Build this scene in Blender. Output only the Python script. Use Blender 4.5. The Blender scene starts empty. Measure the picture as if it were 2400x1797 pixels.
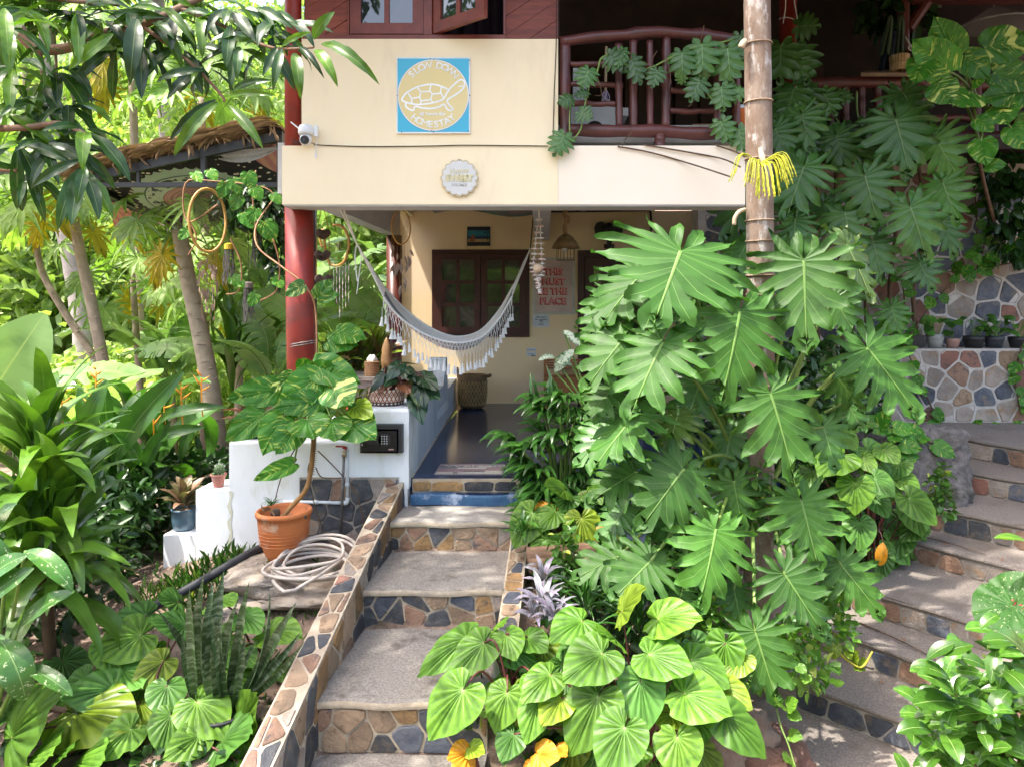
import bpy, math, random
import numpy as np
from mathutils import Vector, Matrix
R = math.radians
SC = bpy.context.scene
COL = SC.collection
rng = random.Random(7)
# ---------------------------------------------------------------- camera, sky, sun, exposure
VPX, VPY, FPX, EYE = 1265.0, 720.0, 1650.0, 1.33      # vanishing point, focal length (photo pixels), eye height above porch floor
cam = bpy.data.cameras.new('camera'); cam_o = bpy.data.objects.new('camera', cam); COL.objects.link(cam_o)
cam_o.location = (0, 0, EYE); cam_o.rotation_euler = (R(90), 0, 0)
cam.sensor_fit = 'HORIZONTAL'; cam.sensor_width = 36; cam.lens = FPX/2400*36
cam.shift_x = -(VPX-1200)/2400; cam.shift_y = (VPY-898.5)/2400
cam.clip_start = .05; cam.clip_end = 500
SC.camera = cam_o
SUN_DIR = Vector((-.36, -.20, .90)).normalized()       # towards the sun
wd = bpy.data.worlds.new('World'); SC.world = wd; wd.use_nodes = True
nt = wd.node_tree; bg = nt.nodes['Background']
sky = nt.nodes.new('ShaderNodeTexSky'); sky.sky_type = 'NISHITA'; sky.sun_disc = False
sky.sun_elevation = math.asin(SUN_DIR.z); sky.sun_rotation = math.atan2(SUN_DIR.x, SUN_DIR.y)
sky.air_density = 1.0; sky.dust_density = 5.0; sky.ozone_density = .6
nt.links.new(sky.outputs[0], bg.inputs[0]); bg.inputs[1].default_value = .15
sl = bpy.data.lights.new('sun', 'SUN'); sl.energy = 2.2; sl.angle = R(.9); sl.color = (1, .95, .86)
so = bpy.data.objects.new('sun', sl); COL.objects.link(so)
so.rotation_euler = (-SUN_DIR).to_track_quat('-Z', 'Y').to_euler(); so.location = SUN_DIR*40
vs = SC.view_settings; vs.view_transform = 'Standard'; vs.look = 'None'; vs.gamma = 1; vs.exposure = 2.2; vs.use_curve_mapping = False
SC.render.engine = 'CYCLES'
SC.cycles.max_bounces = 7; SC.cycles.diffuse_bounces = 4; SC.cycles.glossy_bounces = 3; SC.cycles.transmission_bounces = 4
SC.cycles.transparent_max_bounces = 6; SC.cycles.caustics_reflective = False; SC.cycles.caustics_refractive = False
SC.cycles.use_denoising = True
SC.cycles.sample_clamp_indirect = 6

# ---------------------------------------------------------------- helpers
def W(px, py, Y): return Vector(((px-VPX)*Y/FPX, Y, EYE-(py-VPY)*Y/FPX))
def PX(px, Y): return (px-VPX)*Y/FPX
def PZ(py, Y): return EYE-(py-VPY)*Y/FPX
class MB:
    def __init__(s): s.v = []; s.f = []; s.a = []; s.b = None
    def add(s, vs, fs, a=None):
        o = len(s.v); s.v += [tuple(p) for p in vs]; s.f += [tuple(i+o for i in f) for f in fs]
        s.a += list(a) if a is not None else [0.0]*len(vs); return s
    def box(s, x0, x1, y0, y1, z0, z1):
        v = [(x, y, z) for z in (z0, z1) for y in (y0, y1) for x in (x0, x1)]
        return s.add(v, [(0,2,3,1),(4,5,7,6),(0,1,5,4),(2,6,7,3),(0,4,6,2),(1,3,7,5)])
    def hexa(s, b, t):      # bottom quad, top quad, both counter-clockwise from above
        return s.add(list(b)+list(t), [(3,2,1,0),(4,5,6,7),(0,1,5,4),(1,2,6,5),(2,3,7,6),(3,0,4,7)])
    def bar(s, a, b, w, h, up=(0,0,1)):
        a, b = Vector(a), Vector(b); d = (b-a).normalized(); up = Vector(up)
        if abs(d.dot(up)) > .98: up = Vector((0,1,0))
        x = d.cross(up).normalized()*w/2; z = x.cross(d).normalized()*h/2
        v = [a-x-z, a+x-z, a+x+z, a-x+z, b-x-z, b+x-z, b+x+z, b-x+z]
        return s.add(v, [(3,2,1,0),(4,5,6,7),(0,1,5,4),(1,2,6,5),(2,3,7,6),(3,0,4,7)])
    def tube(s, pts, rad, seg=8, caps=True, a=0.0, jit=0, rg=None):
        pts = [Vector(p) for p in pts]; n = len(pts)
        if not hasattr(rad, '__len__'): rad = [rad]*n
        up = Vector((.31, .47, .83)); vs = []; fs = []
        t0 = (pts[1]-pts[0]).normalized(); u = t0.cross(up).normalized()
        for i, p in enumerate(pts):
            t = (pts[min(i+1, n-1)]-pts[max(i-1, 0)]).normalized()
            u = (u-t*u.dot(t)).normalized(); w = t.cross(u)
            for k in range(seg):
                c = 2*math.pi*k/seg; r = rad[i]*(1+(rg.uniform(-jit, jit) if rg else 0))
                vs.append(p+u*math.cos(c)*r+w*math.sin(c)*r)
        for i in range(n-1):
            for k in range(seg):
                k2 = (k+1) % seg; fs.append((i*seg+k, i*seg+k2, (i+1)*seg+k2, (i+1)*seg+k))
        if caps: fs.append(tuple(range(seg-1, -1, -1))); fs.append(tuple((n-1)*seg+k for k in range(seg)))
        return s.add(vs, fs, [a]*len(vs))
    def lathe(s, c, prof, seg=24, sx=1, sy=1):
        c = Vector(c); vs = []; fs = []; n = len(prof)
        for r, z in prof:
            for k in range(seg):
                t = 2*math.pi*k/seg; vs.append(c+Vector((r*sx*math.cos(t), r*sy*math.sin(t), z)))
        for i in range(n-1):
            for k in range(seg):
                k2 = (k+1) % seg; fs.append((i*seg+k, i*seg+k2, (i+1)*seg+k2, (i+1)*seg+k))
        fs.append(tuple(range(seg-1, -1, -1))); fs.append(tuple((n-1)*seg+k for k in range(seg)))
        return s.add(vs, fs)
    def grid(s, fn, nu, nv, a=None):
        vs = [fn(i/nu, j/nv) for j in range(nv+1) for i in range(nu+1)]
        fs = [(j*(nu+1)+i, j*(nu+1)+i+1, (j+1)*(nu+1)+i+1, (j+1)*(nu+1)+i) for j in range(nv) for i in range(nu)]
        return s.add(vs, fs, a)
    def prism(s, poly, y0, y1):      # polygon in x,z pushed from y0 to y1
        n = len(poly)
        vs = [(x, y0, z) for x, z in poly]+[(x, y1, z) for x, z in poly]
        return s.add(vs, [tuple(range(n)), tuple(range(2*n-1, n-1, -1))]+[(i, i+n, (i+1) % n+n, (i+1) % n) for i in range(n)])
    def mesh(s, name, smooth=False):
        m = bpy.data.meshes.new(name); m.from_pydata(s.v, [], s.f)
        if any(s.a): m.attributes.new('vn', 'FLOAT', 'POINT').data.foreach_set('value', s.a)
        if s.b: m.attributes.new('pl', 'FLOAT', 'POINT').data.foreach_set('value', s.b)
        if smooth: m.shade_smooth()
        m.update(); return m
def tag(o, label=None, cat=None, group=None, kind=None):
    if label: o['label'] = label
    if cat: o['category'] = cat
    if group: o['group'] = group
    if kind: o['kind'] = kind
    return o
def thing(name, label, cat, loc=(0,0,0), group=None, kind=None):
    o = bpy.data.objects.new(name, None); o.empty_display_size = .1; COL.objects.link(o); o.location = loc
    o['inv'] = [-c for c in loc]
    return tag(o, label, cat, group, kind)
def part(name, g, m, parent=None, mw=None, smooth=False, label=None, kind=None):
    me = g.mesh(name, smooth) if isinstance(g, MB) else g
    if m is not None and (not me.materials): me.materials.append(m)
    o = bpy.data.objects.new(name, me); COL.objects.link(o)
    if m is not None and me.materials[0] is not m:
        o.material_slots[0].link = 'OBJECT'; o.material_slots[0].material = m
    if parent:
        o.parent = parent
        if 'inv' in parent: o.matrix_parent_inverse = Matrix.Translation(Vector(parent['inv']))
        elif 'minv' in parent: o.matrix_parent_inverse = Matrix([parent['minv'][i*4:i*4+4] for i in range(4)])
    if mw is not None:
        o.matrix_basis = mw
        o['minv'] = [c for r in mw.inverted_safe() for c in r]
    if label: o['label'] = label
    if kind: o['kind'] = kind
    return o
def solo(name, g, m, label, cat, group=None, kind=None, mw=None, smooth=False):
    return tag(part(name, g, m, None, mw, smooth), label, cat, group, kind)
def struct(name, g, m, smooth=False): return tag(part(name, g, m, None, None, smooth), kind='structure')
def bez(p0, p1, p2, n=8):
    p0, p1, p2 = Vector(p0), Vector(p1), Vector(p2)
    return [p0*(1-t)**2+p1*2*t*(1-t)+p2*t*t for t in [i/n for i in range(n+1)]]
def spline(pts, n=5):
    pts = [Vector(p) for p in pts]; out = []
    for i in range(len(pts)-1):
        a, b, c, d = pts[max(i-1, 0)], pts[i], pts[i+1], pts[min(i+2, len(pts)-1)]
        for k in range(n):
            t = k/n
            out.append(.5*((2*b)+(c-a)*t+(2*a-5*b+4*c-d)*t*t+(3*b-a-3*c+d)*t**3))
    out.append(pts[-1]); return out
_tc = {}
def text_mesh(s, size=1.0, bold=0.0, ext=.002, shear=0.0):
    k = (s, size, bold, ext, shear)
    if k not in _tc:
        c = bpy.data.curves.new('lettering', 'FONT'); c.body = s; c.size = size; c.offset = bold; c.extrude = ext; c.shear = shear
        c.align_x = 'CENTER'; c.align_y = 'CENTER'; c.resolution_u = 3
        o = bpy.data.objects.new('lettering', c); COL.objects.link(o)
        dg = bpy.context.evaluated_depsgraph_get()
        _tc[k] = bpy.data.meshes.new_from_object(o.evaluated_get(dg)); bpy.data.objects.remove(o)
    return _tc[k]
FACE = Matrix.Rotation(R(90), 4, 'X')       # text lying in x,y turned to face the camera
def lettering(name, s, p, size, m, parent, bold=0, ext=.002, rot=0, sx=1):
    return part(name, text_mesh(s, size, bold, ext).copy(), m, parent, Matrix.Translation(Vector(p)) @ FACE @ Matrix.Rotation(rot, 4, 'Z') @ Matrix.Diagonal((sx, 1, 1, 1)))

# ---------------------------------------------------------------- materials
def _nm(name):
    m = bpy.data.materials.new(name); m.use_nodes = True; t = m.node_tree
    return m, t, t.nodes['Principled BSDF'], t.nodes.new, t.links.new
def c4(c): return (c[0], c[1], c[2], 1)
def mixc(t, fac, a, b, mode='MIX'):
    n = t.nodes.new('ShaderNodeMix'); n.data_type = 'RGBA'; n.blend_type = mode
    for sock, v in ((n.inputs[0], fac), (n.inputs[6], a), (n.inputs[7], b)):
        if hasattr(v, 'is_output'): t.links.new(v, sock)
        else: sock.default_value = v if not isinstance(v, tuple) else c4(v)
    return n.outputs[2]
def mth(t, op, a, b=0.0, c=None, clamp=False):
    n = t.nodes.new('ShaderNodeMath'); n.operation = op; n.use_clamp = clamp
    for i, v in enumerate((a, b) if c is None else (a, b, c)):
        if hasattr(v, 'is_output'): t.links.new(v, n.inputs[i])
        else: n.inputs[i].default_value = v
    return n.outputs[0]
def ramp(t, v, lo, hi):
    n = t.nodes.new('ShaderNodeMapRange'); n.interpolation_type = 'SMOOTHSTEP'; t.links.new(v, n.inputs[0])
    n.inputs[1].default_value = lo; n.inputs[2].default_value = hi; return n.outputs[0]
def noise(t, scale, detail=4, rough=.6, vec=None, w=None, stretch=None):
    n = t.nodes.new('ShaderNodeTexNoise'); n.inputs['Scale'].default_value = scale; n.inputs['Detail'].default_value = detail
    n.inputs['Roughness'].default_value = rough
    if vec is None: vec = t.nodes.new('ShaderNodeTexCoord').outputs['Object']
    if stretch:
        mp = t.nodes.new('ShaderNodeMapping'); mp.inputs['Scale'].default_value = stretch; t.links.new(vec, mp.inputs[0]); vec = mp.outputs[0]
    t.links.new(vec, n.inputs['Vector'])
    if w is not None: n.noise_dimensions = '4D'; t.links.new(w, n.inputs['W'])
    return n.outputs['Fac']
def M(name, c, c2=None, sc=6, rough=.7, bump=0, bsc=60, metal=0, spec=.5, stretch=None, c3=None, sc3=1.2, rnd=0, lo=.35, hi=.65, bd=.01):
    m, t, b, new, link = _nm(name)
    b.inputs['Roughness'].default_value = rough; b.inputs['Metallic'].default_value = metal; b.inputs['Specular IOR Level'].default_value = spec
    if c2 is None: c2 = tuple(x*.8 for x in c)
    col = mixc(t, ramp(t, noise(t, sc, 5, .65, stretch=stretch), lo, hi), c, c2)
    if c3: col = mixc(t, ramp(t, noise(t, sc3, 4, .7, stretch=stretch), .52, .68), col, c3)
    if rnd:
        oi = new('ShaderNodeObjectInfo')
        col = mixc(t, 1.0, col, mixc(t, oi.outputs['Random'], (1-rnd,)*3, (1+rnd, 1+rnd*.9, 1+rnd*.75)), 'MULTIPLY')
    link(col, b.inputs['Base Color'])
    if bump:
        n = new('ShaderNodeBump'); n.inputs['Strength'].default_value = bump; n.inputs['Distance'].default_value = bd
        link(noise(t, bsc, 6, .7, stretch=stretch), n.inputs['Height']); link(n.outputs[0], b.inputs['Normal'])
    return m
def glassy(name, c=(.02,.025,.03), rough=.03, alpha=1.0, ior=1.9):
    m, t, b, new, link = _nm(name); b.inputs['Base Color'].default_value = c4(c); b.inputs['Roughness'].default_value = rough
    b.inputs['IOR'].default_value = ior; b.inputs['Alpha'].default_value = alpha; return m
def leafmat(name, c, c2=None, vein=None, rough=.35, trans=.3, kind='', c3=None, vlo=.95, vhi=.995, rnd=.35, spec=.5):
    """green leaf: colour varies from leaf to leaf, light veins where the mesh marks them, lets light through"""
    m, t, b, new, link = _nm(name)
    if c2 is None: c2 = tuple(x*.62 for x in c)
    oi = new('ShaderNodeObjectInfo'); rv = oi.outputs['Random']
    at = new('ShaderNodeAttribute'); at.attribute_name = 'vn'
    tc = new('ShaderNodeTexCoord').outputs['Object']; sx = new('ShaderNodeSeparateXYZ'); link(tc, sx.inputs[0])
    col = mixc(t, rv, c, c2)
    w = mth(t, 'MULTIPLY', rv, 37.0)
    if kind == 'cloud':       # thousands of leaves in one mesh: the colour comes with the leaf
        col = mixc(t, at.outputs['Fac'], c, c2)
        if c3: col = mixc(t, ramp(t, at.outputs['Fac'], .9, 1.0), col, c3)
    else:
        col = mixc(t, ramp(t, noise(t, 5, 3, .6, w=w), .4, .75), col, tuple(x*.7 for x in c2))
        if kind != 'bands': col = mixc(t, ramp(t, noise(t, 15, 4, .75, w=w), .69, .74), col, (.20,.17,.04))
    if kind in ('varieg', 'varieg2'):
        ay = mth(t, 'ABSOLUTE', sx.outputs[1])
        cx = mth(t, 'SUBTRACT', sx.outputs[0], mth(t, 'MULTIPLY', ay, .75))
        cb = new('ShaderNodeCombineXYZ'); link(mth(t, 'MULTIPLY', cx, 13.0), cb.inputs[0]); link(mth(t, 'MULTIPLY', sx.outputs[1], 2.8), cb.inputs[1])
        n1 = noise(t, 1.0, 5, .75, vec=cb.outputs[0], w=w)
        col = mixc(t, ramp(t, n1, .545, .61), col, c3)
        if kind == 'varieg2':
            cb2 = new('ShaderNodeCombineXYZ'); link(mth(t, 'MULTIPLY', cx, 3.0), cb2.inputs[0]); link(mth(t, 'MULTIPLY', sx.outputs[1], 1.6), cb2.inputs[1])
            col = mixc(t, ramp(t, noise(t, 1.0, 2, .5, vec=cb2.outputs[0], w=w), .58, .61), col, tuple(min(1, x*1.25) for x in c3))
    if kind == 'spots':
        col = mixc(t, ramp(t, noise(t, 24, 3, .7, w=w, stretch=(.6,1,1)), .58, .66), col, c3)
    if kind == 'centre':
        f = mth(t, 'SUBTRACT', noise(t, 14, 4, .7, w=w), mth(t, 'MULTIPLY', mth(t, 'ABSOLUTE', sx.outputs[1]), 1.2))
        col = mixc(t, ramp(t, f, .34, .46), col, c3)
    if kind == 'bands':
        col = mixc(t, ramp(t, noise(t, 1.0, 4, .6, w=w, stretch=(34,5,1)), .47, .6), col, c3)
    if kind == 'edge':
        f = mth(t, 'SUBTRACT', mth(t, 'ADD', at.outputs['Fac'], noise(t, 6, 3, .6, w=w)), .1)
        col = mixc(t, ramp(t, f, .3, .08), col, c3)
    if kind == 'stripe':
        col = mixc(t, ramp(t, noise(t, 1.0, 2, .5, w=w, stretch=(1.5,42,1)), .45, .6), col, c3)
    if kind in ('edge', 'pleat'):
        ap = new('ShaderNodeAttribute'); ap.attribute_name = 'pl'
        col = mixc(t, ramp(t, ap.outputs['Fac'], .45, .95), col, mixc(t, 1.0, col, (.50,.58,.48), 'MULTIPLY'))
    if vein and kind != 'cloud': col = mixc(t, ramp(t, at.outputs['Fac'], vlo, vhi), col, vein)
    if rnd: col = mixc(t, 1.0, col, mixc(t, mth(t, 'FRACT', mth(t, 'MULTIPLY', rv, 7.31)), (1-rnd,)*3, (1+rnd,)*3), 'MULTIPLY')
    link(col, b.inputs['Base Color']); b.inputs['Roughness'].default_value = rough; b.inputs['Specular IOR Level'].default_value = spec
    if trans:
        tr = new('ShaderNodeBsdfTranslucent'); link(mixc(t, 1.0, col, (1.5, 1.75, .7), 'MULTIPLY'), tr.inputs[0])
        ms = new('ShaderNodeMixShader'); ms.inputs[0].default_value = trans
        link(b.outputs[0], ms.inputs[1]); link(tr.outputs[0], ms.inputs[2])
        link(ms.outputs[0], t.nodes['Material Output'].inputs[0])
    return m
# ---------------------------------------------------------------- shared materials
m_soil = M('soil', (.16,.11,.08), (.28,.20,.15), 7, .95, .8, 30, c3=(.10,.075,.05), sc3=1.7, bd=.03)
m_hill = M('hill soil', (.03,.05,.015), (.06,.08,.03), 2, .95, .5, 10)
m_cream = M('cream paint', (.86,.73,.50), (.87,.75,.53), 2.2, .8, .12, 90, c3=(.81,.69,.48), sc3=1.6, stretch=(1.6,1,.55))
m_offwhite = M('off-white paint', (.86,.75,.61), (.87,.77,.64), 2.2, .8, .12, 90)
m_peach = M('peach paint', (.90,.70,.42), (.88,.69,.44), 1.6, .8, .1, 80, c3=(.88,.68,.47), sc3=.8)
m_white = M('white limewash', (.80,.83,.86), (.75,.78,.82), 3, .8, .25, 40, c3=(.66,.69,.66), sc3=2.3, stretch=(1.5,1,.6))
m_grey = M('grey concrete paint', (.52,.53,.53), (.46,.47,.47), 3, .85, .15, 50)
m_pillar = M('red pillar paint', (.30,.030,.018), (.22,.024,.015), 7, .45, .25, 18, c3=(.20,.035,.025), sc3=3.5)
m_wood = M('red stained wood', (.25,.060,.036), (.16,.036,.024), 5, .55, .35, 22, stretch=(1,1,7), rnd=.18)
m_frame = M('dark red wood', (.20,.047,.030), (.14,.03,.02), 6, .45, .2, 30)
m_dframe = M('maroon wood', (.075,.018,.014), (.05,.012,.01), 6, .45, .15, 30)
m_log = M('maroon painted log', (.115,.034,.030), (.075,.024,.022), 6, .38, .35, 12, rnd=.15)
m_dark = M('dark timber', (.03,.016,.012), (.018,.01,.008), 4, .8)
m_glass = glassy('window glass')
m_black = M('black metal', (.018,.019,.021), (.012,.012,.014), 10, .45)
m_blackpl = M('black plastic', (.02,.021,.024), (.03,.03,.033), 10, .5)
m_cable = M('black cable', (.015,.013,.012), None, 8, .6)
m_blue = M('glossy blue floor', (.008,.020,.062), (.012,.030,.085), 1.5, .16, .06, 6, spec=.35)
m_blueworn = M('worn blue paint', (.02,.075,.17), (.035,.11,.22), 9, .5, .3, 30, c3=(.30,.36,.48), sc3=7)
m_conc = M('washed pebble concrete', (.29,.262,.23), (.18,.162,.142), 80, .95, .9, 90, lo=.38, hi=.62, c3=(.11,.095,.08), sc3=3.2, bd=.006)
m_concl = M('smooth worn concrete', (.34,.315,.285), (.26,.24,.215), 30, .9, .4, 60, c3=(.24,.215,.19), sc3=3.1)
m_mortar = M('pale mortar', (.46,.385,.285), (.36,.295,.215), 14, .95, .7, 45, c3=(.34,.29,.23), sc3=4)
m_mortarg = M('grey mortar', (.40,.36,.31), (.28,.25,.21), 12, .95, .7, 45, c3=(.15,.13,.11), sc3=3)
m_mortarw = M('white mortar', (.50,.465,.43), (.39,.36,.33), 14, .95, .6, 45)
STN = [M('slate stone', (.030,.034,.042), (.065,.07,.08), 9, .6, .6, 24, c3=(.12,.10,.08), sc3=11, bd=.03, rnd=.3),
       M('blue slate', (.045,.055,.08), (.10,.11,.135), 7, .6, .6, 24, c3=(.16,.13,.10), sc3=9, bd=.03, rnd=.3),
       M('ochre stone', (.33,.20,.085), (.23,.135,.06), 8, .75, .7, 26, c3=(.12,.09,.06), sc3=13, bd=.03, rnd=.25),
       M('tan stone', (.34,.24,.155), (.25,.175,.115), 7, .8, .7, 26, c3=(.16,.10,.06), sc3=12, bd=.03, rnd=.22),
       M('brown stone', (.22,.125,.08), (.30,.19,.13), 7, .8, .7, 26, c3=(.10,.085,.08), sc3=12, bd=.03, rnd=.22),
       M('grey stone', (.23,.20,.175), (.33,.28,.24), 7, .8, .7, 26, c3=(.28,.17,.09), sc3=9, bd=.03, rnd=.2),
       M('red stone', (.27,.125,.09), (.20,.10,.075), 7, .8, .7, 26, c3=(.10,.075,.065), sc3=12, bd=.03, rnd=.2)]
# ---------------------------------------------------------------- stone veneer: convex cells pushed out of the mortar
def clip(poly, n, d):
    out = []
    for i in range(len(poly)):
        a, b = poly[i], poly[(i+1) % len(poly)]
        da, db = a[0]*n[0]+a[1]*n[1]-d, b[0]*n[0]+b[1]*n[1]-d
        if da <= 0: out.append(a)
        if (da < 0 < db) or (db < 0 < da):
            t = da/(da-db); out.append((a[0]+(b[0]-a[0])*t, a[1]+(b[1]-a[1])*t))
    return out
def cells(poly, size, seed, gap=.014, asp=1.35, jit=.42):
    rg = random.Random(seed)
    xs = [p[0] for p in poly]; ys = [p[1] for p in poly]
    w, h = size*asp, size/asp**.5
    pts = []; j = 0; y = min(ys)+h*.5
    ny = max(1, round((max(ys)-min(ys))/h)); h = (max(ys)-min(ys))/ny
    for j in range(ny):
        nx = max(1, round((max(xs)-min(xs))/w)+rg.choice((0,0,1))); ww = (max(xs)-min(xs))/nx
        off = rg.uniform(-.4, .4)*ww
        for i in range(-1, nx+1):
            pts.append((min(xs)+(i+.5)*ww+off+rg.uniform(-jit, jit)*ww, min(ys)+(j+.5)*h+rg.uniform(-jit, jit)*h*.8))
    # margin: pull region edges in by half the joint
    n = len(poly); area = sum(poly[i][0]*poly[(i+1) % n][1]-poly[(i+1) % n][0]*poly[i][1] for i in range(n))
    reg = list(poly)
    for i in range(n):
        a, b = poly[i], poly[(i+1) % n]; e = (b[0]-a[0], b[1]-a[1]); L = math.hypot(*e) or 1
        nn = (e[1]/L, -e[0]/L) if area > 0 else (-e[1]/L, e[0]/L)
        reg = clip(reg, nn, a[0]*nn[0]+a[1]*nn[1]-gap*.55)
    res = []
    for i, p in enumerate(pts):
        c = reg
        for k, q in enumerate(pts):
            if k == i or not c: continue
            d = (q[0]-p[0], q[1]-p[1]); L = math.hypot(*d)
            if L < 1e-6 or L > size*5: continue
            nn = (d[0]/L, d[1]/L); m = ((p[0]+q[0])/2, (p[1]+q[1])/2)
            c = clip(c, nn, m[0]*nn[0]+m[1]*nn[1]-gap*rg.uniform(.35, .75))
        if len(c) < 3: continue
        A = abs(sum(c[k][0]*c[(k+1) % len(c)][1]-c[(k+1) % len(c)][0]*c[k][1] for k in range(len(c))))/2
        if A < size*size*.10: continue
        # cut the corners so that the pieces look broken, not machined
        r = []
        for k in range(len(c)):
            a, b, d = c[k-1], c[k], c[(k+1) % len(c)]
            f = rg.uniform(.06, .2)
            r.append((b[0]+(a[0]-b[0])*f, b[1]+(a[1]-b[1])*f)); r.append((b[0]+(d[0]-b[0])*f, b[1]+(d[1]-b[1])*f))
        res.append(r)
    return res
def veneer(parent, poly, fn, nrm, size, seed, mats, gap=.014, asp=1.35, out=.012):
    """poly in (u,v); fn(u,v) gives the point on the mortar face, nrm the outward direction"""
    rg = random.Random(seed*3+1); nrm = Vector(nrm).normalized()
    for r in cells(poly, size, seed, gap, asp):
        cx = sum(p[0] for p in r)/len(r); cy = sum(p[1] for p in r)/len(r)
        k = len(r); h = out*rg.uniform(.45, 1.0); tlt = (rg.uniform(-.05, .05), rg.uniform(-.05, .05))
        v = [Vector(fn(*p))-nrm*.012 for p in r]
        v += [Vector(fn(*p))+nrm*h*.65 for p in r]
        v += [Vector(fn(cx+(p[0]-cx)*.93, cy+(p[1]-cy)*.93))+nrm*(h+(p[0]-cx)*tlt[0]+(p[1]-cy)*tlt[1]) for p in r]
        fs = [(i, (i+1) % k, k+(i+1) % k, k+i) for i in range(k)]+[(k+i, k+(i+1) % k, 2*k+(i+1) % k, 2*k+i) for i in range(k)]+[tuple(range(2*k, 3*k))]
        # orientation
        fnv = (v[2*k+1]-v[2*k]).cross(v[2*k+2]-v[2*k+1])
        if fnv.dot(nrm) < 0: fs = [tuple(reversed(f)) for f in fs]
        part('stone', MB().add(v, fs), STN[rg.choice(mats)], parent)
MIXC = (0,0,2,2,3,3,4,5,0,1)
MIXR = (0,1,1,3,4,5,5,6,4)
MIXW = (1,1,5,5,3,4,6,1,5)
# ---------------------------------------------------------------- ground
def gz(x, y):
    def sm(a, b, t):
        t = min(1, max(0, (t-a)/(b-a))); return t*t*(3-2*t)
    left = -.45-.20*max(0, 5.2-y)-.20*min(1.4, max(0, -x-1.75))
    left -= .09*max(0, min(y, 16)-5.6)
    right = -.36-.34*max(0, 5.0-y)
    right = max(right, -1.35)
    mid = -.33 if y > 5 else -.55 if y > 4.3 else -.78 if y > 3.5 else -1.05
    if x < -1.25: z = left
    elif x < -1.08: z = left+(min(mid, left)-left)*sm(-1.25, -1.08, x)
    elif x < -.12: z = mid
    elif x < .02: z = mid+(right-mid)*sm(-.12, .02, x)
    else: z = right
    xl = 1.40+(y-4.45)*.98          # edge of the curved flight: the ground drops under its treads
    if x > xl-.3 and 0 < y < 8.6:
        st = -1.05+(.5*x+.85*y-4.6)*.30-.34
        z += (min(z, st)-z)*sm(xl-.3, xl-.02, x)
    z += .025*math.sin(x*3.1+y*1.7)*math.sin(y*2.3-x*.7)*(1 if not -1.3 < x < .05 else 0)
    if y > 17: z += (y-17)*.58+.5*math.sin(x*.35)*min(1, (y-17)/6)
    z -= max(0, 2.6-y)*.2 if y > -4 else 1.32
    return z
def axis(a, b, na, lo, hi, n):
    mid = [lo+(hi-lo)*i/n for i in range(n+1)]
    l = [a+(lo-a)*(i/na) for i in range(na)]; r = [hi+(b-hi)*((i+1)/na) for i in range(na)]
    return l+mid+r
gx = axis(-90, 90, 30, -6, 5, 110); gy = axis(-40, 70, 26, 2.2, 9, 70)
g = MB(); nx, ny = len(gx), len(gy)
g.add([(x, y, gz(x, y)) for y in gy for x in gx], [(j*nx+i, j*nx+i+1, (j+1)*nx+i+1, (j+1)*nx+i) for j in range(ny-1) for i in range(nx-1)])
struct('ground', g, m_soil, True)
# ---------------------------------------------------------------- the house
FY = 5.45                                  # front of the beam
house = thing('house', 'two-storey cream house with red wooden upper floor and open porch', 'house', (0, 8, 0))
bL, bR, bB, bT = PX(661, FY), PX(1710, FY), PZ(480, FY), PZ(342, FY)
xs = PX(1308, FY)
g = MB().box(bL, xs, FY, FY+.24, bB, bT); part('front_beam', g, m_cream, house)
g = MB().box(xs+.0015, bR+.12, FY, FY+.24, bB, bT); part('front_beam', g, m_offwhite, house, label='whiter half of the beam under the balcony')
part('beam_soffit', MB().box(bL+.01, bR+.12, FY+.01, FY+.238, bB-.012, bB-.001), m_grey, house)
UY = 5.49
part('facade_wall', MB().box(PX(707, UY), PX(1308, UY), UY, UY+.15, bT+.002, PZ(92, UY)), m_cream, house)
part('side_wall', MB().box(PX(707, UY), PX(707, UY)+.12, UY+.152, 9.7, bT+.002, 5.0), m_cream, house)
part('floor_slab', MB().box(bL+.05, bR+.12, FY+.245, 9.9, 2.66, 2.80), m_grey, house)
# beams under the slab
g = MB().hexa([(PX(736,6.46)-.05,5.70,2.25),(PX(777,6.46)-.05,5.70,2.25),(PX(931,9),9.2,2.25),(PX(904,9),9.2,2.25)],
              [(PX(736,6.46)-.05,5.70,2.66),(PX(777,6.46)-.05,5.70,2.66),(PX(931,9),9.2,2.66),(PX(904,9),9.2,2.66)])
part('ceiling_beam', g, m_grey, house)
g = MB().hexa([(PX(1246,6.4),5.70,2.25),(PX(1290,6.4),5.70,2.25),(PX(1289,9.1),9.72,2.25),(PX(1254,9.1),9.72,2.25)],
              [(PX(1246,6.4),5.70,2.66),(PX(1290,6.4),5.70,2.66),(PX(1289,9.1),9.72,2.66),(PX(1254,9.1),9.72,2.66)])
part('ceiling_beam', g, m_grey, house)
# cloth glued under the ceiling
m_cloth0 = M('faded ceiling cloth', (.30,.20,.22), (.12,.22,.20), 3, .9, c3=(.05,.05,.05), sc3=2)
part('ceiling_cloth', MB().grid(lambda u, v: (-1.4+2.0*u, 6.2+3.2*v, 2.63-.05*math.sin(u*9)*math.sin(v*5)-.05), 16, 16), m_cloth0, house, smooth=True)
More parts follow.
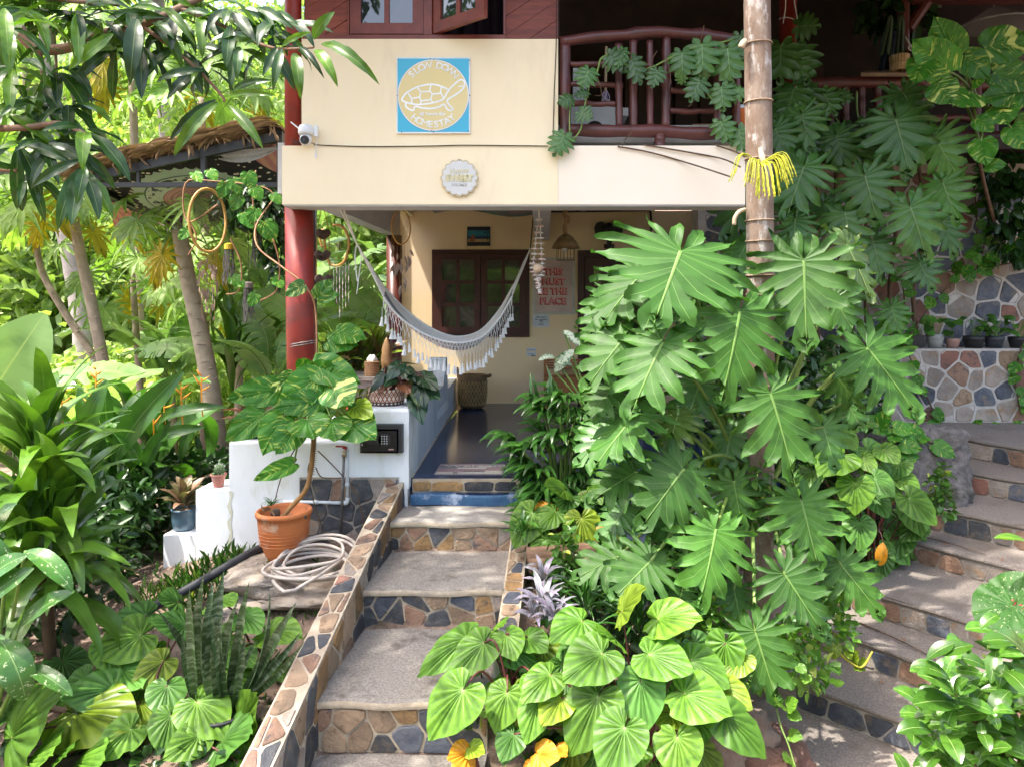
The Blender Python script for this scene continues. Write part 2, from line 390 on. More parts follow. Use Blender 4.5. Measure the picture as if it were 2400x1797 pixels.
# porch floor, back wall
BY = 9.75; sr0 = -.173
part('foundation', MB().box(sr0+.02, 1.87, 5.53, BY, -1.0, -.101), m_grey, house)
part('porch_floor', MB().box(PX(955,5.5)-.02, 1.88, 5.5, BY, -.10, 0), m_blue, house)
bw = part('back_wall', MB().box(PX(935,BY), 6.2, BY, BY+.15, -.1, 2.66), m_peach, house)
part('side_wall', MB().box(PX(935,BY)-.12, PX(935,BY)-.002, BY-.1, BY+.2, -.4, 2.66), m_cream, house)
m_skirt = M('grey edge line', (.45,.40,.33), None, 8, .8)
# columns
def column(pts, r, m, nm='column', seg=28):
    return part(nm, MB().tube(pts, r, seg), m, house, smooth=True)
cx = PX(704, 5.75)
c = column([(cx-.01, 5.75, bB+.02), (cx, 5.75, 1.2), (cx+.03, 5.75, -.6)], .112, m_pillar)
g = MB()
for dz in (0, .018): g.tube([(cx+.02+.118*math.cos(a/10*math.pi), 5.75+.118*math.sin(a/10*math.pi), PZ(808,5.75)+dz+.02*math.cos(a/10*math.pi)) for a in range(21)], .004, 5)
part('wire_band', g, M('wire', (.55,.55,.53), None, 5, .4, metal=.7), c)
ux = PX(687, 5.56)
column([(ux, 5.56, bT), (ux, 5.56, 5.0)], .064, m_pillar, 'upper_column', 20)
rc = PX(924, 9.1)
column([(rc, 9.1, 2.25), (rc, 9.1, .0), (rc, 9.1, -.6)], .10, M('brown-red pillar paint', (.10,.022,.014), (.08,.018,.012), 5, .4), 'rear_column', 20)
rx = PX(1847, 7.9)
c = column([(rx, 7.9, 2.2), (rx, 7.9, 5.0)], .095, m_pillar, 'balcony_column', 20)
m_rope = M('white rope', (.72,.72,.74), (.6,.6,.62), 20, .8)
g = MB()
g.tube([(rx+.10*math.cos(a), 7.9+.10*math.sin(a), PZ(52,7.9)-.03*math.cos(a)) for a in [R(180+i*20) for i in range(10)]], .006, 5)
g.tube([(rx-.06, 7.79, PZ(-60,7.9)), (rx-.07, 7.78, PZ(30,7.9)), (rx-.10, 7.77, PZ(66,7.9))], .006, 5)
g.tube([(rx+.0, 7.79, PZ(-60,7.9)), (rx+.03, 7.78, PZ(20,7.9)), (rx+.07, 7.79, PZ(60,7.9))], .006, 5)
part('rope', g, m_rope, c)
# upper floor: diagonal planks, windows
def planks(x0, x1, z0, z1, ang, w, seed):
    rg = random.Random(seed); reg = [(x0, z0), (x1, z0), (x1, z1), (x0, z1)]
    ca, sa = math.cos(ang), math.sin(ang); n = (-sa, ca)
    ds = [p[0]*n[0]+p[1]*n[1] for p in reg]; d = min(ds); k = 0
    while d < max(ds):
        p = clip(clip(reg, (-n[0], -n[1]), -(d+.002)), n, d+w-.002)
        if len(p) >= 3:
            y = UY+.03-rg.uniform(0, .006)
            part('plank', MB().prism([(a, b) for a, b in p], y, y+.03), m_wood, wall2)
        d += w
WT = PZ(92, UY)
wall2 = part('upper_wall', MB().box(PX(707,UY), PX(816,UY), UY+.062, UY+.12, WT, 5.0).box(PX(1182,UY), PX(1312,UY), UY+.062, UY+.12, WT, 5.0).box(PX(816,UY), PX(1182,UY), UY+.062, UY+.12, 4.55, 5.0), m_dark, house)
planks(PX(712,UY), PX(812,UY), WT+.012, 4.5, R(34), .125, 1)
planks(PX(1184,UY), PX(1308,UY), WT+.012, 4.5, R(34), .125, 2)
g = MB().box(PX(708,UY), PX(1184,UY), UY+.003, UY+.075, WT+.001, WT+.035)
part('window_sill', g, m_frame, house)
def casement(name, x0, x1, z0, z1, y, nx_, nz_, mf, mg, fw=.075, bw_=.028, d=.04, parent=None, hinge=None, ang=0, panes=True):
    parent = parent or house
    mw = None
    if hinge is not None:
        mw = Matrix.Translation((hinge, y, 0)) @ Matrix.Rotation(ang, 4, 'Z') @ Matrix.Translation((-hinge, -y, 0))
    g = MB().box(x0, x0+fw, y, y+d, z0, z1).box(x1-fw, x1, y, y+d, z0, z1).box(x0+fw, x1-fw, y, y+d-.001, z0, z0+fw).box(x0+fw, x1-fw, y, y+d-.001, z1-fw, z1)
    xi0, xi1, zi0, zi1 = x0+fw, x1-fw, z0+fw, z1-fw
    for i in range(1, nx_):
        xx = xi0+(xi1-xi0)*i/nx_; g.box(xx-bw_/2, xx+bw_/2, y+.004, y+d-.005, zi0, zi1)
    for j in range(1, nz_):
        zz = zi0+(zi1-zi0)*j/nz_; g.box(xi0, xi1, y+.006, y+d-.007, zz-bw_/2, zz+bw_/2)
    o = part(name, g, mf, parent, mw)
    if panes:
        for i in range(nx_):
            for j in range(nz_):
                a, b = xi0+(xi1-xi0)*i/nx_, xi0+(xi1-xi0)*(i+1)/nx_; e, f = zi0+(zi1-zi0)*j/nz_, zi0+(zi1-zi0)*(j+1)/nz_
                gg = MB().box(a+.002, b-.002, y+d*.45, y+d*.55, e+.002, f-.002)
                gg.v = [(v[0], v[1]+(v[0]-a)*rng.uniform(-.01,.01)+(v[2]-e)*rng.uniform(-.006,.006), v[2]) for v in gg.v]
                p_ = part('pane', gg, mg, o)
                if mw is not None: p_.matrix_parent_inverse = Matrix.Identity(4)
    return o
a0, a1, a2, a3 = PX(818,UY), PX(993,UY), PX(1012,UY), PX(1180,UY)
g = MB().box(a0-.012, a0, UY+.0, UY+.09, WT+.036, 4.5).box(a1, a2, UY, UY+.09, WT+.036, 4.5).box(a3, a3+.016, UY, UY+.09, WT+.036, 4.5).box(a0, a3, UY, UY+.09, 4.36, 4.5)
part('window_frame', g, m_frame, house)
casement('window', a0+.004, a1-.004, WT+.045, 4.35, UY+.01, 2, 2, m_frame, m_glass, .085, .04)
casement('window', a2+.004, a3-.012, WT+.045, 4.35, UY+.01, 2, 2, m_frame, m_glass, .085, .04, hinge=a2+.004, ang=R(-38))
m_curtain = M('dark curtain', (.05,.03,.045), (.03,.02,.03), 6, .9)
part('curtain', MB().grid(lambda u, v: (a0+(a3-a0)*u, UY+.5+.03*math.sin(u*60), WT-.3+1.6*v), 60, 2), m_curtain, house, smooth=True)
# room behind and dark verandah
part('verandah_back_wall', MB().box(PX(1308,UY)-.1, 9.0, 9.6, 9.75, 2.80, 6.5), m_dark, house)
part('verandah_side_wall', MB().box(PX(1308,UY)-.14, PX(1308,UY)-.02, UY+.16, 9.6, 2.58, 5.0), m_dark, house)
g = MB()
for i in range(8): g.box(1.15+i*.34, 1.45+i*.34, 9.5, 9.55, 2.9, 4.6)
part('wardrobe_doors', g, M('brown door', (.06,.022,.018), (.045,.017,.014), 5, .6), house)
# roof (out of frame above, eaves drawn out to shade the facade)
m_roof = M('brown roof', (.10,.05,.035), (.07,.035,.025), 4, .8)
g = MB().hexa([(-3.2,4.30,4.62),(10,4.30,4.62),(10,8.6,6.6),(-3.2,8.6,6.6)], [(-3.2,4.30,4.70),(10,4.30,4.70),(10,8.6,6.68),(-3.2,8.6,6.68)])
g.hexa([(-3.2,8.6,6.6),(10,8.6,6.6),(10,13,4.6),(-3.2,13,4.6)], [(-3.2,8.6,6.68),(10,8.6,6.68),(10,13,4.68),(-3.2,13,4.68)])
part('roof', g, m_roof, house)
# porch windows and door
def frame_box(x0, x1, z0, z1, y, w, m, nm='window_frame', sill=True):
    g = MB().box(x0, x0+w, y-.03, y+.02, z0, z1).box(x1-w, x1, y-.03, y+.02, z0, z1).box(x0+w, x1-w, y-.029, y+.02, z1-w, z1)
    if sill: g.box(x0+w, x1-w, y-.029, y+.02, z0, z0+w)
    return part(nm, g, m, house)
wx0, wx1, wz0, wz1 = PX(1013,BY), PX(1241,BY), PZ(790,BY), PZ(586,BY)
frame_box(wx0, wx1, wz0, wz1, BY, .05, m_dframe)
wm = (wx0+wx1)/2
m_pglass = glassy('porch glass', (.03,.035,.03), .06)
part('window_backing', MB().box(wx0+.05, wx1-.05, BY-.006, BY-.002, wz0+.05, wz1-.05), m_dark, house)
for x0, x1 in ((wx0+.052, wm-.004), (wm+.004, wx1-.052)):
    casement('window', x0, x1, wz0+.055, wz1-.055, BY-.045, 2, 3, m_dframe, m_pglass, .085, .05, .035)
dx0, dx1, dz1 = PX(1354,BY), PX(1545,BY), PZ(588,BY)
part('door_frame', MB().box(dx0, dx0+.09, BY-.04, BY+.02, 0, dz1).box(dx1-.09, dx1, BY-.04, BY+.02, 0, dz1).box(dx0+.09, dx1-.09, BY-.039, BY+.02, dz1-.09, dz1), m_dframe, house)
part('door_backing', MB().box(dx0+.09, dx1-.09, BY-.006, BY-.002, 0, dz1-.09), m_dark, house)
m_dglass = glassy('door glass', (.5,.55,.5), .05)
casement('door', dx0+.10, dx1-.10, .01, dz1-.1, BY-.05, 2, 6, m_dframe, m_pglass, .12, .05, .04)
# cables along the wall
def cable(name, pts, r=.004, m=None, parent=None):
    return part(name, MB().tube(spline(pts, 6), r, 6), m or m_cable, parent or house, smooth=True)
cable('wall_cable', [W(735,340,FY-.01), W(850,344,FY-.01), W(1000,343,FY-.01), W(1085,341,FY-.01), W(1200,342,FY-.01), W(1285,343,FY-.01)])
cable('wall_cable', [W(1304,-30,UY-.012), W(1304,90,UY-.012), W(1299,217,UY-.012), W(1296,330,UY-.012)])
cable('porch_cable', [W(1292,497,9.6), W(1400,496,9.6), W(1525,494,9.6)], .012)
cable('porch_cable', [W(1524,496,9.6), W(1526,520,9.6), W(1526,600,9.6)], .016)
# aerial roots across the beam
# ---------------------------------------------------------------- main flight of steps
TR = [(-.19, 5.0, 5.5, 920, 1207), (-.398, 4.32, 5.0, 855, 1181), (-.633, 3.52, 4.32, 742, 1145), (-.90, 2.6, 3.52, 742, 1145)]
def sl_(y): return -1.04-.038*(5.5-y)      # inner edge of the parapet (left of the flight)
def sr_(y): return -.173-.045*(5.5-y)
steps = thing('garden_steps', 'main flight of stone-faced concrete steps rising to the blue porch', 'steps', (-.6, 4.2, -.9))
PB = []
for k, (z, y0, y1, _, _) in enumerate(TR):
    n = 10
    def top(u, v, z=z, y0=y0, y1=y1):
        y = y0-.02+(y1-y0+.02)*v; x = sl_(y)+(sr_(y)-sl_(y))*u
        return (x, y+.008*math.sin(u*13+z*40)*(1-v), z+.004*math.sin(u*9+v*5))
    t = part('tread', MB().grid(top, 14, 10), m_concl if k == 0 else m_conc, steps, smooth=True)
    # worn front lip
    g = MB().grid(lambda u, v, z=z, y0=y0: (sl_(y0)+(sr_(y0)-sl_(y0))*u, y0-.02+.008*math.sin(u*13+z*40)-.004*math.sin(v*3.14), z+.004*math.sin(u*9)-.035*v), 14, 3)
    part('tread_lip', g, m_mortar, t, smooth=True)
    zb = TR[k+1][0] if k < 3 else -1.2
    rb = part('riser', MB().hexa([(sl_(y0),y0,zb-.15),(sr_(y0),y0,zb-.15),(sr_(y0),y0+.25,zb-.15),(sl_(y0),y0+.25,zb-.15)], [(sl_(y0),y0,z-.012),(sr_(y0),y0,z-.012),(sr_(y0),y0+.25,z-.012),(sl_(y0),y0+.25,z-.012)]), m_mortar, steps)
    if k < 3:
        x0, x1 = sl_(y0), sr_(y0)
        veneer(rb, [(x0, zb+.003), (x1, zb+.003), (x1, z-.036), (x0, z-.036)], lambda u, v, y0=y0: (u, y0, v), (0,-1,0), .112, 11+k, MIXC, .012, 1.2)
# blue painted step and stone edge of the porch
x0, x1 = sl_(5.5)+.05, sr_(5.5)
part('blue_step', MB().grid(lambda u, v: (x0+(x1-x0)*u, 5.44-.05*math.sin(min(1,v*1.6)*1.57)*(1-.3*(v<.3))+.08*(v == 0), (-.185 if v == 1 else -.105-.08*max(0,v-.4))+.006*math.sin(u*7)), 24, 8), m_blueworn, steps, smooth=True)
part('blue_step_top', MB().box(x0, x1, 5.41, 5.52, -.12, -.104), m_blue, steps)
pe = part('porch_edge', MB().box(x0, x1+.02, 5.47, 5.499, -.12, -.004), m_mortar, steps)
veneer(pe, [(x0, -.102), (x1, -.102), (x1, -.016), (x0, -.016)], lambda u, v: (u, 5.47, v), (0,-1,0), .2, 33, (2,0,3,2), .012, 1.5)
# left parapet: sloping wall clad with stones
def pz(y): return -.005-.245*(5.42-y)-.012*max(0, 4-y)
PW = .135
lp = thing('stone_parapet', 'sloping low parapet clad in mixed stones along the hose side of the steps', 'parapet', (-1.15, 4.2, -.7))
ys = [5.42-.1*i for i in range(0, 26)]
g = MB()
def parapet_body(fin, w, ys, pzf, zb=.45):
    vs = []; fs = []
    for y in ys:
        xi = fin(y); z = pzf(y); vs += [(xi, y, z-zb), (xi, y, z), (xi+w, y, z), (xi+w, y, z-zb)]
    for i in range(len(ys)-1):
        a, b = i*4, i*4+4
        for k in range(3): fs.append((a+k, b+k, b+k+1, a+k+1) if w < 0 else (a+k, a+k+1, b+k+1, b+k))
    fs.append((0,1,2,3) if w > 0 else (3,2,1,0)); n = len(vs); fs.append((n-1,n-2,n-3,n-4) if w > 0 else (n-4,n-3,n-2,n-1))
    return MB().add(vs, fs)
b = part('parapet_core', parapet_body(lambda y: sl_(y)+.004, -PW-.004, ys, pz), m_mortar, lp)
Y0, Y1 = ys[-1], 5.40
veneer(b, [(-PW+.003, Y0), (-.001, Y0), (-.001, Y1), (-PW+.003, Y1)], lambda u, v: (sl_(v)+u, v, pz(v)), (0, -.24, 1), .17, 51, (4,3,0,6,3,2,0,5,4), .012, 1.0, .008)
veneer(b, [(Y0, -.40), (Y1, -.40), (Y1, -.008), (Y0, -.008)], lambda u, v: (sl_(u)+.004, u, pz(u)+v), (1,0,0), .16, 52, (4,0,0,3,2,5), .012, 1.0, .006)
# right parapet (low kerb)
def prz(y): return -.14-.245*(5.42-y)
rp = thing('stone_kerb', 'narrow sloping stone kerb between the steps and the planted bed', 'kerb', (-.1, 4.6, -.5))
ysr = [5.38-.1*i for i in range(0, 17)]
b = part('kerb_core', parapet_body(lambda y: sr_(y), .12, ysr, prz), m_mortar, rp)
veneer(b, [(.003, ysr[-1]), (.117, ysr[-1]), (.117, 5.37), (.003, 5.37)], lambda u, v: (sr_(v)+u, v, prz(v)), (0, -.24, 1), .105, 53, (3,5,0,2,3,1), .012, 1.0, .008)
veneer(b, [(ysr[-1], -.30), (5.37, -.30), (5.37, -.008), (ysr[-1], -.008)], lambda u, v: (sr_(u), u, prz(u)+v), (-1,0,0), .12, 54, (3,5,2), .012, 1.2, .005)
# rounded white stump at the kerb's lower end
g = MB(); sx_, sy_ = PX(1176,3.75), 3.75
g.lathe((sx_, sy_, -.75), [(.048,0), (.047,.25), (.050,.30), (.044,.335), (.028,.352), (.006,.358)], 18)
solo('kerb_stump', g, M('whitewashed stump', (.78,.76,.70), (.6,.58,.52), 9, .85, .4, 30), 'rounded whitewashed stump at the lower end of the stone kerb', 'post', smooth=True)
# ---------------------------------------------------------------- white stepped wall / built-in bench
WY = 5.40
m_dirtyw = m_white
bench = thing('white_bench_wall', 'white plastered stepped wall and built-in bench beside the porch entrance', 'bench', (-1.6, 5.6, -.6))
xr = PX(958, WY)
def rbox(x0, x1, y0, y1, z0, z1, r=.025):
    """box whose upper edges are rounded"""
    g = MB(); rings = []
    prof = [(0, z0), (0, z1-r)]+[(r*(1-math.cos(a)), z1-r+r*math.sin(a)) for a in (R(22), R(45), R(67), R(90))]
    vs = []
    for d, z in prof: vs += [(x0+d, y0+d, z), (x1-d, y0+d, z), (x1-d, y1-d, z), (x0+d, y1-d, z)]
    fs = [(i*4+k, i*4+(k+1) % 4, i*4+4+(k+1) % 4, i*4+4+k) for i in range(len(prof)-1) for k in range(4)]
    n = len(vs); fs += [(n-4, n-3, n-2, n-1), (3,2,1,0)]
    return g.add(vs, fs)
zA, zB, zC, zD = PZ(958,WY), PZ(1033,WY), PZ(1147,WY), PZ(1251,WY)
xA, xB, xC, xD = PX(832,WY), PX(537,WY), PX(459,WY), PX(383,WY)
part('bench_body', rbox(xA, xr, WY, WY+.42, -.06, zA), m_white, bench)
part('bench_body', rbox(xB, xA-.002, WY, WY+.42, -.85, zB), m_white, bench)
part('wall_step', rbox(xC, xB-.002, WY, WY+.34, -.9, zC, .012), m_white, bench)
part('wall_step', rbox(xD, xC-.002, WY, WY+.30, -1.0, zD, .012), m_white, bench)
part('bench_base', MB().box(xA-.003, xr-.01, WY+.002, WY+.40, -.85, -.061), m_white, bench)
# seat running back along the porch, arm rising at its end
g = MB()
def side(u, v):
    return None
bx0 = xr-.34
prof = [(5.824, -.05), (5.824, .50), (6.3, .50), (6.9, .47), (7.5, .44), (7.9, .45), (8.1, .60), (8.2, .74), (8.32, .74), (8.38, .60), (8.42, .36), (9.70, .36), (9.70, -.05)]
vs = [(PX(958,WY)+.03*(y-WY)*0, y, z) for y, z in prof]; n = len(prof)
def bxr(y): return xr+(PX(1072,BY)-xr)*(y-WY)/(BY-WY)
g.add([(bxr(y), y, z) for y, z in prof]+[(bxr(y)-.20, y, z) for y, z in prof], [tuple(range(n-1, -1, -1)), tuple(range(n, 2*n))]+[(i, (i+1) % n, (i+1) % n+n, i+n) for i in range(n)])
part('bench_arm', g, M('grey-white plaster', (.62,.66,.70), (.50,.54,.58), 4, .75, .2, 30, stretch=(1,3,.6)), bench)
part('floor_edge_strip', MB().hexa([(bxr(5.5)-.001,5.5,0.001),(bxr(5.5)+.018,5.5,0.001),(bxr(9.7)+.018,9.7,.001),(bxr(9.7)-.001,9.7,.001)], [(bxr(5.5)-.001,5.5,.006),(bxr(5.5)+.018,5.5,.006),(bxr(9.7)+.018,9.7,.006),(bxr(9.7)-.001,9.7,.006)]), m_skirt, bench)
part('bench_seat', MB().box(xB, xr-.06, WY+.425, 8.2, .16, .24), m_white, bench)
# water stain running down the wall
m_stain = M('damp stain', (.52,.52,.40), (.62,.62,.53), 12, .9, lo=.3, hi=.7)
pts = [(PX(540,WY)+.012*math.sin(i*1.7), WY-.003, PZ(1150+i*12,WY)) for i in range(13)]
g = MB().add([(p[0]-.012-.005*math.sin(i*2.3), p[1], p[2]) for i, p in enumerate(pts)]+[(p[0]+.012+.006*math.cos(i*1.9), p[1], p[2]) for i, p in enumerate(pts)], [(i, i+13, i+14, i+1) for i in range(12)])
part('stain', g, m_stain, bench)
# slate cladding below the bench
cl = part('stone_cladding', MB().box(PX(704,WY), PX(935,WY), WY-.022, WY-.002, -.75, PZ(1117,WY)), m_mortarg, bench)
veneer(cl, [(PX(704,WY), PZ(1300,WY)), (PX(935,WY), PZ(1300,WY)), (PX(935,WY), PZ(1119,WY)), (PX(704,WY), PZ(1119,WY))], lambda u, v: (u, WY-.022, v), (0,-1,0), .17, 61, (0,1,0,4,5,0), .012, 1.1)
# ---------------------------------------------------------------- right-hand curved flight
ST = [  # z of tread, nose left (px,py), nose right (px,py)
 (-1.22, (1780,1745), (2110,1880)), (-1.05, (1877,1603), (2170,1709)), (-.88, (1969,1483), (2245,1585)), (-.71, (2075,1398), (2400,1494)),
 (-.54, (2102,1258), (2400,1337)), (-.35, (2190,1190), (2430,1240)), (-.16, (2205,1096), (2440,1134)), (.03, (2190,1015), (2450,1060))]
def onz(px, py, z): Y = (EYE-z)*FPX/(py-VPY); return Vector((PX(px,Y), Y, z))
rst = thing('curved_steps', 'curving flight of stone-faced steps climbing past the shrubs to the terrace wall', 'steps', (2.6, 5, -1))
m_conc2 = M('weathered pebble concrete', (.255,.218,.188), (.16,.135,.115), 80, .95, .9, 90, lo=.38, hi=.62, c3=(.16,.13,.105), sc3=1.8, bd=.006)
ends = []
for z, a, b in ST:
    A, B = onz(*a, z), onz(*b, z); d = (B-A).normalized(); B = A+d*max((B-A).length, 1.5)+d*.35; A = A-d*.25
    ends.append((A, B))
ends.append((Vector((2.6, 7.95, .03)), Vector((8.0, 7.95, .03))))
for k in range(8):
    A, B = ends[k]; A2, B2 = Vector(ends[k+1][0]), Vector(ends[k+1][1]); z = A.z; A2.z = B2.z = z
    d2 = (B2-A2).normalized(); 
    def tp(u, v, A=A, B=B, A2=A2, B2=B2):
        p = A.lerp(B, u).lerp(A2.lerp(B2, u), v*1.06); return (p.x, p.y, A.z+.004*math.sin(u*11+v*4))
    part('tread', MB().grid(tp, 16, 6), m_conc2, rst, smooth=True)
    nrm = Vector(((B-A).y, -(B-A).x, 0)).normalized()
    if nrm.y > 0: nrm = -nrm
    zl = ST[k-1][0] if k else -1.5
    F = A-nrm*-.012*-1; 
    def fr(u, v, A=A, B=B, nrm=nrm): p = A.lerp(B, u)-nrm*.015; return (p.x, p.y, v)
    rb = part('riser', MB().add([fr(0,zl-.1), fr(1,zl-.1), fr(1,z-.004), fr(0,z-.004)], [(0,1,2,3)]), m_mortarg, rst)
    g = MB().grid(lambda u, v, A=A, B=B, nrm=nrm, z=z: tuple(A.lerp(B, u)+nrm*(.012*math.sin(v*3.14)-.014*v)+Vector((0,0,-.032*v+.003*math.sin(u*30)))), 20, 3)
    part('tread_lip', g, m_conc2, rb, smooth=True)
    L = (B-A).length
    veneer(rb, [(0, zl+.004), (L, zl+.004), (L, z-.035), (0, z-.035)], lambda u, v, fr=fr, L=L: fr(u/L, v), nrm, .135, 71+k, MIXR, .011, 1.35, .010)
# ---------------------------------------------------------------- terraced stone wall at right
tw = thing('terrace_wall', 'two-tier terrace wall of crazy-paved blue and tan stones', 'wall', (3.8, 8, 0))
LY, HY = 7.95, 8.45
lx0, lx1, lz = PX(2125,LY), 8.0, PZ(818,LY)
b = part('lower_tier', MB().box(lx0-.35, lx1, LY, HY+.1, -.3, lz), m_mortarw, tw)
veneer(b, [(lx0-.3, .03), (5.9, .03), (5.9, lz-.01), (lx0-.3, lz-.01)], lambda u, v: (u, LY, v), (0,-1,0), .20, 81, MIXW, .022, 1.1, .008)
uz = 3.05
b = part('upper_tier', MB().box(1.9, 8.0, HY, HY+.35, -.3, uz), m_mortarw, tw)
veneer(b, [(1.95, lz-.2), (6.0, lz-.2), (6.0, 2.95), (1.95, 2.95)], lambda u, v: (u, HY, v), (0,-1,0), .26, 82, MIXW, .024, 1.05, .008)
part('terrace_slab', MB().box(1.75, 9, 7.7, 9.6, 3.06, 3.18), m_dark, tw)
# ---------------------------------------------------------------- signs on the facade
m_signw = M('sign white', (.80,.82,.85), None, 4, .5); m_signb = M('sign blue', (.045,.42,.62), (.05,.40,.60), 3, .45)
m_signy = M('sign sand yellow', (.70,.58,.27), (.71,.59,.29), 3, .5); m_signl = M('sign lettering', (.84,.87,.90), None, 3, .5)
sy = UY-.022
s0 = W(929,135,sy); s1 = W(1102,313,sy); scx, scz = (s0.x+s1.x)/2, (s0.z+s1.z)/2; hs = (s1.x-s0.x)/2
sign = thing('homestay_sign', 'square turquoise sign with a white turtle outline, SLOW DOWN HOMESTAY', 'sign', (scx, sy, scz))
part('sign_board', MB().box(s0.x, s1.x, sy, sy+.02, s1.z, s0.z), m_signw, sign)
part('blue_field', MB().box(s0.x+.01, s1.x-.01, sy-.002, sy-.0005, s1.z+.01, s0.z-.01), m_signb, sign)
def disc(r, y, n=64): return MB().add([(scx+r*math.cos(2*math.pi*i/n), y, scz+r*math.sin(2*math.pi*i/n)) for i in range(n)], [tuple(range(n-1, -1, -1))])
part('circle_line', disc(hs*.975, sy-.0030), M('sign blue line', (.05,.09,.25), None, 4, .5), sign)
part('circle_border', disc(hs*.968, sy-.0038), m_signw, sign)
part('circle_field', disc(hs*.940, sy-.0046), m_signy, sign)
# turtle drawn from crop coordinates (0..1656 over 200 px from (920,125))
def sp(x, y): return Vector((PX(920+x*200/1656, sy), sy-.0062, PZ(125+y*200/1656, sy)))
shell = spline([sp(*p) for p in [(260,960),(200,930),(190,890),(260,790),(400,700),(560,640),(740,612),(900,635),(1090,720),(1060,770),(990,890),(860,950),(700,985),(520,1005),(380,990),(260,960)]], 5)
neck = spline([sp(*p) for p in [(1090,720),(1180,630),(1270,550),(1330,522),(1385,545),(1400,610),(1370,690),(1300,760),(1180,840),(1080,900),(1065,940),(1090,1000),(1160,1070),(1165,1105),(1110,1120),(1060,1090),(1030,1040),(990,1000),(900,1050),(760,1080),(600,1075),(460,1040),(425,1060),(410,1110),(370,1115),(290,1070),(258,1020),(262,965)]], 5)
ln = [[(490,680),(550,760),(530,860),(560,940),(540,1000)],[(745,620),(725,740),(770,800),(745,900),(780,960)],[(950,660),(935,770),(990,880)],[(550,760),(725,745)],[(770,805),(935,785)],[(560,935),(745,910)],[(310,790),(375,890),(375,990)],[(375,890),(525,860)]]
g = MB(); g.tube(shell, .0068, 6).tube(neck, .0068, 6)
for l in ln: g.tube([sp(*p) for p in l], .0056, 6)
g.tube([sp(1280,640), sp(1310,655), sp(1370,640)], .0045, 6)
g.v = [(x, sy-.0056+(y-(sy-.0062))*.12, z) for x, y, z in g.v]
part('turtle_outline', g, m_signl, sign)
part('turtle_eye', MB().tube([sp(1338,595), sp(1341,597)], .006, 8), m_signl, sign)
def arc_text(s, r, a0, step, size, flip=False):
    for i, ch in enumerate(s):
        if ch == ' ': continue
        a = a0+step*i
        if not flip: p = (scx+r*math.sin(a), sy-.0065-.0002*i, scz+r*math.cos(a)); rot = -a
        else: p = (scx+r*math.sin(a), sy-.0065-.0002*i, scz-r*math.cos(a)); rot = a
        lettering('letter', ch, p, size, m_signl, sign, .0 if ch in 'MWN' else .0012, .0008, rot, 1.05)
arc_text('SLOW DOWN', hs*.80, R(-46), R(11.6), .074)
arc_text('HOMESTAY', hs*.80, R(-39), R(11.2), .072, True)
lettering('letter', '@ Tanote Bay', (scx-.005, sy-.0065, PZ(268,sy)), .034, m_signl, sign, .0008, .0008)
g = MB()
for px, py in ((933,139),(1009,138),(1017,140),(1100,142),(931,224),(1101,224),(941,310),(1012,307),(1016,310),(1098,308)): g.tube([W(px,py,sy-.004), W(px,py,sy-.007)], .0042, 8)
part('screw', g, m_black, sign)
# scalloped plaque
py_ = FY-.016; pc = W(1077,418,py_); pr = 43*FY/FPX
plq = thing('scalloped_plaque', 'round pale scalloped wooden plaque on the beam reading home sweet home', 'plaque', tuple(pc))
def scal(r, y0, y1, d):
    n = 160; p = [(pc.x+(r+d*abs(math.sin(8*t)))*math.cos(t+.2), pc.z+(r+d*abs(math.sin(8*t)))*math.sin(t+.2)) for t in [2*math.pi*i/n for i in range(n)]]
    return MB().prism(p, y0, y1)
m_plq = M('pale plaque', (.60,.61,.60), (.66,.66,.64), 8, .7, .2, 40); m_plq2 = M('plaque edge', (.58,.50,.36), (.5,.42,.28), 8, .7); m_gold = M('pale gold letters', (.66,.60,.36), None, 8, .6)
part('plaque_edge', scal(pr*.94, py_-.006, py_+.015, pr*.09), m_plq2, plq)
part('plaque_face', scal(pr*.86, py_-.010, py_-.0062, pr*.09), m_plq, plq)
lettering('letter', 'Home', (pc.x, py_-.0115, pc.z+.052), .058, m_gold, plq, .001, .001, R(6))
lettering('letter', 'SWEET', (pc.x, py_-.0125, pc.z-.005), .062, m_gold, plq, .005, .002, 0, 1.08)
lettering('letter', 'HOME', (pc.x, py_-.0115, pc.z-.055), .03, M('plaque grey letters', (.48,.48,.46), None, 8, .7), plq, .001, .001, 0, 1.4)
part('nail', MB().tube([(pc.x, py_-.013, pc.z+pr*.95), (pc.x, py_, pc.z+pr*.95)], .004, 8), m_black, plq)
# security camera
cmy = FY-.05; cc = W(717,312,cmy)
cam_t = thing('security_camera', 'small white pan-tilt security camera with antenna on the house corner', 'camera', tuple(cc))
m_wpl = M('white plastic', (.78,.79,.80), None, 6, .35)
part('camera_body', MB().lathe(cc, [(.02,.062),(.045,.056),(.056,.035),(.058,0),(.052,-.018)][::-1], 24), m_wpl, cam_t, smooth=True)
part('camera_head', MB().lathe(cc+Vector((0,-.004,-.052)), [(.012,-.048),(.030,-.040),(.043,-.018),(.045,.005),(.040,.03)], 24), m_wpl, cam_t, smooth=True)
part('lens_plate', MB().tube([cc+Vector((.003,-.035,-.062)), cc+Vector((.003,-.052,-.066))], [.034,.030], 20), m_blackpl, cam_t, smooth=False)
part('lens', MB().tube([cc+Vector((.003,-.050,-.066)), cc+Vector((.003,-.058,-.068))], [.012,.010], 14), M('lens glass', (.10,.11,.13), None, 4, .1), cam_t)
part('antenna', MB().tube([cc+Vector((-.048,0,.028)), cc+Vector((-.115,-.005,.082))], .006, 8), m_wpl, cam_t)
part('bracket', MB().tube([cc+Vector((.045,.01,.02)), cc+Vector((.075,.03,.02))], .016, 10).box(cc.x+.06, cc.x+.085, cc.y+.005, cc.y+.045, cc.z-.025, cc.z+.06), m_wpl, cam_t)
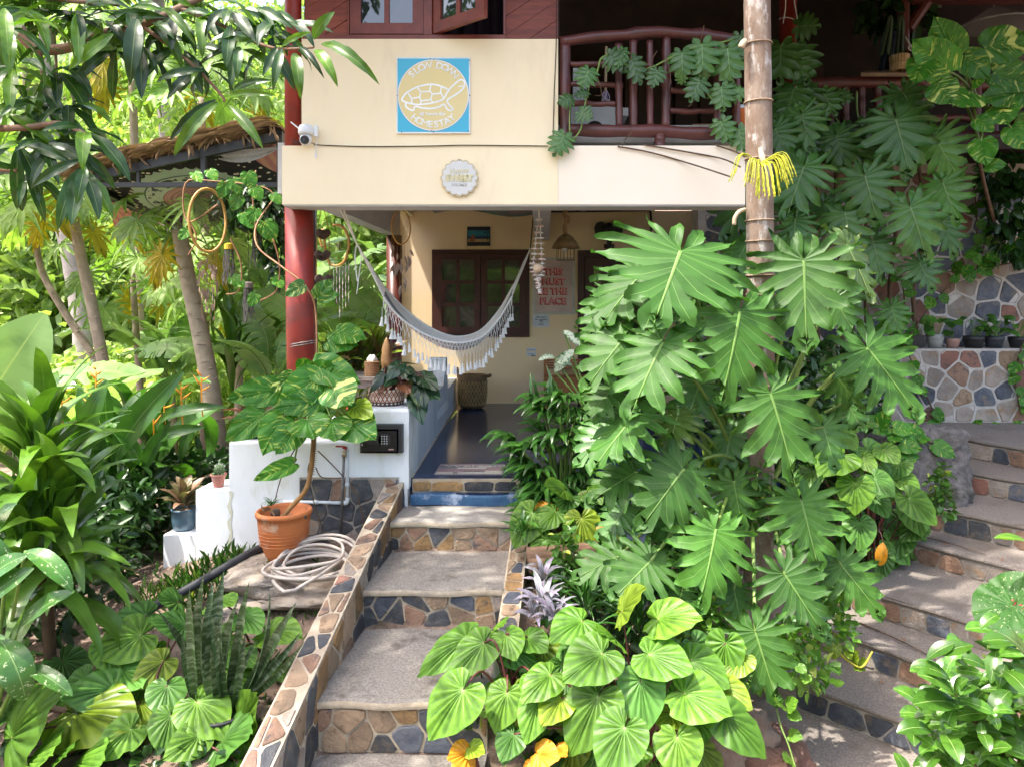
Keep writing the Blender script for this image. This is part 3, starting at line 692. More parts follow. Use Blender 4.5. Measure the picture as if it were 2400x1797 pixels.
part('cable', MB().tube(spline([cc+Vector((.075,.03,-.03)), cc+Vector((.072,.02,-.09)), cc+Vector((.068,.025,-.15))], 5), .003, 6).tube([cc+Vector((.068,.025,-.15)), cc+Vector((.067,.025,-.19))], .008, 8), m_wpl, cam_t)
part('wire_loop', MB().tube(spline([cc+Vector((-.12,.02,-.05)), cc+Vector((-.07,0,-.06)), cc+Vector((-.05,0,-.075)), cc+Vector((-.09,0,-.085)), cc+Vector((-.1,.01,-.07)), cc+Vector((.0,.02,-.07)), cc+Vector((.06,.03,-.075))], 5), .003, 6), m_cable, cam_t)
# ---------------------------------------------------------------- log railings
def logpath(a, b, wob, rg, n=7, sag=0):
    a, b = Vector(a), Vector(b)
    return [a.lerp(b, i/n)+Vector((0, rg.uniform(-wob, wob)*.5, rg.uniform(-wob, wob)+sag*math.sin(math.pi*i/n))) for i in range(n+1)]
def log(parent, name, a, b, r0, r1=None, wob=.012, seed=0, sag=0, knots=()):
    rg = random.Random(seed); r1 = r1 or r0
    p = spline(logpath(a, b, wob, rg, 6, sag), 3); n = len(p)
    rad = [(r0+(r1-r0)*i/(n-1))*(1+.06*math.sin(i*1.3+seed)+rg.uniform(-.03,.03)) for i in range(n)]
    for k in knots: rad[int(k*(n-1))] *= 1.35
    return part(name, MB().tube(p, rad, 12), m_log, parent, smooth=True)
RY = 5.56
rl = thing('log_railing', 'maroon log balcony railing with rails and crooked balusters above the pale beam', 'railing', (1, RY, 2.6))
log(rl, 'top_rail', W(1312,100,RY), W(1770,100,RY), .042, .045, .008, 3, .075, (.4,.75))
log(rl, 'bottom_rail', W(1330,302,RY), W(1770,312,RY), .048, .052, .012, 4, -.01)
log(rl, 'post', W(1324,105,RY), W(1324,342,RY), .044, .046, .004, 5)
log(rl, 'post', W(1546,318,RY), W(1546,345,RY), .042, .044, .004, 6)
for k, (px, r, t) in enumerate(((1450,.029,105),(1484,.031,98),(1523,.027,96),(1562,.034,90),(1680,.027,98),(1726,.028,104))):
    log(rl, 'baluster', W(px,t,RY+.005), W(px+(-2 if k == 3 else 1),298,RY+.005), r, r, .007, 20+k, 0, (.55,) if k in (0,3) else ())
for k, (x0, x1, py) in enumerate(((1336,1442,152),(1336,1442,198),(1336,1442,242),(1570,1674,168),(1570,1674,212),(1570,1674,260))):
    log(rl, 'short_rail', W(x0,py,RY+.01), W(x1,py+(-3 if k == 0 else 2),RY+.01), .023, .022, .006, 40+k)
# right-hand railing, farther back
QY = 8.15
r2 = thing('log_railing', 'maroon log railing of the rear terrace behind the split-leaf plants', 'railing', (4, QY, 3.2))
log(r2, 'top_rail', W(1868,196,QY), W(2160,192,QY), .075, .07, .015, 7)
log(r2, 'top_rail', W(2150,200,QY+.03), W(2450,196,QY+.03), .07, .07, .015, 8)
log(r2, 'bottom_rail', W(1868,318,QY), W(2450,322,QY), .07, .07, .015, 9)
for k, px in enumerate((1946,1981,2019,2057,2110,2160,2290,2330,2380)): log(r2, 'baluster', W(px,200,QY), W(px,318,QY), .045, .045, .01, 60+k)
for k, py in enumerate((238,278)): log(r2, 'short_rail', W(2170,py,QY), W(2285,py,QY), .04, .04, .01, 80+k)
# slanting roof braces of the verandah
solo('verandah_brace', MB().tube([W(2128,70,8.6), W(2175,0,8.6), W(2240,-90,8.6)], .07, 10).tube([W(2115,120,8.6), W(2115,-90,8.6)], .08, 10).box(2.2+PX(2160,8.5)*.5, 7, 8.5, 8.62, PZ(2,8.5), PZ(-20,8.5)), m_log, 'forked maroon roof post and tie beam above the rear terrace', 'post', smooth=False)
# things on the balconies
wm_ = thing('washing_machine', 'white machine with a round dark opening behind the log railing', 'machine', tuple(W(1400,345,6.1)))
m_machine = M('white enamel', (.62,.62,.61), (.55,.54,.52), 4, .45)
a, b = W(1338,246,6.1), W(1446,350,6.1)
part('machine_body', MB().hexa([(a.x,6.1,bT),(b.x+.04,6.1,bT),(b.x+.06,6.5,bT),(a.x,6.5,bT)], [(a.x,6.1,a.z),(b.x,6.1,a.z-.02),(b.x+.02,6.5,a.z-.02),(a.x,6.5,a.z)]), m_machine, wm_)
part('machine_lid', MB().box(b.x-.01, b.x+.10, 6.12, 6.4, a.z-.09, a.z-.02), m_machine, wm_)
oc = W(1394,305,6.1); part('round_opening', MB().tube([(oc.x, 6.097, oc.z), (oc.x, 6.10, oc.z)], .078, 28), m_dark, wm_)
bag = thing('paper_bag', 'small cream bag standing behind the upper rails', 'bag', tuple(W(1358,235,6.3)))
part('bag_body', MB().box(PX(1343,6.3), PX(1375,6.3), 6.3, 6.4, PZ(236,6.3), PZ(160,6.3)), M('white sack', (.6,.6,.58), None, 5, .8), bag)
mop = thing('mop', 'red and white string mop hanging behind the railing', 'mop', tuple(W(1421,240,6.2)))
g = MB(); g2 = MB()
for i in range(22):
    a = W(1419+rng.uniform(-3,3),212,6.2); g_ = g if i % 3 else g2
    g_.tube([a, a+Vector((rng.uniform(-.03,.03),rng.uniform(-.02,.02),-.05)), a+Vector((rng.uniform(-.055,.055),rng.uniform(-.03,.03),-.115))], .003, 4)
part('strings', g, M('mop strings', (.55,.35,.38), (.7,.68,.7), 30, .9), mop); part('strings', g2, M('blue mop strings', (.1,.12,.35), None, 30, .9), mop)
part('handle', MB().tube([W(1419,214,6.2), W(1421,110,6.2)], .012, 8), M('pale wood', (.45,.32,.19), None, 6, .7), mop)
box = thing('carton', 'brown cardboard carton with red lettering behind the bottom rail', 'carton', tuple(W(1645,310,6.0)))
part('carton_body', MB().box(PX(1624,6.0), PX(1668,6.0), 6.0, 6.25, bT, PZ(291,6.0)), M('cardboard', (.36,.23,.13), None, 6, .9), box)
lettering('letter', 'Moiao', W(1648,299,5.996), .05, M('red print', (.5,.03,.03), None, 4, .7), box, .003, .0008)
bkt = thing('bucket', 'orange bucket with a white cap behind the palm trunk', 'bucket', tuple(W(1740,305,6.0)))
part('bucket_body', MB().lathe(W(1738,300,6.0), [(.06,0),(.075,.14),(.077,.15),(.07,.15)], 20), M('orange plastic', (.55,.14,.03), None, 5, .5), bkt, smooth=True)
part('bucket_cap', MB().lathe(W(1738,262,6.0), [(.032,0),(.034,.03),(.02,.055),(.005,.06)], 16), m_wpl, bkt, smooth=True)
# rear terrace: cup, clothes, net
tb = thing('terrace_table', 'rough plank table top resting on the rear railing', 'table', tuple(W(2090,180,8.0)))
m_plank = M('weathered plank', (.30,.20,.13), (.2,.13,.085), 8, .85, .4, 20, stretch=(1,6,6))
part('table_top', MB().hexa([tuple(W(2018,180,7.95)),tuple(W(2155,180,7.95)),tuple(W(2165,176,8.5)),tuple(W(2030,176,8.5))], [tuple(W(2018,171,7.95)),tuple(W(2155,171,7.95)),tuple(W(2165,166,8.5)),tuple(W(2030,166,8.5))]), m_plank, tb)
cup = thing('bamboo_cup', 'bamboo slat holder standing on the plank table top', 'cup', tuple(W(2108,168,8.05)))
cb = W(2108,168,8.05); m_bam = M('pale bamboo', (.55,.40,.22), (.42,.28,.14), 12, .7, rnd=.15)
for i in range(22):
    a = 2*math.pi*i/22; d = Vector((math.cos(a), math.sin(a), 0))
    part('slat', MB().bar(cb+d*.098, cb+d*.104+Vector((0,0,.175)), .024, .008, d), m_bam, cup)
part('band', MB().tube([cb+Vector((.108*math.cos(R(i*18)), .108*math.sin(R(i*18)), .09)) for i in range(21)], .004, 5), m_plank, cup)
def garment(name, pts, label, m, Y, wv):
    t = thing(name, label, 'clothing', tuple(W(pts[0][0], pts[0][1], Y)))
    def f(u, v):
        y = pts[0][1]+(pts[1][1]-pts[0][1])*v; c = pts[0][0]+(pts[1][0]-pts[0][0])*v; w = wv[0]+(wv[1]-wv[0])*v
        p = W(c+(u-.5)*w, y+4*math.sin(u*9), Y+.04*math.sin(u*14+v*2)*v); return p
    o = part('cloth', MB().grid(f, 20, 8), m, t, smooth=True); o.modifiers.new('thickness', 'SOLIDIFY').thickness = .006
garment('hanging_shirt', [(2088,38),(2074,128)], 'olive green cloth hanging in a narrow fold beside the forked post', M('olive cloth', (.05,.085,.05), (.035,.06,.035), 8, .9), 8.35, (10,32))
garment('hanging_shirt', [(2112,38),(2110,126)], 'olive green cloth hanging straight below the forked post', M('olive cloth dark', (.05,.085,.05), (.035,.06,.035), 8, .9), 8.36, (14,26))
garment('hanging_trousers', [(2088,70),(2078,166)], 'navy blue trousers hanging behind the green cloths', M('navy cloth', (.008,.018,.045), None, 8, .9), 8.5, (30,38))
mn = thing('mosquito_net', 'white cone-shaped mosquito net hanging in the dark rear terrace', 'net', tuple(W(2330,175,9.2)))
m_net, t_, b_, new_, link_ = _nm('white netting'); b_.inputs['Base Color'].default_value = (.55,.56,.6,1); b_.inputs['Alpha'].default_value = .16; b_.inputs['Roughness'].default_value = .9
nc = W(2330,16,9.2)
part('net_cone', MB().lathe(nc, [(.50,-.92),(.49,-.5),(.48,-.30),(.40,-.235),(.22,-.12),(.10,-.04),(.015,0)], 28), m_net, mn, smooth=True)
part('net_ring', MB().tube([nc+Vector((.485*math.cos(R(i*12)), .485*math.sin(R(i*12)), -.29)) for i in range(31)], .010, 6), M('net hem', (.35,.36,.38), None, 9, .9), mn)
part('net_cord', MB().tube([nc, nc+Vector((0,0,.25))], .005, 5), m_rope, mn)
rp_ = thing('hammock_rope', 'white rope with a knot hanging beside the green cloth', 'rope', tuple(W(2130,90,8.4)))
part('rope_strand', MB().tube([W(2122,86,8.4), W(2134,108,8.4), W(2148,132,8.4), W(2170,160,8.4)], .011, 6).tube(spline([W(2134,106,8.38), W(2129,114,8.38), W(2138,120,8.38), W(2142,112,8.38), W(2134,106,8.38)], 4), .008, 6), m_rope, rp_, smooth=True)
# hanging planter high in the dark corner
# ---------------------------------------------------------------- porch: wall decorations
def at_wall(px, py, d=.02): return W(px, py, BY-d)
m_pict = M('picture sea', (.02,.22,.30), (.015,.12,.2), 2, .5); m_pictd = M('picture edge', (.015,.02,.03), None, 4, .5)
pc_ = thing('beach_picture', 'small dark-framed tin picture of a beach above the window', 'picture', tuple(at_wall(1122,554)))
a, b = at_wall(1095,532), at_wall(1149,577)
part('picture_board', MB().box(a.x, b.x, BY-.02, BY-.002, b.z, a.z), m_pictd, pc_)
h = a.z-b.z; w_ = b.x-a.x
part('picture_sky', MB().box(a.x+.012, b.x-.012, BY-.022, BY-.0202, b.z+h*.52, a.z-h*.2), m_pict, pc_)
part('picture_sea', MB().box(a.x+.012, b.x-.012, BY-.022, BY-.0202, b.z+h*.36, b.z+h*.515), M('picture deep sea', (.01,.05,.12), None, 4, .5), pc_)
part('picture_sand', MB().box(a.x+.012, b.x-.012, BY-.022, BY-.0202, b.z+h*.2, b.z+h*.355), M('picture sand', (.55,.36,.16), None, 4, .5), pc_)
part('picture_figure', MB().prism([(a.x+.03,b.z+h*.22),(a.x+.11,b.z+h*.22),(a.x+.10,b.z+h*.5),(a.x+.075,b.z+h*.62),(a.x+.055,b.z+h*.5)], BY-.0235, BY-.0225), M('picture brown', (.30,.12,.06), None, 4, .5), pc_)
part('picture_palm', MB().tube([(b.x-.03,BY-.024,b.z+h*.22),(b.x-.045,BY-.024,b.z+h*.5),(b.x-.03,BY-.024,b.z+h*.72)], .005, 5).tube([(b.x-.09,BY-.024,b.z+h*.66),(b.x-.03,BY-.024,b.z+h*.74),(b.x-.015,BY-.024,b.z+h*.66)], .007, 5), m_pictd, pc_)
# poster
ps = thing('lettered_poster', 'pale pink poster with red letters THIS MUST BE THE PLACE', 'poster', tuple(at_wall(1298,670)))
a, b = at_wall(1249,604), at_wall(1347,737)
part('poster_frame', MB().box(a.x, b.x, BY-.014, BY-.002, b.z, a.z), M('pale frame', (.62,.60,.55), None, 5, .5), ps)
part('poster_sheet', MB().box(a.x+.03, b.x-.03, BY-.0165, BY-.0145, b.z+.03, a.z-.03), M('poster pink', (.66,.50,.44), None, 3, .5), ps)
m_red = M('poster red', (.55,.03,.03), None, 4, .5); m_pink = M('poster salmon', (.78,.36,.34), None, 4, .5)
for s, py, cx_ in (('THIS',637,1298),('MUST',660,1298),('BE THE',683,1296),('PLACE',706,1297)):
    p = at_wall(cx_, py, .018)
    lettering('letter', s, p+Vector((-.008,0,-.006)), .125, m_red, ps, .009, .0006)
    lettering('letter', s, p+Vector((.002,-.003,.002)), .125, m_pink, ps, .003, .0006)
# notices
nt1 = thing('wifi_notice', 'white paper wifi notice with small print taped below the poster', 'notice', tuple(at_wall(1268,753)))
a, b = at_wall(1249,738), at_wall(1287,767); m_paper = M('paper', (.72,.76,.82), None, 4, .8)
part('paper', MB().box(a.x, b.x, BY-.006, BY-.002, b.z, a.z), m_paper, nt1)
m_ink = M('ink', (.05,.05,.06), None, 4, .8)
for s, px, py, sz in (('Wifi:  Slow2','1268',744,.028),('Pass:  homestay',1268,749.5,.026),('Wi-Fi',1268,761,.034)): lettering('letter', s, at_wall(float(px), py, .0075), sz, m_ink, nt1, .0004, .0004)
g = MB()
for r in (.012,.024,.036):
    g.tube([at_wall(1268,757.5,.008)+Vector((r*math.sin(R(t)), 0, r*math.cos(R(t)))) for t in range(-45,46,15)], .0035, 4)
part('wifi_symbol', g, m_ink, nt1)
nt2 = thing('direction_label', 'two small white strip labels with a black arrow low on the wall', 'label', tuple(at_wall(1245,828)))
for y0, y1 in ((816,824),(826,835)):
    a, b = at_wall(1234,y0), at_wall(1256,y1); part('paper', MB().box(a.x, b.x, BY-.006, BY-.002, b.z, a.z), m_paper, nt2)
lettering('letter', 'Reception', at_wall(1245,820,.0075), .026, m_ink, nt2, 0, .0004); lettering('letter', 'upstairs', at_wall(1244,830,.0075), .026, m_ink, nt2, 0, .0004)
a = at_wall(1245,834,.009); part('arrow', MB().prism([(a.x,a.z),(a.x+.02,a.z+.014),(a.x+.02,a.z+.005),(a.x+.06,a.z+.005),(a.x+.06,a.z-.005),(a.x+.02,a.z-.005),(a.x+.02,a.z-.014)], BY-.0088, BY-.0072), m_ink, nt2)
# elephant head
el = thing('elephant_head', 'black carved elephant head mounted above the door', 'ornament', tuple(at_wall(1426,545)))
m_el = M('black carving', (.012,.010,.009), None, 9, .5)
ec = at_wall(1427,540,.12)
def ell(c, rx, ry, rz, n=14, m=10):
    c = Vector(c); return MB().grid(lambda u, v: tuple(c+Vector((rx*math.cos(u*2*math.pi)*math.sin(v*math.pi), ry*math.sin(u*2*math.pi)*math.sin(v*math.pi), rz*math.cos(v*math.pi)))), n, m)
part('skull', ell(ec, .085, .10, .10), m_el, el, smooth=True)
part('trunk', MB().tube(spline([ec+Vector((0,-.05,-.03)), ec+Vector((.0,-.12,-.10)), ec+Vector((-.005,-.10,-.2)), ec+Vector((-.01,-.11,-.27))], 5), [.055-.0022*i for i in range(16)], 10), m_el, el, smooth=True)
for s in (-1, 1):
    pts = [(0,.09),(.06,.11),(.12,.09),(.15,.02),(.13,-.06),(.09,-.09),(.05,-.05),(0,-.03)]
    g = MB().prism([(ec.x+s*(.05+x), ec.z+z+.01) for x, z in pts], ec.y+.02, ec.y+.045); part('ear', g, m_el, el)
    part('tusk', MB().tube([ec+Vector((s*.035,-.08,-.09)), ec+Vector((s*.05,-.11,-.13)), ec+Vector((s*.075,-.12,-.16))], [.010,.008,.003], 6), M('carved tusk', (.10,.07,.05), None, 5, .5), el)
nb = thing('room_number', 'small dark number plate 02 under the elephant head', 'number plate', tuple(at_wall(1428,577)))
a, b = at_wall(1416,573), at_wall(1440,583); part('plate', MB().box(a.x, b.x, BY-.02, BY-.002, b.z, a.z), m_dframe, nb)
lettering('letter', '02', at_wall(1428,578,.021), .06, m_paper, nb, .002, .0005)
# ---------------------------------------------------------------- hammock
m_ham = M('white cotton weave', (.82,.78,.72), (.74,.70,.65), 40, .9, .3, 90); m_ham2 = M('grey woven stripe', (.20,.20,.21), None, 30, .9); m_cot = M('white cotton cord', (.84,.82,.79), (.78,.76,.73), 30, .9)
ham = thing('hammock', 'white fringed macrame hammock slung across the porch', 'hammock', tuple(W(1070,800,6.6)))
HL, HR = W(793,482,5.70), W(1243,583,7.6)
fe = spline([W(899,696,6.35), W(930,737,6.4), W(985,778,6.45), W(1040,799,6.5), W(1085,803,6.55), W(1130,789,6.65), W(1170,746,6.8), W(1200,694,6.95)], 6)
be = spline([W(904,676,6.75), W(940,716,6.85), W(990,757,6.9), W(1040,783,6.95), W(1085,789,7.0), W(1130,772,7.1), W(1172,724,7.2), W(1204,668,7.25)], 6)
nf = len(fe)
def hs_(u, v):
    i = u*(nf-1); k = min(int(i), nf-2); f = i-k
    a = fe[k].lerp(fe[k+1], f); b = be[k].lerp(be[k+1], f)
    return a.lerp(b, v)+Vector((0, 0, -.10*math.sin(math.pi*v)*math.sin(math.pi*u)+.006*math.sin(v*50)))
o = part('hammock_bed', MB().grid(hs_, nf-1, 14), m_ham, ham, smooth=True)
g = MB()
for v in (.02,.07,.12,.2,.3,.4,.55): g.tube([hs_(i/(nf-1), v)+Vector((0,-.004,.004)) for i in range(nf)], .0045, 5)
part('woven_stripe', g, m_ham2, o)
part('edge_cord', MB().tube(fe, .010, 6).tube(be, .010, 6), m_cot, o, smooth=True)
def bundle(anchor, ends, n, knot):
    g = MB()
    for i in range(n):
        e = ends(i/(n-1)); k = anchor.lerp(sum((ends(j/4) for j in range(5)), Vector())/5, knot)
        g.tube([anchor+Vector((rng.uniform(-.005,.005),0,rng.uniform(-.005,.005))), k+Vector((rng.uniform(-.012,.012),rng.uniform(-.012,.012),0)), e], [.003,.005,.006], 5)
    return g
kL = HL.lerp(W(840,580,6.0), .0); aL = W(836,572,5.98)
part('rope', MB().tube([HL, aL], .007, 6).tube([HL+Vector((.03,0,0)), aL], .007, 6), m_cot, ham)
part('clew', bundle(aL, lambda t: hs_(0, t), 20, .4), m_cot, ham)
part('tail_cord', MB().tube(spline([aL, W(832,600,5.98), W(834,630,5.98), W(838,660,5.98)], 4), .005, 5).tube(spline([aL, W(846,600,5.98), W(842,640,5.98), W(836,690,5.98)], 4), .004, 5), m_cot, ham)
part('clew', bundle(HR, lambda t: hs_(1, t), 20, .35), m_cot, ham)
part('rope', MB().tube([HR, W(1248,530,7.7), W(1250,500,7.75)], .006, 6), m_cable, ham)
# fringe: net of cords ending in tassels
tasm = MB().tube([(0,0,0), (0,0,-.012), (0,0,-.02), (0,0,-.075)], [.006,.011,.008,.019], 7).mesh('tassel')
g = MB(); NT = 40
def fp(t): i = t*(nf-1); k = min(int(i), nf-2); return fe[k].lerp(fe[k+1], i-k)
for i in range(NT+1):
    t = i/NT; top = fp(t)+Vector((0,-.012,0)); dep = .20*(1-.25*abs(2*t-1)); 
    for s in (-1, 1):
        tt = min(1, max(0, t+s*.5/NT)); q = fp(tt); m1 = q+Vector((0,-.014,-dep*.33)); tt2 = min(1, max(0, t)); m2 = fp(tt2)+Vector((0,-.014,-dep*.66))
        g.tube([top, m1, m2], .0028, 4)
    e = fp(t)+Vector((rng.uniform(-.01,.01), -.014, -dep*.66)); e2 = e+Vector((0,0,-dep*.3-rng.uniform(0,.05)))
    g.tube([e, e2], .0028, 4)
    part('tassel', tasm, m_cot, ham, Matrix.Translation(e2) @ Matrix.Rotation(rng.uniform(-.12,.12), 4, 'Y') @ Matrix.Scale(rng.uniform(.85,1.25), 4))
part('fringe_net', g, m_cot, ham)
# ---------------------------------------------------------------- hanging ornaments
m_ratt = M('rattan', (.52,.30,.08), (.40,.21,.055), 10, .5); m_thr = M('tan thread', (.42,.25,.08), None, 9, .8); m_feath = M('brown feather', (.20,.13,.10), (.35,.26,.21), 14, .8)
def ring(c, rx, rz, r, yaw=0, n=36, seg=8):
    c = Vector(c); return MB().tube([c+Vector((rx*math.cos(t)*math.cos(yaw), rx*math.cos(t)*math.sin(yaw), rz*math.sin(t))) for t in [2*math.pi*i/n for i in range(n+1)]], r, seg, False)
def web(c, rx, rz, yaw, turns, r, wav=.06):
    c = Vector(c); g = MB(); pts = []
    for i in range(turns*24):
        t = 2*math.pi*i/24; q = .97-(.9*i/(turns*24)); q *= 1-wav*abs(math.sin(t*4.5))
        pts.append(c+Vector((rx*q*math.cos(t)*math.cos(yaw), rx*q*math.cos(t)*math.sin(yaw), rz*q*math.sin(t))))
    return g.tube(pts, r, 4)
feather = MB().add([(0,0,0),(.012,.002,-.02),(.015,.004,-.05),(.004,.0,-.085),(-.012,-.003,-.05),(-.011,-.002,-.02)], [(0,1,2,3,4,5)]).mesh('feather')
def dreamcatcher(label, px, py, rxp, rzp, Y, yaw, tops, drops, mr=.0065):
    c = W(px, py, Y); rx, rz = rxp*Y/FPX, rzp*Y/FPX
    t = thing('dream_catcher', label, 'dream catcher', tuple(c))
    part('hoop', ring(c, rx/max(.3, math.cos(yaw)), rz, mr, yaw), m_ratt, t, smooth=True)
    part('web', web(c, rx/max(.3, math.cos(yaw)), rz, yaw, 9, .0016), m_thr, t)
    part('cord', MB().tube([c+Vector((0,0,rz)), c+Vector((0,0,rz+tops))], .003, 5), m_thr, t)
    for i in range(drops):
        a = math.pi*(1.12+.76*i/(drops-1)); q = c+Vector((rx*math.cos(a), rx*math.cos(a)*math.tan(yaw), rz*math.sin(a))); L = rng.uniform(.18,.42)
        part('string', MB().tube([q, q+Vector((rng.uniform(-.02,.02),0,-L))], .0015, 4), m_thr, t)
        for k in range(4):
            f = rng.uniform(.25, 1); part('feather', feather, m_feath, t, Matrix.Translation(q+Vector((0,0,-L*f))) @ Matrix.Rotation(rng.uniform(0,6), 4, 'Z') @ Matrix.Rotation(rng.uniform(-.5,.5), 4, 'Y') @ Matrix.Scale(rng.uniform(.8,1.3), 4))
    return t
dreamcatcher('tan hoop dream catcher with feathers hanging under the porch ceiling', 940, 533, 19.5, 40, 6.3, R(35), .06, 7)
big = thing('dream_catcher', 'large thick rattan hoop with a thread web hanging from the black frame', 'dream catcher', tuple(W(487,517,6.4)))
c = W(487,517,6.4)
part('hoop', ring(c, 26*6.4/FPX/math.cos(R(55)), 74*6.4/FPX, .013, R(55)), m_ratt, big, smooth=True)
part('web', web(c+Vector((0,0,.09)), 22*6.4/FPX/math.cos(R(55)), 48*6.4/FPX, R(55), 13, .0036, .05), M('dark thread', (.06,.05,.02), None, 5, .8), big)
for i in range(9):
    q = W(468+i*5, 588, 6.4+.02*i); L = rng.uniform(.35,.75)
    part('string', MB().tube([q, q+Vector((0,0,-L))], .0015, 4), m_thr, big)
    for k in range(6): part('feather', feather, m_feath, big, Matrix.Translation(q+Vector((0,0,-L*rng.uniform(.1,1)))) @ Matrix.Rotation(rng.uniform(0,6), 4, 'Z') @ Matrix.Rotation(rng.uniform(-.4,.4), 4, 'Y') @ Matrix.Scale(rng.uniform(.7,1.1), 4))
cur = thing('rattan_spiral', 'curled rattan vine ring with hanging shell strings behind the pillar', 'ornament', tuple(W(795,560,6.9)))
part('vine_ring', MB().tube(spline([W(755,580,6.9), W(750,560,6.9), W(757,540,6.9), W(765,600,6.95), W(780,622,6.95), W(805,615,6.9), W(818,575,6.9), W(812,545,6.9), W(798,530,6.9), W(780,528,6.9)], 6), .013, 8), m_ratt, cur, smooth=True)
for i in range(6):
    q = W(782+i*7, 622-abs(i-2)*3, 6.92); L = rng.uniform(.3,.55)
    part('string', MB().tube([q, q+Vector((0,0,-L))], .002, 4), m_cot, cur)
    for k in range(7): part('shell_bit', feather, m_feath, cur, Matrix.Translation(q+Vector((0,0,-L*(k+.5)/7))) @ Matrix.Rotation(rng.uniform(0,6), 4, 'Z') @ Matrix.Scale(.6, 4))
# coconut-heart mobile
m_coco = M('coconut husk', (.085,.05,.032), (.05,.03,.02), 25, .85, .6, 60)
ch = thing('coconut_mobile', 'three heart-cut coconut shells strung one below another', 'mobile', tuple(W(756,570,5.95)))
for k, (px, py, w_, d_) in enumerate(((757,550,17,.4),(756,600,18,.8),(759,658,20,.9))):
    c = W(px, py, 5.95); r = w_*5.95/FPX
    def hf(u, v, c=c, r=r, d_=d_, k=k):
        t = u*2*math.pi; ph = v*math.pi; x = math.sin(ph)*math.cos(t); z = math.cos(ph); y = math.sin(ph)*math.sin(t)
        zz = z*.72-(.42*d_*max(0, 1-abs(x)*2.2) if z > -.2 else 0)+.25*abs(x)
        return tuple(c+Vector((x*r*1.08, y*r*.7, zz*r)))
    part('coconut_shell', MB().grid(hf, 24, 14), m_coco, ch, smooth=True)
g = MB()
tp = W(756,478,5.95)
for s in (-1, 1):
    g.tube([tp, W(757+s*13,536,5.93)], .003, 5).tube([W(757+s*14,556,5.93), W(757+s*15,590,5.93)], .004, 5).tube([W(757+s*15,606,5.93), W(758+s*16,648,5.93)], .004, 5)
part('cord', g, m_thr, ch)
# shell garland
m_shell = M('pink shell', (.62,.42,.40), (.75,.68,.64), 14, .5, rnd=.2); m_shellw = M('white shell', (.75,.72,.68), None, 9, .5)
sg = thing('shell_garland', 'double string of pink and white seashells hanging from the ceiling beam', 'garland', tuple(W(1262,580,6.1)))
shellm = MB().lathe((0,0,0), [(.004,.010),(.020,.006),(.034,-.002),(.022,-.007),(.005,-.009)][::-1], 9, 1.15, .8).mesh('shell', True)
top = W(1263,492,6.1); L1 = [top]+[W(x, y, 6.1) for x, y in ((1261,520),(1257,550),(1255,575),(1252,600),(1249,622),(1252,640),(1262,655))]; L2 = [top]+[W(x, y, 6.1) for x, y in ((1266,520),(1267,550),(1268,575),(1269,600),(1271,622),(1270,640),(1262,655))]
part('cord', MB().tube(L1, .003, 5).tube(L2, .003, 5).tube([W(1262,655,6.1), W(1262,690,6.1)], .003, 5), m_cot, sg)
k = 0
for L in (L1, L2):
    sp_ = spline(L, 6)
    for q in sp_[5::3]: part('shell', shellm, m_shell if k % 3 else m_shellw, sg, Matrix.Translation(q) @ Matrix.Rotation(rng.uniform(0,6), 4, 'Z') @ Matrix.Rotation(rng.uniform(-.35,.35), 4, 'X') @ Matrix.Scale(rng.uniform(.7,1.15), 4)); k += 1
for i in range(9): part('shell', shellm, m_shellw if i % 2 else m_shell, sg, Matrix.Translation(W(1262+rng.uniform(-5,5), 655+i*4, 6.1)) @ Matrix.Rotation(rng.uniform(0,6), 4, 'Z') @ Matrix.Rotation(rng.uniform(-.8,.8), 4, 'X') @ Matrix.Scale(rng.uniform(.6,.95), 4))
part('round_shell', MB().lathe(W(1260,628,6.06), [(.008,-.038),(.03,-.026),(.040,0),(.034,.022),(.015,.034),(.004,.036)], 18), M('orange shell', (.70,.42,.24), (.75,.6,.45), 6, .4), sg, smooth=True)
# basket lamp
lp_ = thing('basket_lamp', 'hanging lamp with a bare bulb under a wicker basket hood', 'lamp', tuple(W(1326,580,7.6)))
LYY = 7.6
part('rope', MB().tube(spline([W(1327,470,LYY), W(1324,500,LYY), W(1329,515,LYY), W(1324,530,LYY), W(1325,548,LYY)], 5), [.026]*8+[.034]*5+[.024]*8, 10), M('jute rope', (.30,.18,.08), (.2,.12,.05), 25, .9, .6, 60), lp_, smooth=True)
lc = W(1326,548,LYY); m_wick = M('dark wicker', (.22,.14,.05), (.12,.075,.03), 20, .7)
part('hood', MB().lathe(lc, [(.155,-.16),(.125,-.10),(.08,-.04),(.03,-.005),(.012,0)], 24), m_wick, lp_, smooth=True)
g = MB()
for i in range(8):
    a = R(i*45+10); g.tube([lc+Vector((.095*math.cos(a), .095*math.sin(a), -.10)), lc+Vector((.10*math.cos(a), .10*math.sin(a), -.285))], .004, 5)
g.tube([lc+Vector((.1*math.cos(R(i*15)), .1*math.sin(R(i*15)), -.285)) for i in range(25)], .005, 5)
part('cage', g, m_wick, lp_)
part('bulb', MB().lathe(lc+Vector((-.01,0,-.16)), [(.006,-.045),(.025,-.036),(.034,-.012),(.030,.012),(.016,.035),(.014,.06)], 16), M('bulb glass', (.62,.63,.66), None, 4, .25), lp_, smooth=True)
part('socket', MB().lathe(lc+Vector((-.01,0,-.10)), [(.018,0),(.018,.09)], 12), m_blackpl, lp_)
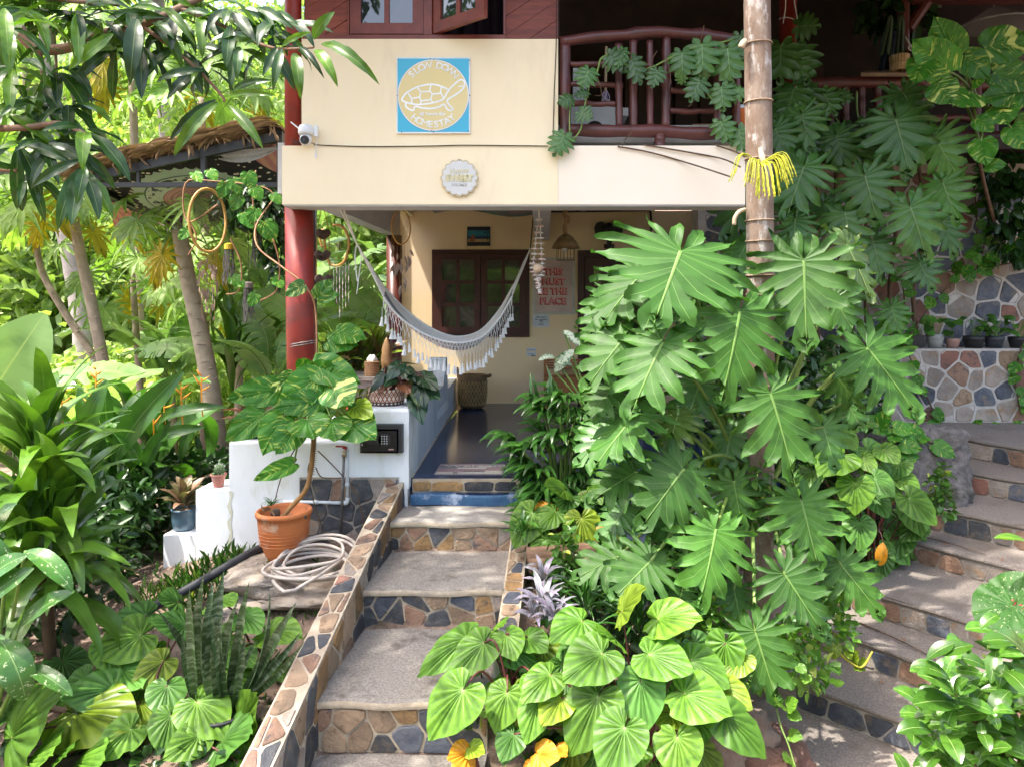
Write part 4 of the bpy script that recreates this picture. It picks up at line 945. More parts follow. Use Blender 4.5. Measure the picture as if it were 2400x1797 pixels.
# woven basket
bk = thing('woven_basket', 'tall lidded wicker basket standing on the blue porch floor', 'basket', tuple(W(1107,950,9.3)))
bc = W(1107,952,9.3); bc.z = .001; br = 34*9.3/FPX; bh = 78*9.3/FPX
m_bk = M('brown wicker', (.17,.11,.05), (.10,.062,.03), 18, .8, .5, 60); m_bkl = M('tan wicker', (.40,.28,.12), (.30,.2,.085), 18, .8)
part('basket_body', MB().lathe(bc, [(br*.62,0),(br*.86,.03),(br*.97,.10),(br,.22),(br,bh*.86),(br*1.02,bh),(br*.93,bh),(br*.9,bh*.8)], 32), m_bk, bk, smooth=True)
part('basket_dark_inside', MB().lathe(bc, [(br*.92,bh*.80),(.001,bh*.79)], 28), m_dark, bk)
g = MB(); nW = 26
for i in range(nW):
    for j in range(7):
        a = 2*math.pi*(i+.5*(j % 2))/nW; z0 = .05+j*(bh*.83-.05)/7; dz = (bh*.83-.05)/7
        def q(a_, z_): rr = (br*1.012 if z_ > .2 else br*(.90+.11*min(1, z_/.2))); return bc+Vector((rr*math.cos(a_), rr*math.sin(a_), z_))
        da = 2*math.pi/nW*.27
        g.tube([q(a-da, z0), q(a-da*.55, z0+dz*.6), q(a, z0+dz)], .006, 4, False).tube([q(a+da, z0), q(a+da*.55, z0+dz*.6), q(a, z0+dz)], .006, 4, False)
part('open_weave', g, m_bkl, bk)
part('handle', MB().tube(spline([bc+Vector((br*.95,0,bh-.02)), bc+Vector((br*1.25,0,bh-.0)), bc+Vector((br*1.25,-.04,bh-.02)), bc+Vector((br*.95,-.05,bh-.03))], 4), .012, 6), m_bk, bk, smooth=True)
part('handle', MB().tube(spline([bc+Vector((-br*.98,0,bh-.05)), bc+Vector((-br*1.04,0,bh+.08)), bc+Vector((-br*.96,-.05,bh+.07)), bc+Vector((-br*.95,-.05,bh-.03))], 4), .012, 6), m_bk, bk, smooth=True)
# doormat
dm = thing('doormat', 'grey and pink plank-pattern welcome mat on the blue floor', 'doormat', (-.5, 5.7, 0))
def fl(px, py): return onz(px, py, .008)
pa = [fl(1017,1110), fl(1178,1110), fl(1184,1086), fl(1033,1086)]
m_mats = [M('mat '+n, c, None, 40, .95, .5, 80) for n, c in (('grey',(.28,.25,.25)),('pink',(.36,.24,.24)),('cream',(.58,.54,.46)),('dark grey',(.2,.19,.2)))]
base = part('mat_base', MB().add([p-Vector((0,0,.007)) for p in pa]+[p-Vector((0,0,.001)) for p in pa], [(0,1,5,4),(1,2,6,5),(2,3,7,6),(3,0,4,7),(4,5,6,7)]), m_mats[0], dm)
def mp(u, v): return pa[0].lerp(pa[1], u).lerp(pa[3].lerp(pa[2], u), v)
for j in range(6):
    cuts = [0]+sorted(rng.uniform(.15,.9) for _ in range(2))+[1]
    for i in range(3):
        u0, u1 = .02+cuts[i]*.96+.004, .02+cuts[i+1]*.96-.004; v0, v1 = .04+j*.153+.006, .04+(j+1)*.153-.006
        part('mat_plank', MB().add([mp(u0,v0), mp(u1,v0), mp(u1,v1), mp(u0,v1)], [(0,1,2,3)]), m_mats[[2,1,0,1,2,3,1][(i*2+j*3) % 7]], base)
tm = part('letter', text_mesh('Welcome', .1, .002, .0005).copy(), m_mats[2], dm, Matrix.Translation(mp(.62,.76)+Vector((0,0,.003))) @ Matrix.Diagonal((1.5,.75,1,1)))
# ---------------------------------------------------------------- bench things
m_tbl = M('grey wood', (.20,.18,.16), (.13,.115,.10), 10, .8, .4, 25, stretch=(1,7,7))
tb2 = thing('wooden_table', 'grey plank table on the bench side of the porch', 'table', tuple(W(910,890,7.2)))
for i in range(4): part('table_plank', MB().box(PX(800,7.2), PX(1000,7.2), 7.0+i*.16, 7.15+i*.16, .60, .635), m_tbl, tb2)
part('table_rail', MB().box(PX(800,7.2)+.03, PX(1000,7.2)-.03, 7.03, 7.06, .52, .60), m_tbl, tb2)
for x in (PX(806,7.2), PX(990,7.2)): part('leg', MB().box(x-.03, x+.03, 7.03, 7.1, .24, .52), m_tbl, tb2); part('leg', MB().box(x-.03, x+.03, 7.5, 7.57, .24, .60), m_tbl, tb2)
cu = thing('red_cushion', 'red cushion lying on the bench under the table', 'cushion', tuple(W(880,905,6.8)))
def pil(c, rx, ry, rz): return MB().grid(lambda u, v: tuple(Vector(c)+Vector((rx*(2*u-1), ry*math.copysign(abs(math.cos(v*2*math.pi))**.6, math.cos(v*2*math.pi))*(1-abs(2*u-1)**6), rz*math.copysign(abs(math.sin(v*2*math.pi))**.8, math.sin(v*2*math.pi))*(1-abs(2*u-1)**4)))), 18, 20)
part('cushion_pad', pil((PX(880,6.6), 6.6, .34), .34, .28, .11), M('red cloth', (.42,.012,.025), (.30,.01,.02), 6, .85), cu, smooth=True)
tis = thing('tissue_holder', 'round striped bamboo tissue holder on the grey table', 'tissue holder', tuple(W(871,868,7.1)))
tc_ = Vector((PX(871,7.1), 7.12, .636)); rr = 17*7.1/FPX
g = MB(); m_bst = M('dark bamboo', (.22,.11,.05), None, 9, .6)
part('holder_body', MB().lathe(tc_, [(rr*.97,0),(rr*.97,.145),(rr*.5,.15)], 26), M('tan bamboo', (.42,.26,.12), (.34,.2,.09), 14, .6), tis, smooth=False)
for i in range(9): g.tube([tc_+Vector((rr*math.cos(R(j*15)), rr*math.sin(R(j*15)), .008+i*.0165)) for j in range(25)], .0055, 5, False)
part('band', g, m_bst, tis)
def crumple(c, r, seed):
    rg = random.Random(seed); return MB().grid(lambda u, v: tuple(Vector(c)+Vector((math.cos(u*6.283)*math.sin(v*3.1416), math.sin(u*6.283)*math.sin(v*3.1416), math.cos(v*3.1416)))*r*(1+.25*math.sin(u*25+seed)*math.sin(v*9))), 16, 8)
part('tissue', crumple(tc_+Vector((.0,0,.165)), .045, 3), m_cot, tis)
stt = thing('carved_figure', 'pointed carved wooden figure standing behind the dark-leaved pot', 'figurine', tuple(W(903,868,7.2)))
fc = Vector((PX(904,7.2), 7.25, .636))
part('figure_body', MB().lathe(fc, [(.055,0),(.05,.06),(.055,.10),(.062,.16),(.05,.22),(.055,.25),(.04,.31),(.018,.36),(.004,.385)], 16, 1, .75), M('carved wood', (.30,.17,.07), (.2,.11,.045), 9, .6, .5, 30), stt, smooth=True)
cds = thing('candle_stub', 'small pink candle stub on the table by the dark leaves', 'candle', tuple(W(948,856,7.2)))
part('candle_body', MB().lathe((PX(948,7.2), 7.2, .636), [(.025,0),(.024,.10),(.02,.115),(.004,.118)], 14), M('pink wax', (.75,.42,.34), None, 4, .5), cds, smooth=True)
# patterned planter
def patt(name):
    m, t, b, new, link = _nm(name); tc = new('ShaderNodeTexCoord').outputs['Object']; s = new('ShaderNodeSeparateXYZ'); link(tc, s.inputs[0])
    ang = mth(t, 'MULTIPLY', mth(t, 'ARCTAN2', s.outputs[1], s.outputs[0]), 26/6.2832)
    z = mth(t, 'MULTIPLY', s.outputs[2], 1/.06)
    u = mth(t, 'ABSOLUTE', mth(t, 'SUBTRACT', mth(t, 'FRACT', ang), .5)); v = mth(t, 'ABSOLUTE', mth(t, 'SUBTRACT', mth(t, 'FRACT', z), .5))
    d = mth(t, 'ADD', u, v)
    ringm = mth(t, 'MULTIPLY', mth(t, 'GREATER_THAN', d, .16), mth(t, 'LESS_THAN', d, .30))
    outer = mth(t, 'GREATER_THAN', d, .62)
    light = mth(t, 'ADD', ringm, outer, clamp=True)
    col = mixc(t, light, (.30,.085,.045), (.68,.60,.52)); col = mixc(t, mth(t, 'LESS_THAN', d, .1), col, (.08,.03,.02))
    low = mth(t, 'LESS_THAN', s.outputs[2], .032)
    ang2 = mth(t, 'SUBTRACT', mth(t, 'FRACT', ang), .5); dot = mth(t, 'LESS_THAN', mth(t, 'ADD', mth(t, 'POWER', ang2, 2.0), mth(t, 'POWER', mth(t, 'MULTIPLY', mth(t, 'SUBTRACT', s.outputs[2], .018), 40.0), 2.0)), .06)
    col = mixc(t, low, col, mixc(t, dot, (.07,.03,.022), (.7,.66,.62)))
    link(col, b.inputs['Base Color']); b.inputs['Roughness'].default_value = .55; return m
pp = thing('patterned_planter', 'round planter with a brown and white diamond pattern on the bench end', 'planter', tuple(W(907,958,5.68)))
pcn = Vector((PX(906,5.66), 5.66, zA+.001)); prr = 41*5.66/FPX
part('planter_body', MB().lathe((0,0,0), [(prr*.93,0),(prr,.012),(prr*1.03,.12),(prr*1.05,.128),(prr*.97,.128),(prr*.94,.10),(prr*.9,.09)], 40), patt('planter print'), pp, Matrix.Translation(pcn), smooth=False)
part('planter_soil', MB().lathe(pcn, [(prr*.93,.095),(.001,.105)], 24), m_soil, pp)
# safe
sf = thing('wall_safe', 'small black keypad safe set into the white bench wall', 'safe', tuple(W(892,1025,WY)))
a, b = W(844,1005,WY-.05), W(934,1061,WY-.05)
m_safe = M('black steel', (.025,.027,.031), (.035,.037,.042), 20, .45)
part('safe_body', MB().box(a.x+.03, b.x+.028, WY-.05, WY+.0, b.z, a.z+.035).hexa([(a.x,WY-.05,b.z),(b.x,WY-.05,b.z),(b.x+.03,WY,b.z),(a.x,WY,b.z)], [(a.x,WY-.05,a.z),(b.x,WY-.05,a.z),(b.x+.03,WY,a.z+.035),(a.x,WY,a.z+.035)]), m_safe, sf)
sd = part('safe_door', MB().box(a.x+.012, b.x-.012, WY-.056, WY-.0505, b.z+.012, a.z-.012), M('black door', (.012,.013,.016), None, 9, .3), sf)
kc = W(901,1030,WY-.06)
part('keypad_plate', MB().tube([kc+Vector((0,.006,0)), kc], .048, 28).box(kc.x-.12, kc.x, kc.y, kc.y+.006, kc.z-.035, kc.z+.03), m_blackpl, sf)
m_key = M('silver key', (.6,.6,.62), None, 5, .4)
for i in range(3):
    for j in range(4): part('key', MB().tube([kc+Vector(((i-1)*.019, -.001, (1.5-j)*.018)), kc+Vector(((i-1)*.019, -.007, (1.5-j)*.018))], .0055, 8), m_key, sf)
part('knob', MB().tube([kc+Vector((-.105,.004,0)), kc+Vector((-.105,-.02,0))], [.034,.028], 20), m_blackpl, sf)
part('brand_strip', MB().box(b.x-.075, b.x-.035, WY-.058, WY-.0562, b.z+.025, b.z+.033), M('label strip', (.6,.35,.36), None, 5, .5), sf)
for py in (1023,1041):
    q = W(849,py,WY-.052); part('hinge_pin', MB().box(q.x-.004, q.x+.004, WY-.058, WY-.0505, q.z-.008, q.z+.008), m_key, sf)
# tap and pipes
pv = thing('white_pipe', 'white plastic water pipe running along the stone cladding', 'pipe', tuple(W(760,1180,WY-.04)))
m_pvc = M('white pvc', (.74,.78,.80), None, 5, .4); PY_ = WY-.05
part('pipe_run', MB().tube([W(664,1175,PY_), W(740,1176,PY_), W(812,1178,PY_)], .0125, 10).tube([W(814,1176,PY_), W(814,1050,PY_)], .0125, 10), m_pvc, pv, smooth=True)
part('pipe_elbow', MB().tube(spline([W(802,1178,PY_), W(812,1177,PY_), W(814,1166,PY_)], 4), .0165, 10), m_pvc, pv, smooth=True)
part('pipe_joint', MB().tube([W(814,1142,PY_), W(814,1130,PY_)], .0165, 10), m_pvc, pv, smooth=True)
part('pipe_joint', MB().tube([W(735,1176,PY_), W(746,1176,PY_)], .0165, 10), m_pvc, pv, smooth=True)
tp_ = thing('garden_tap', 'red-handled garden tap on a grey standpipe', 'tap', tuple(W(806,1120,WY-.07)))
TY = WY-.075; m_gpipe = M('galvanised pipe', (.20,.19,.18), (.12,.11,.10), 20, .5, metal=.4)
part('standpipe', MB().tube([W(799,1240,TY), W(806,1062,TY)], .011, 10), m_gpipe, tp_, smooth=True)
part('tap_body', MB().tube([W(806,1070,TY), W(808,1056,TY)], .017, 10).tube([W(809,1056,TY), W(815,1056,TY+.04)], .011, 8), M('brass', (.45,.36,.25), None, 6, .4, metal=.7), tp_, smooth=True)
part('tap_handle', MB().bar(W(787,1045,TY-.01), W(806,1046,TY-.01), .012, .010).tube([W(804,1047,TY), W(813,1050,TY)], .013, 8), M('red handle', (.35,.02,.02), None, 5, .5), tp_)
# terracotta pot
ter = M('terracotta', (.50,.16,.045), (.42,.12,.035), 5, .7, .25, 30, c3=(.55,.34,.22), sc3=5)
pot = thing('terracotta_pot', 'large orange terracotta pot on flat rocks beside the hose', 'pot', tuple(W(668,1305,4.95)))
pcx = Vector((PX(666,4.95), 4.95, PZ(1307,4.95))); q = 4.95/FPX
part('pot_body', MB().lathe(pcx, [(35*q,0),(44*q,18*q),(55*q,55*q),(59*q,90*q),(60.5*q,103*q),(63.5*q,104*q),(64*q,110*q),(62*q,114*q),(57*q,115*q),(54*q,108*q),(52*q,90*q)], 40), ter, pot, smooth=True)
part('pot_soil', MB().lathe(pcx, [(53*q,88*q),(30*q,94*q),(.001,96*q)], 24), m_soil, pot)
g = MB()
for hz in (40,48,56,64,72): g.tube([pcx+Vector(((51+hz*.083)*q*math.cos(R(i*12)), (51+hz*.083)*q*math.sin(R(i*12)), hz*q)) for i in range(31)], .0022, 5, False)
part('groove_ring', g, ter, pot, smooth=True)
lb = W(716,1211,4.78); part('price_tag', MB().box(lb.x-.007, lb.x+.007, 4.777, 4.782, lb.z-.010, lb.z+.010), m_blackpl, pot)
# small pots on the wall steps
cp = thing('cactus_pot', 'small pink plastic pot holding a round cactus on the white wall step', 'plant pot', tuple(W(511,1140,WY+.1)))
cq = Vector((PX(512,WY+.09), WY+.09, zC)); m_pinkp = M('pink plastic', (.52,.20,.15), None, 5, .5)
part('pot_body', MB().lathe(cq, [(.036,0),(.052,.085),(.060,.088),(.062,.102),(.055,.102),(.05,.09)], 22), m_pinkp, cp, smooth=True)
part('pot_soil', MB().lathe(cq, [(.05,.09),(.001,.093)], 16), m_soil, cp)
cact = thing('cactus', 'round ribbed green cactus with small offsets in the pink pot', 'cactus', tuple(cq+Vector((0,0,.09))))
m_cact = M('cactus green', (.07,.13,.04), (.05,.10,.03), 9, .6)
def cactus(c, r, hh, n=11):
    return MB().grid(lambda u, v: tuple(Vector(c)+Vector((math.cos(u*6.283)*math.sin(v*3.14)*r*(1+.13*math.cos(u*6.283*n)), math.sin(u*6.283)*math.sin(v*3.14)*r*(1+.13*math.cos(u*6.283*n)), -math.cos(v*3.14)*hh+hh))), n*4, 12)
part('cactus_body', cactus(cq+Vector((.008,0,.085)), .036, .045), m_cact, cact, smooth=True)
for d in ((-.034,-.015),(-.02,-.035),(.04,-.02)): part('offset', cactus(cq+Vector((d[0],d[1],.087)), .013, .014, 8), m_cact, cact, smooth=True)
g = MB()
for i in range(60):
    a = rng.uniform(0,6.28); v = rng.uniform(.35,1); d = Vector((math.cos(a)*math.sin(v*3.14), math.sin(a)*math.sin(v*3.14), -math.cos(v*3.14)))
    p_ = cq+Vector((.008,0,.13))+Vector((d.x*.04, d.y*.04, d.z*.047)); g.tube([p_, p_+d*.012], .0008, 3)
part('spines', g, m_cot, cact, kind='stuff')
bp = thing('blue_pot', 'glazed blue-grey pot on the lowest white wall step', 'plant pot', tuple(W(432,1240,WY+.12)))
bq = Vector((PX(432,WY+.12), WY+.12, zD)); r_ = 27*(WY+.12)/FPX
part('pot_body', MB().lathe(bq, [(r_*.7,0),(r_*.9,.02),(r_*1.0,.08),(r_*.98,.15),(r_*1.05,.155),(r_*1.05,.168),(r_*.95,.168),(r_*.92,.15)], 28), M('blue-grey glaze', (.085,.15,.20), (.07,.12,.165), 5, .35), bp, smooth=True)
part('pot_soil', MB().lathe(bq, [(r_*.93,.15),(.001,.155)], 18), m_soil, bp)
bw_ = thing('dark_bowl', 'dark grey plastic bowl on top of the white wall under the variegated leaves', 'bowl', tuple(W(592,1030,WY+.15)))
wq = Vector((PX(592,WY+.15), WY+.15, zB)); part('bowl_body', MB().lathe(wq, [(.07,0),(.115,.04),(.135,.10),(.14,.105),(.13,.105),(.11,.06)], 26), M('grey-blue plastic', (.03,.045,.055), None, 5, .45), bw_, smooth=True)
# ---------------------------------------------------------------- hose coil, drain pipe, rocks
m_rock = M('pale rock', (.36,.31,.255), (.25,.205,.165), 5, .95, .9, 14, c3=(.18,.14,.10), sc3=2.5, bd=.04)
def rock(name, c, rx, ry, rz, seed, label, m=m_rock, grp=None, cat='rock'):
    rg = random.Random(seed); ph = [rg.uniform(0,6) for _ in range(6)]
    def f(u, v):
        t = u*2*math.pi; p = v*math.pi; d = Vector((math.cos(t)*math.sin(p), math.sin(t)*math.sin(p), math.cos(p)))
        k = 1+.06*math.sin(15*d.x+ph[5])*math.sin(13*d.y+11*d.z)+.13*math.sin(3*d.x+ph[0]+2*d.z)+.10*math.sin(4*d.y+ph[1])+.08*math.sin(6*d.x*d.y+5*d.z+ph[2])+.05*math.sin(9*d.x+ph[3])*math.sin(8*d.z+ph[4])
        s = lambda x: math.copysign(abs(x)**.75, x)
        return (c[0]+s(d.x)*rx*k, c[1]+s(d.y)*ry*k, c[2]+s(d.z)*rz*k)
    return solo(name, MB().grid(f, 44, 26), m, label, cat, grp, smooth=True)
def gW(px, py, Y): return W(px, py, Y)
rock('rock_slab', (PX(640,4.85), 4.85, -.50), .33, .30, .075, 1, 'flat pale rock slab under the terracotta pot')
rock('rock_slab', (PX(720,4.75), 4.75, -.56), .42, .32, .06, 2, 'wide flat rock slab under the coiled hose')
rock('rock_slab', (PX(560,4.55), 4.55, -.63), .16, .16, .06, 3, 'broken rock at the edge of the bare soil')
rock('rock_slab', (PX(690,4.35), 4.35, -.66), .10, .07, .03, 4, 'small flat stone lying on the bare soil')
hz_ = thing('garden_hose', 'coiled cream garden hose lying on the flat rocks', 'hose', tuple(W(740,1310,4.7)))
m_hose = M('cream hose', (.50,.44,.385), (.40,.345,.30), 12, .6); pts = []
rg = random.Random(5); hc = Vector((PX(748,4.72), 4.70, -.44))
for i in range(9*16):
    t = 2*math.pi*i/16; k = i/16; ex = .255+.035*math.sin(k*2.1)+.012*math.sin(k*5.3); ey = .21+.03*math.cos(k*1.7)
    pts.append(hc+Vector((ex*math.cos(t)+.03*math.sin(k*1.3)-.03, ey*math.sin(t)+.025*math.cos(k*.9), .10*(k/9)*(.6+.4*math.sin(t+k))+.02+.10*max(0, math.sin(t))*(k/9))))
pts += [W(690,1390,4.2)+Vector((0,0,.02)), W(655,1385,4.25)+Vector((0,0,.02)), W(640,1360,4.35)]
part('hose_coil', MB().tube(spline(pts, 2), .0105, 8), m_hose, hz_, smooth=True)
dp = thing('black_drain_pipe', 'black plastic pipe running down over the grass by the white wall', 'pipe', tuple(W(520,1330,4.8)))
part('pipe_run', MB().tube(spline([W(800,1245,5.2), W(700,1270,5.15), W(618,1282,5.05), W(560,1310,4.9), W(500,1345,4.75), W(430,1385,4.6), W(380,1410,4.5), W(330,1440,4.4)], 5), .030, 10), m_blackpl, dp, smooth=True)
# logs and boulders in the bed
m_timber = M('weathered timber', (.17,.10,.06), (.10,.06,.038), 7, .9, .6, 20, stretch=(1,6,6))
for k, (a, b, r) in enumerate((((1235,1300,4.45),(1400,1285,4.5),.05),((1240,1325,4.4),(1410,1310,4.45),.045))):
    t = thing('edging_log', ('upper' if k == 0 else 'lower')+' weathered timber log edging the bed by the heart leaves', 'log', tuple(W(*a)))
    part('log_body', MB().tube(spline([W(*a), W((a[0]+b[0])/2,(a[1]+b[1])/2+2,a[2]), W(*b)], 4), r, 12, jit=.04, rg=rg), m_timber, t, smooth=True)
m_boul = M('grey boulder', (.12,.11,.105), (.24,.22,.21), 13, .95, 1.0, 22, c3=(.05,.06,.03), sc3=4, bd=.06)
rock('boulder', tuple(W(2100,1090,6.4)), .56, .5, .42, 11, 'large rough grey boulder between the heart leaves and the curved steps', m_boul)
rock('boulder', tuple(W(1720,1720,3.75)), .20, .2, .20, 12, 'brown boulder at the foot of the bed beside the curved steps', M('brown boulder', (.17,.12,.10), (.24,.18,.15), 6, .95, 1, 14, bd=.04))
rock('boulder', tuple(W(1820,1800,3.7)), .22, .18, .18, 13, 'reddish boulder under the lowest lobed leaf', M('red boulder', (.19,.10,.075), (.13,.07,.055), 6, .95, 1, 14, bd=.04))
rock('boulder', (PX(240,3.75), 3.75, -.93), .13, .12, .09, 14, 'rounded tan stone behind the dark heart leaves', m_rock)
rock('boulder', (PX(655,3.55), 3.55, -.82), .16, .10, .10, 15, 'mossy brown rock between the sword plant and the parapet', M('mossy rock', (.10,.08,.05), (.16,.13,.085), 8, .95, 1, 16, bd=.03))
# ---------------------------------------------------------------- porch right side: shelf, dome, bench box
sh = thing('shelf_rack', 'black metal rack with wooden shelves at the back of the porch', 'rack', tuple(W(1660,760,8.6)))
SY = 8.6; m_shelf = M('shelf wood', (.30,.16,.075), (.22,.115,.05), 8, .6)
for px in (1640,1692,1770): part('post', MB().box(PX(px,SY)-.02, PX(px,SY)+.02, SY, SY+.04, 0, PZ(635,SY)), m_black, sh)
for py in (632,740,850): part('shelf', MB().box(PX(1628,SY), PX(1790,SY), SY-.02, SY+.35, PZ(py+6,SY), PZ(py,SY)), m_shelf, sh)
dmz = thing('food_cover', 'domed maroon woven food cover on the top shelf', 'cover', tuple(W(1700,625,8.7)))
dc = Vector((PX(1702,8.75), 8.78, PZ(631,8.6))); dr = 37*8.75/FPX
part('dome', MB().lathe(dc, [(dr,0),(dr*.99,.06),(dr*.9,.14),(dr*.72,.22),(dr*.45,.28),(dr*.15,.31),(.01,.315)], 28), M('maroon weave', (.17,.035,.04), (.11,.025,.03), 30, .8), dmz, smooth=True)
g = MB()
for i in range(20):
    a = R(i*18); g.tube([dc+Vector((r*dr*1.01*math.cos(a), r*dr*1.01*math.sin(a), z+.002)) for r, z in ((1,0),(.99,.06),(.9,.14),(.72,.22),(.45,.28))], .004, 4)
part('rib', g, M('pink cord', (.34,.14,.15), None, 9, .8), dmz)
jr = thing('glass_jars', 'clear storage jar on the middle shelf behind the leaves', 'jar', tuple(W(1608,735,8.7)))
part('jar_body', MB().lathe((PX(1648,8.7), 8.7, PZ(740,8.6)), [(.05,0),(.06,.01),(.06,.14),(.045,.16)], 18), glassy('jar glass', (.6,.65,.62), .05, .45), jr, smooth=True)
part('jar_lid', MB().lathe((PX(1648,8.7), 8.7, PZ(740,8.6)+.16), [(.048,0),(.048,.025),(.01,.028)], 18), m_key, jr)
wb = thing('wooden_bench', 'orange wooden slatted bench against the porch wall behind the palm', 'bench', tuple(W(1330,930,9.2)))
m_owood = M('orange wood', (.36,.15,.04), (.27,.105,.03), 8, .5, .2, 20, stretch=(1,6,6))
for i in range(5): part('slat', MB().box(PX(1275,9.2), PX(1400,9.2), 9.0+i*.085, 9.07+i*.085, .40, .43), m_owood, wb)
for i in range(4): part('back_slat', MB().box(PX(1275,9.2), PX(1400,9.2), 9.45, 9.47, .50+i*.035, .525+i*.035), m_owood, wb)
for px in (1280,1395):
    x = PX(px,9.2); part('leg', MB().box(x-.03, x+.03, 9.0, 9.06, 0, .399), m_owood, wb); part('leg', MB().box(x-.03, x+.03, 9.40, 9.448, 0, .66), m_owood, wb)
part('seat_front', MB().box(PX(1283,9.2)+.02, PX(1392,9.2)-.02, 9.01, 9.03, .22, .398), m_owood, wb)
# ---------------------------------------------------------------- leaf shapes (midrib along +x from 0 to 1, top side +z)
_lm = {}
def finish(g, name):
    m = g.mesh(name, True); return m
SHO = [(.2,.84),(.42,.74),(.62,.70),(.71,.46),(.86,.33),(1,.05)]
def lobed(T, S, A, seed, fold=.05, droop=.35, rip=.05, blunt=2.2, K=5, jit=.03, mirror=True, sho=False):
    """T lobe tips, S notches between them, A where the lobes join the midrib (one half); both halves get their own jitter"""
    rg = random.Random(seed); g = MB()
    def z(x, y, e): return -droop*(.30*max(0, x)**2+.75*y*y+.25*min(0, x)**2)+e
    for s in (1, -1):
        Tj = [(x+rg.uniform(-jit, jit), y+rg.uniform(-jit, jit)) for x, y in T]
        Sj = [S[0]]+[(x+rg.uniform(-jit, jit)*.5, y+rg.uniform(-jit, jit)*.5) for x, y in S[1:-1]]+[S[-1]]
        ph = rg.uniform(0, 6)
        for i in range(len(T)):
            a0, a1 = A[i], A[i+1]; am = (a0+a1)/2; s0, s1, t = Sj[i], Sj[i+1], Tj[i]
            vx, vy = (s0[0]+s1[0])/2, (s0[1]+s1[1])/2; vx = vx*.9+t[0]*.1; vy = vy*.9+t[1]*.1
            rows = [[(a0, 0, 0, 0), (am, 0, 0, 1), (a1, 0, 0, 0)]]
            rows.append([(s0[0], s0[1], fold*.6, 0), (vx, vy, -fold*.25, 1), (s1[0], s1[1], fold*.6, 0)])
            hw = math.hypot(s1[0]-s0[0], s1[1]-s0[1])/2; d = (t[0]-vx, t[1]-vy); L = math.hypot(*d) or 1e-6; n = (-d[1]/L, d[0]/L)
            if (s0[0]-vx)*n[0]+(s0[1]-vy)*n[1] < 0: n = (-n[0], -n[1])
            for k in range(1, (len(SHO) if sho else K)+1):
                if sho: q, w = SHO[k-1]; w = hw*w*rg.uniform(.9,1.12); q = min(1, q*rg.uniform(.96,1.04)) if k < len(SHO) else 1
                else: q = k/K; w = hw*(1-q**blunt)*(1+.12*math.sin(q*3.14)) if k < K else hw*.06
                cx, cy = vx+d[0]*q, vy+d[1]*q
                r0 = rip*math.sin(ph+i*2.1+q*4)*q; r1 = rip*math.sin(ph+i*2.1+1.5+q*4)*q
                rows.append([(cx+n[0]*w, cy+n[1]*w, fold*(1-q*.7)+r0, 0), (cx, cy, -fold*.25*(1-q)-rip*.6*q*q, 1 if q < .8 else .5), (cx-n[0]*w, cy-n[1]*w, fold*(1-q*.7)+r1, 0)])
            vs = [(x, y*s, z(x, y, e)) for r in rows for x, y, e, _ in r]; at = [a for r in rows for _, _, _, a in r]
            fs = []
            for k in range(len(rows)-1):
                for c in (0, 1):
                    f = (k*3+c, k*3+c+1, k*3+c+4, k*3+c+3); fs.append(f if s < 0 else f[::-1])
            g.add(vs, fs, at)
    # midrib as a slim ridge
    n = 8; vs = []; 
    for i in range(n+1):
        x = i/n*.97; w = .014*(1-i/n*.8); zz = z(x, 0, .006); vs += [(x, w, zz), (x, 0, zz+.008), (x, -w, zz)]
    g.add(vs, [(i*3+c, i*3+c+3, i*3+c+4, i*3+c+1) for i in range(n) for c in (0, 1)], [1]*len(vs))
    return g
def phil(seed, droop=.35, narrow=1.0):
    T = [(-.36,.10), (-.38,.33), (-.16,.56), (.10,.64), (.34,.58), (.56,.46), (.76,.29), (1.0,0)]
    S = [(-.06,.012), (-.15,.135), (-.10,.225), (-.01,.27), (.13,.245), (.30,.20), (.48,.15), (.68,.095), (.90,0)]
    A = [-.02, -.015, -.01, 0, .05, .14, .28, .46, .68]
    sc = narrow
    return lobed([(x, y*sc) for x, y in T], [(x, y*sc) for x, y in S], A, seed, fold=.032, droop=droop, rip=.07, blunt=1.7, jit=.05, sho=True)
def monst(seed, droop=.5):
    T = [(-.26,.24), (.00,.52), (.30,.56), (.58,.46), (.82,.28), (1.0,0)]
    S = [(-.03,.01), (-.04,.20), (.12,.15), (.33,.12), (.55,.085), (.76,.06), (.92,0)]
    A = [-.02, -.01, .04, .18, .38, .58, .80]
    return lobed(T, S, A, seed, fold=.04, droop=droop, rip=.03, blunt=3.2, jit=.03)
def papay(seed, droop=.5):
    T = [(-.55,.18), (-.45,.52), (-.12,.80), (.25,.82), (.60,.62), (.85,.33), (1.0,0)]
    S = [(-.05,.01), (-.16,.13), (-.11,.22), (-.0,.26), (.12,.25), (.24,.20), (.42,.11), (.66,0)]
    A = [-.02, -.015, -.01, 0, .01, .03, .12, .4]
    return lobed(T, S, A, seed, fold=.05, droop=droop, rip=.05, blunt=1.5, jit=.05)
HEART = [(1,0),(.97,.035),(.88,.13),(.75,.25),(.58,.37),(.38,.455),(.16,.49),(-.04,.465),(-.20,.38),(-.295,.26),(-.30,.14),(-.22,.06),(-.10,.015)]
OVATE = [(1,0),(.96,.03),(.86,.14),(.72,.27),(.54,.37),(.34,.42),(.14,.41),(-.02,.33),(-.10,.21),(-.10,.10),(-.05,.03)]
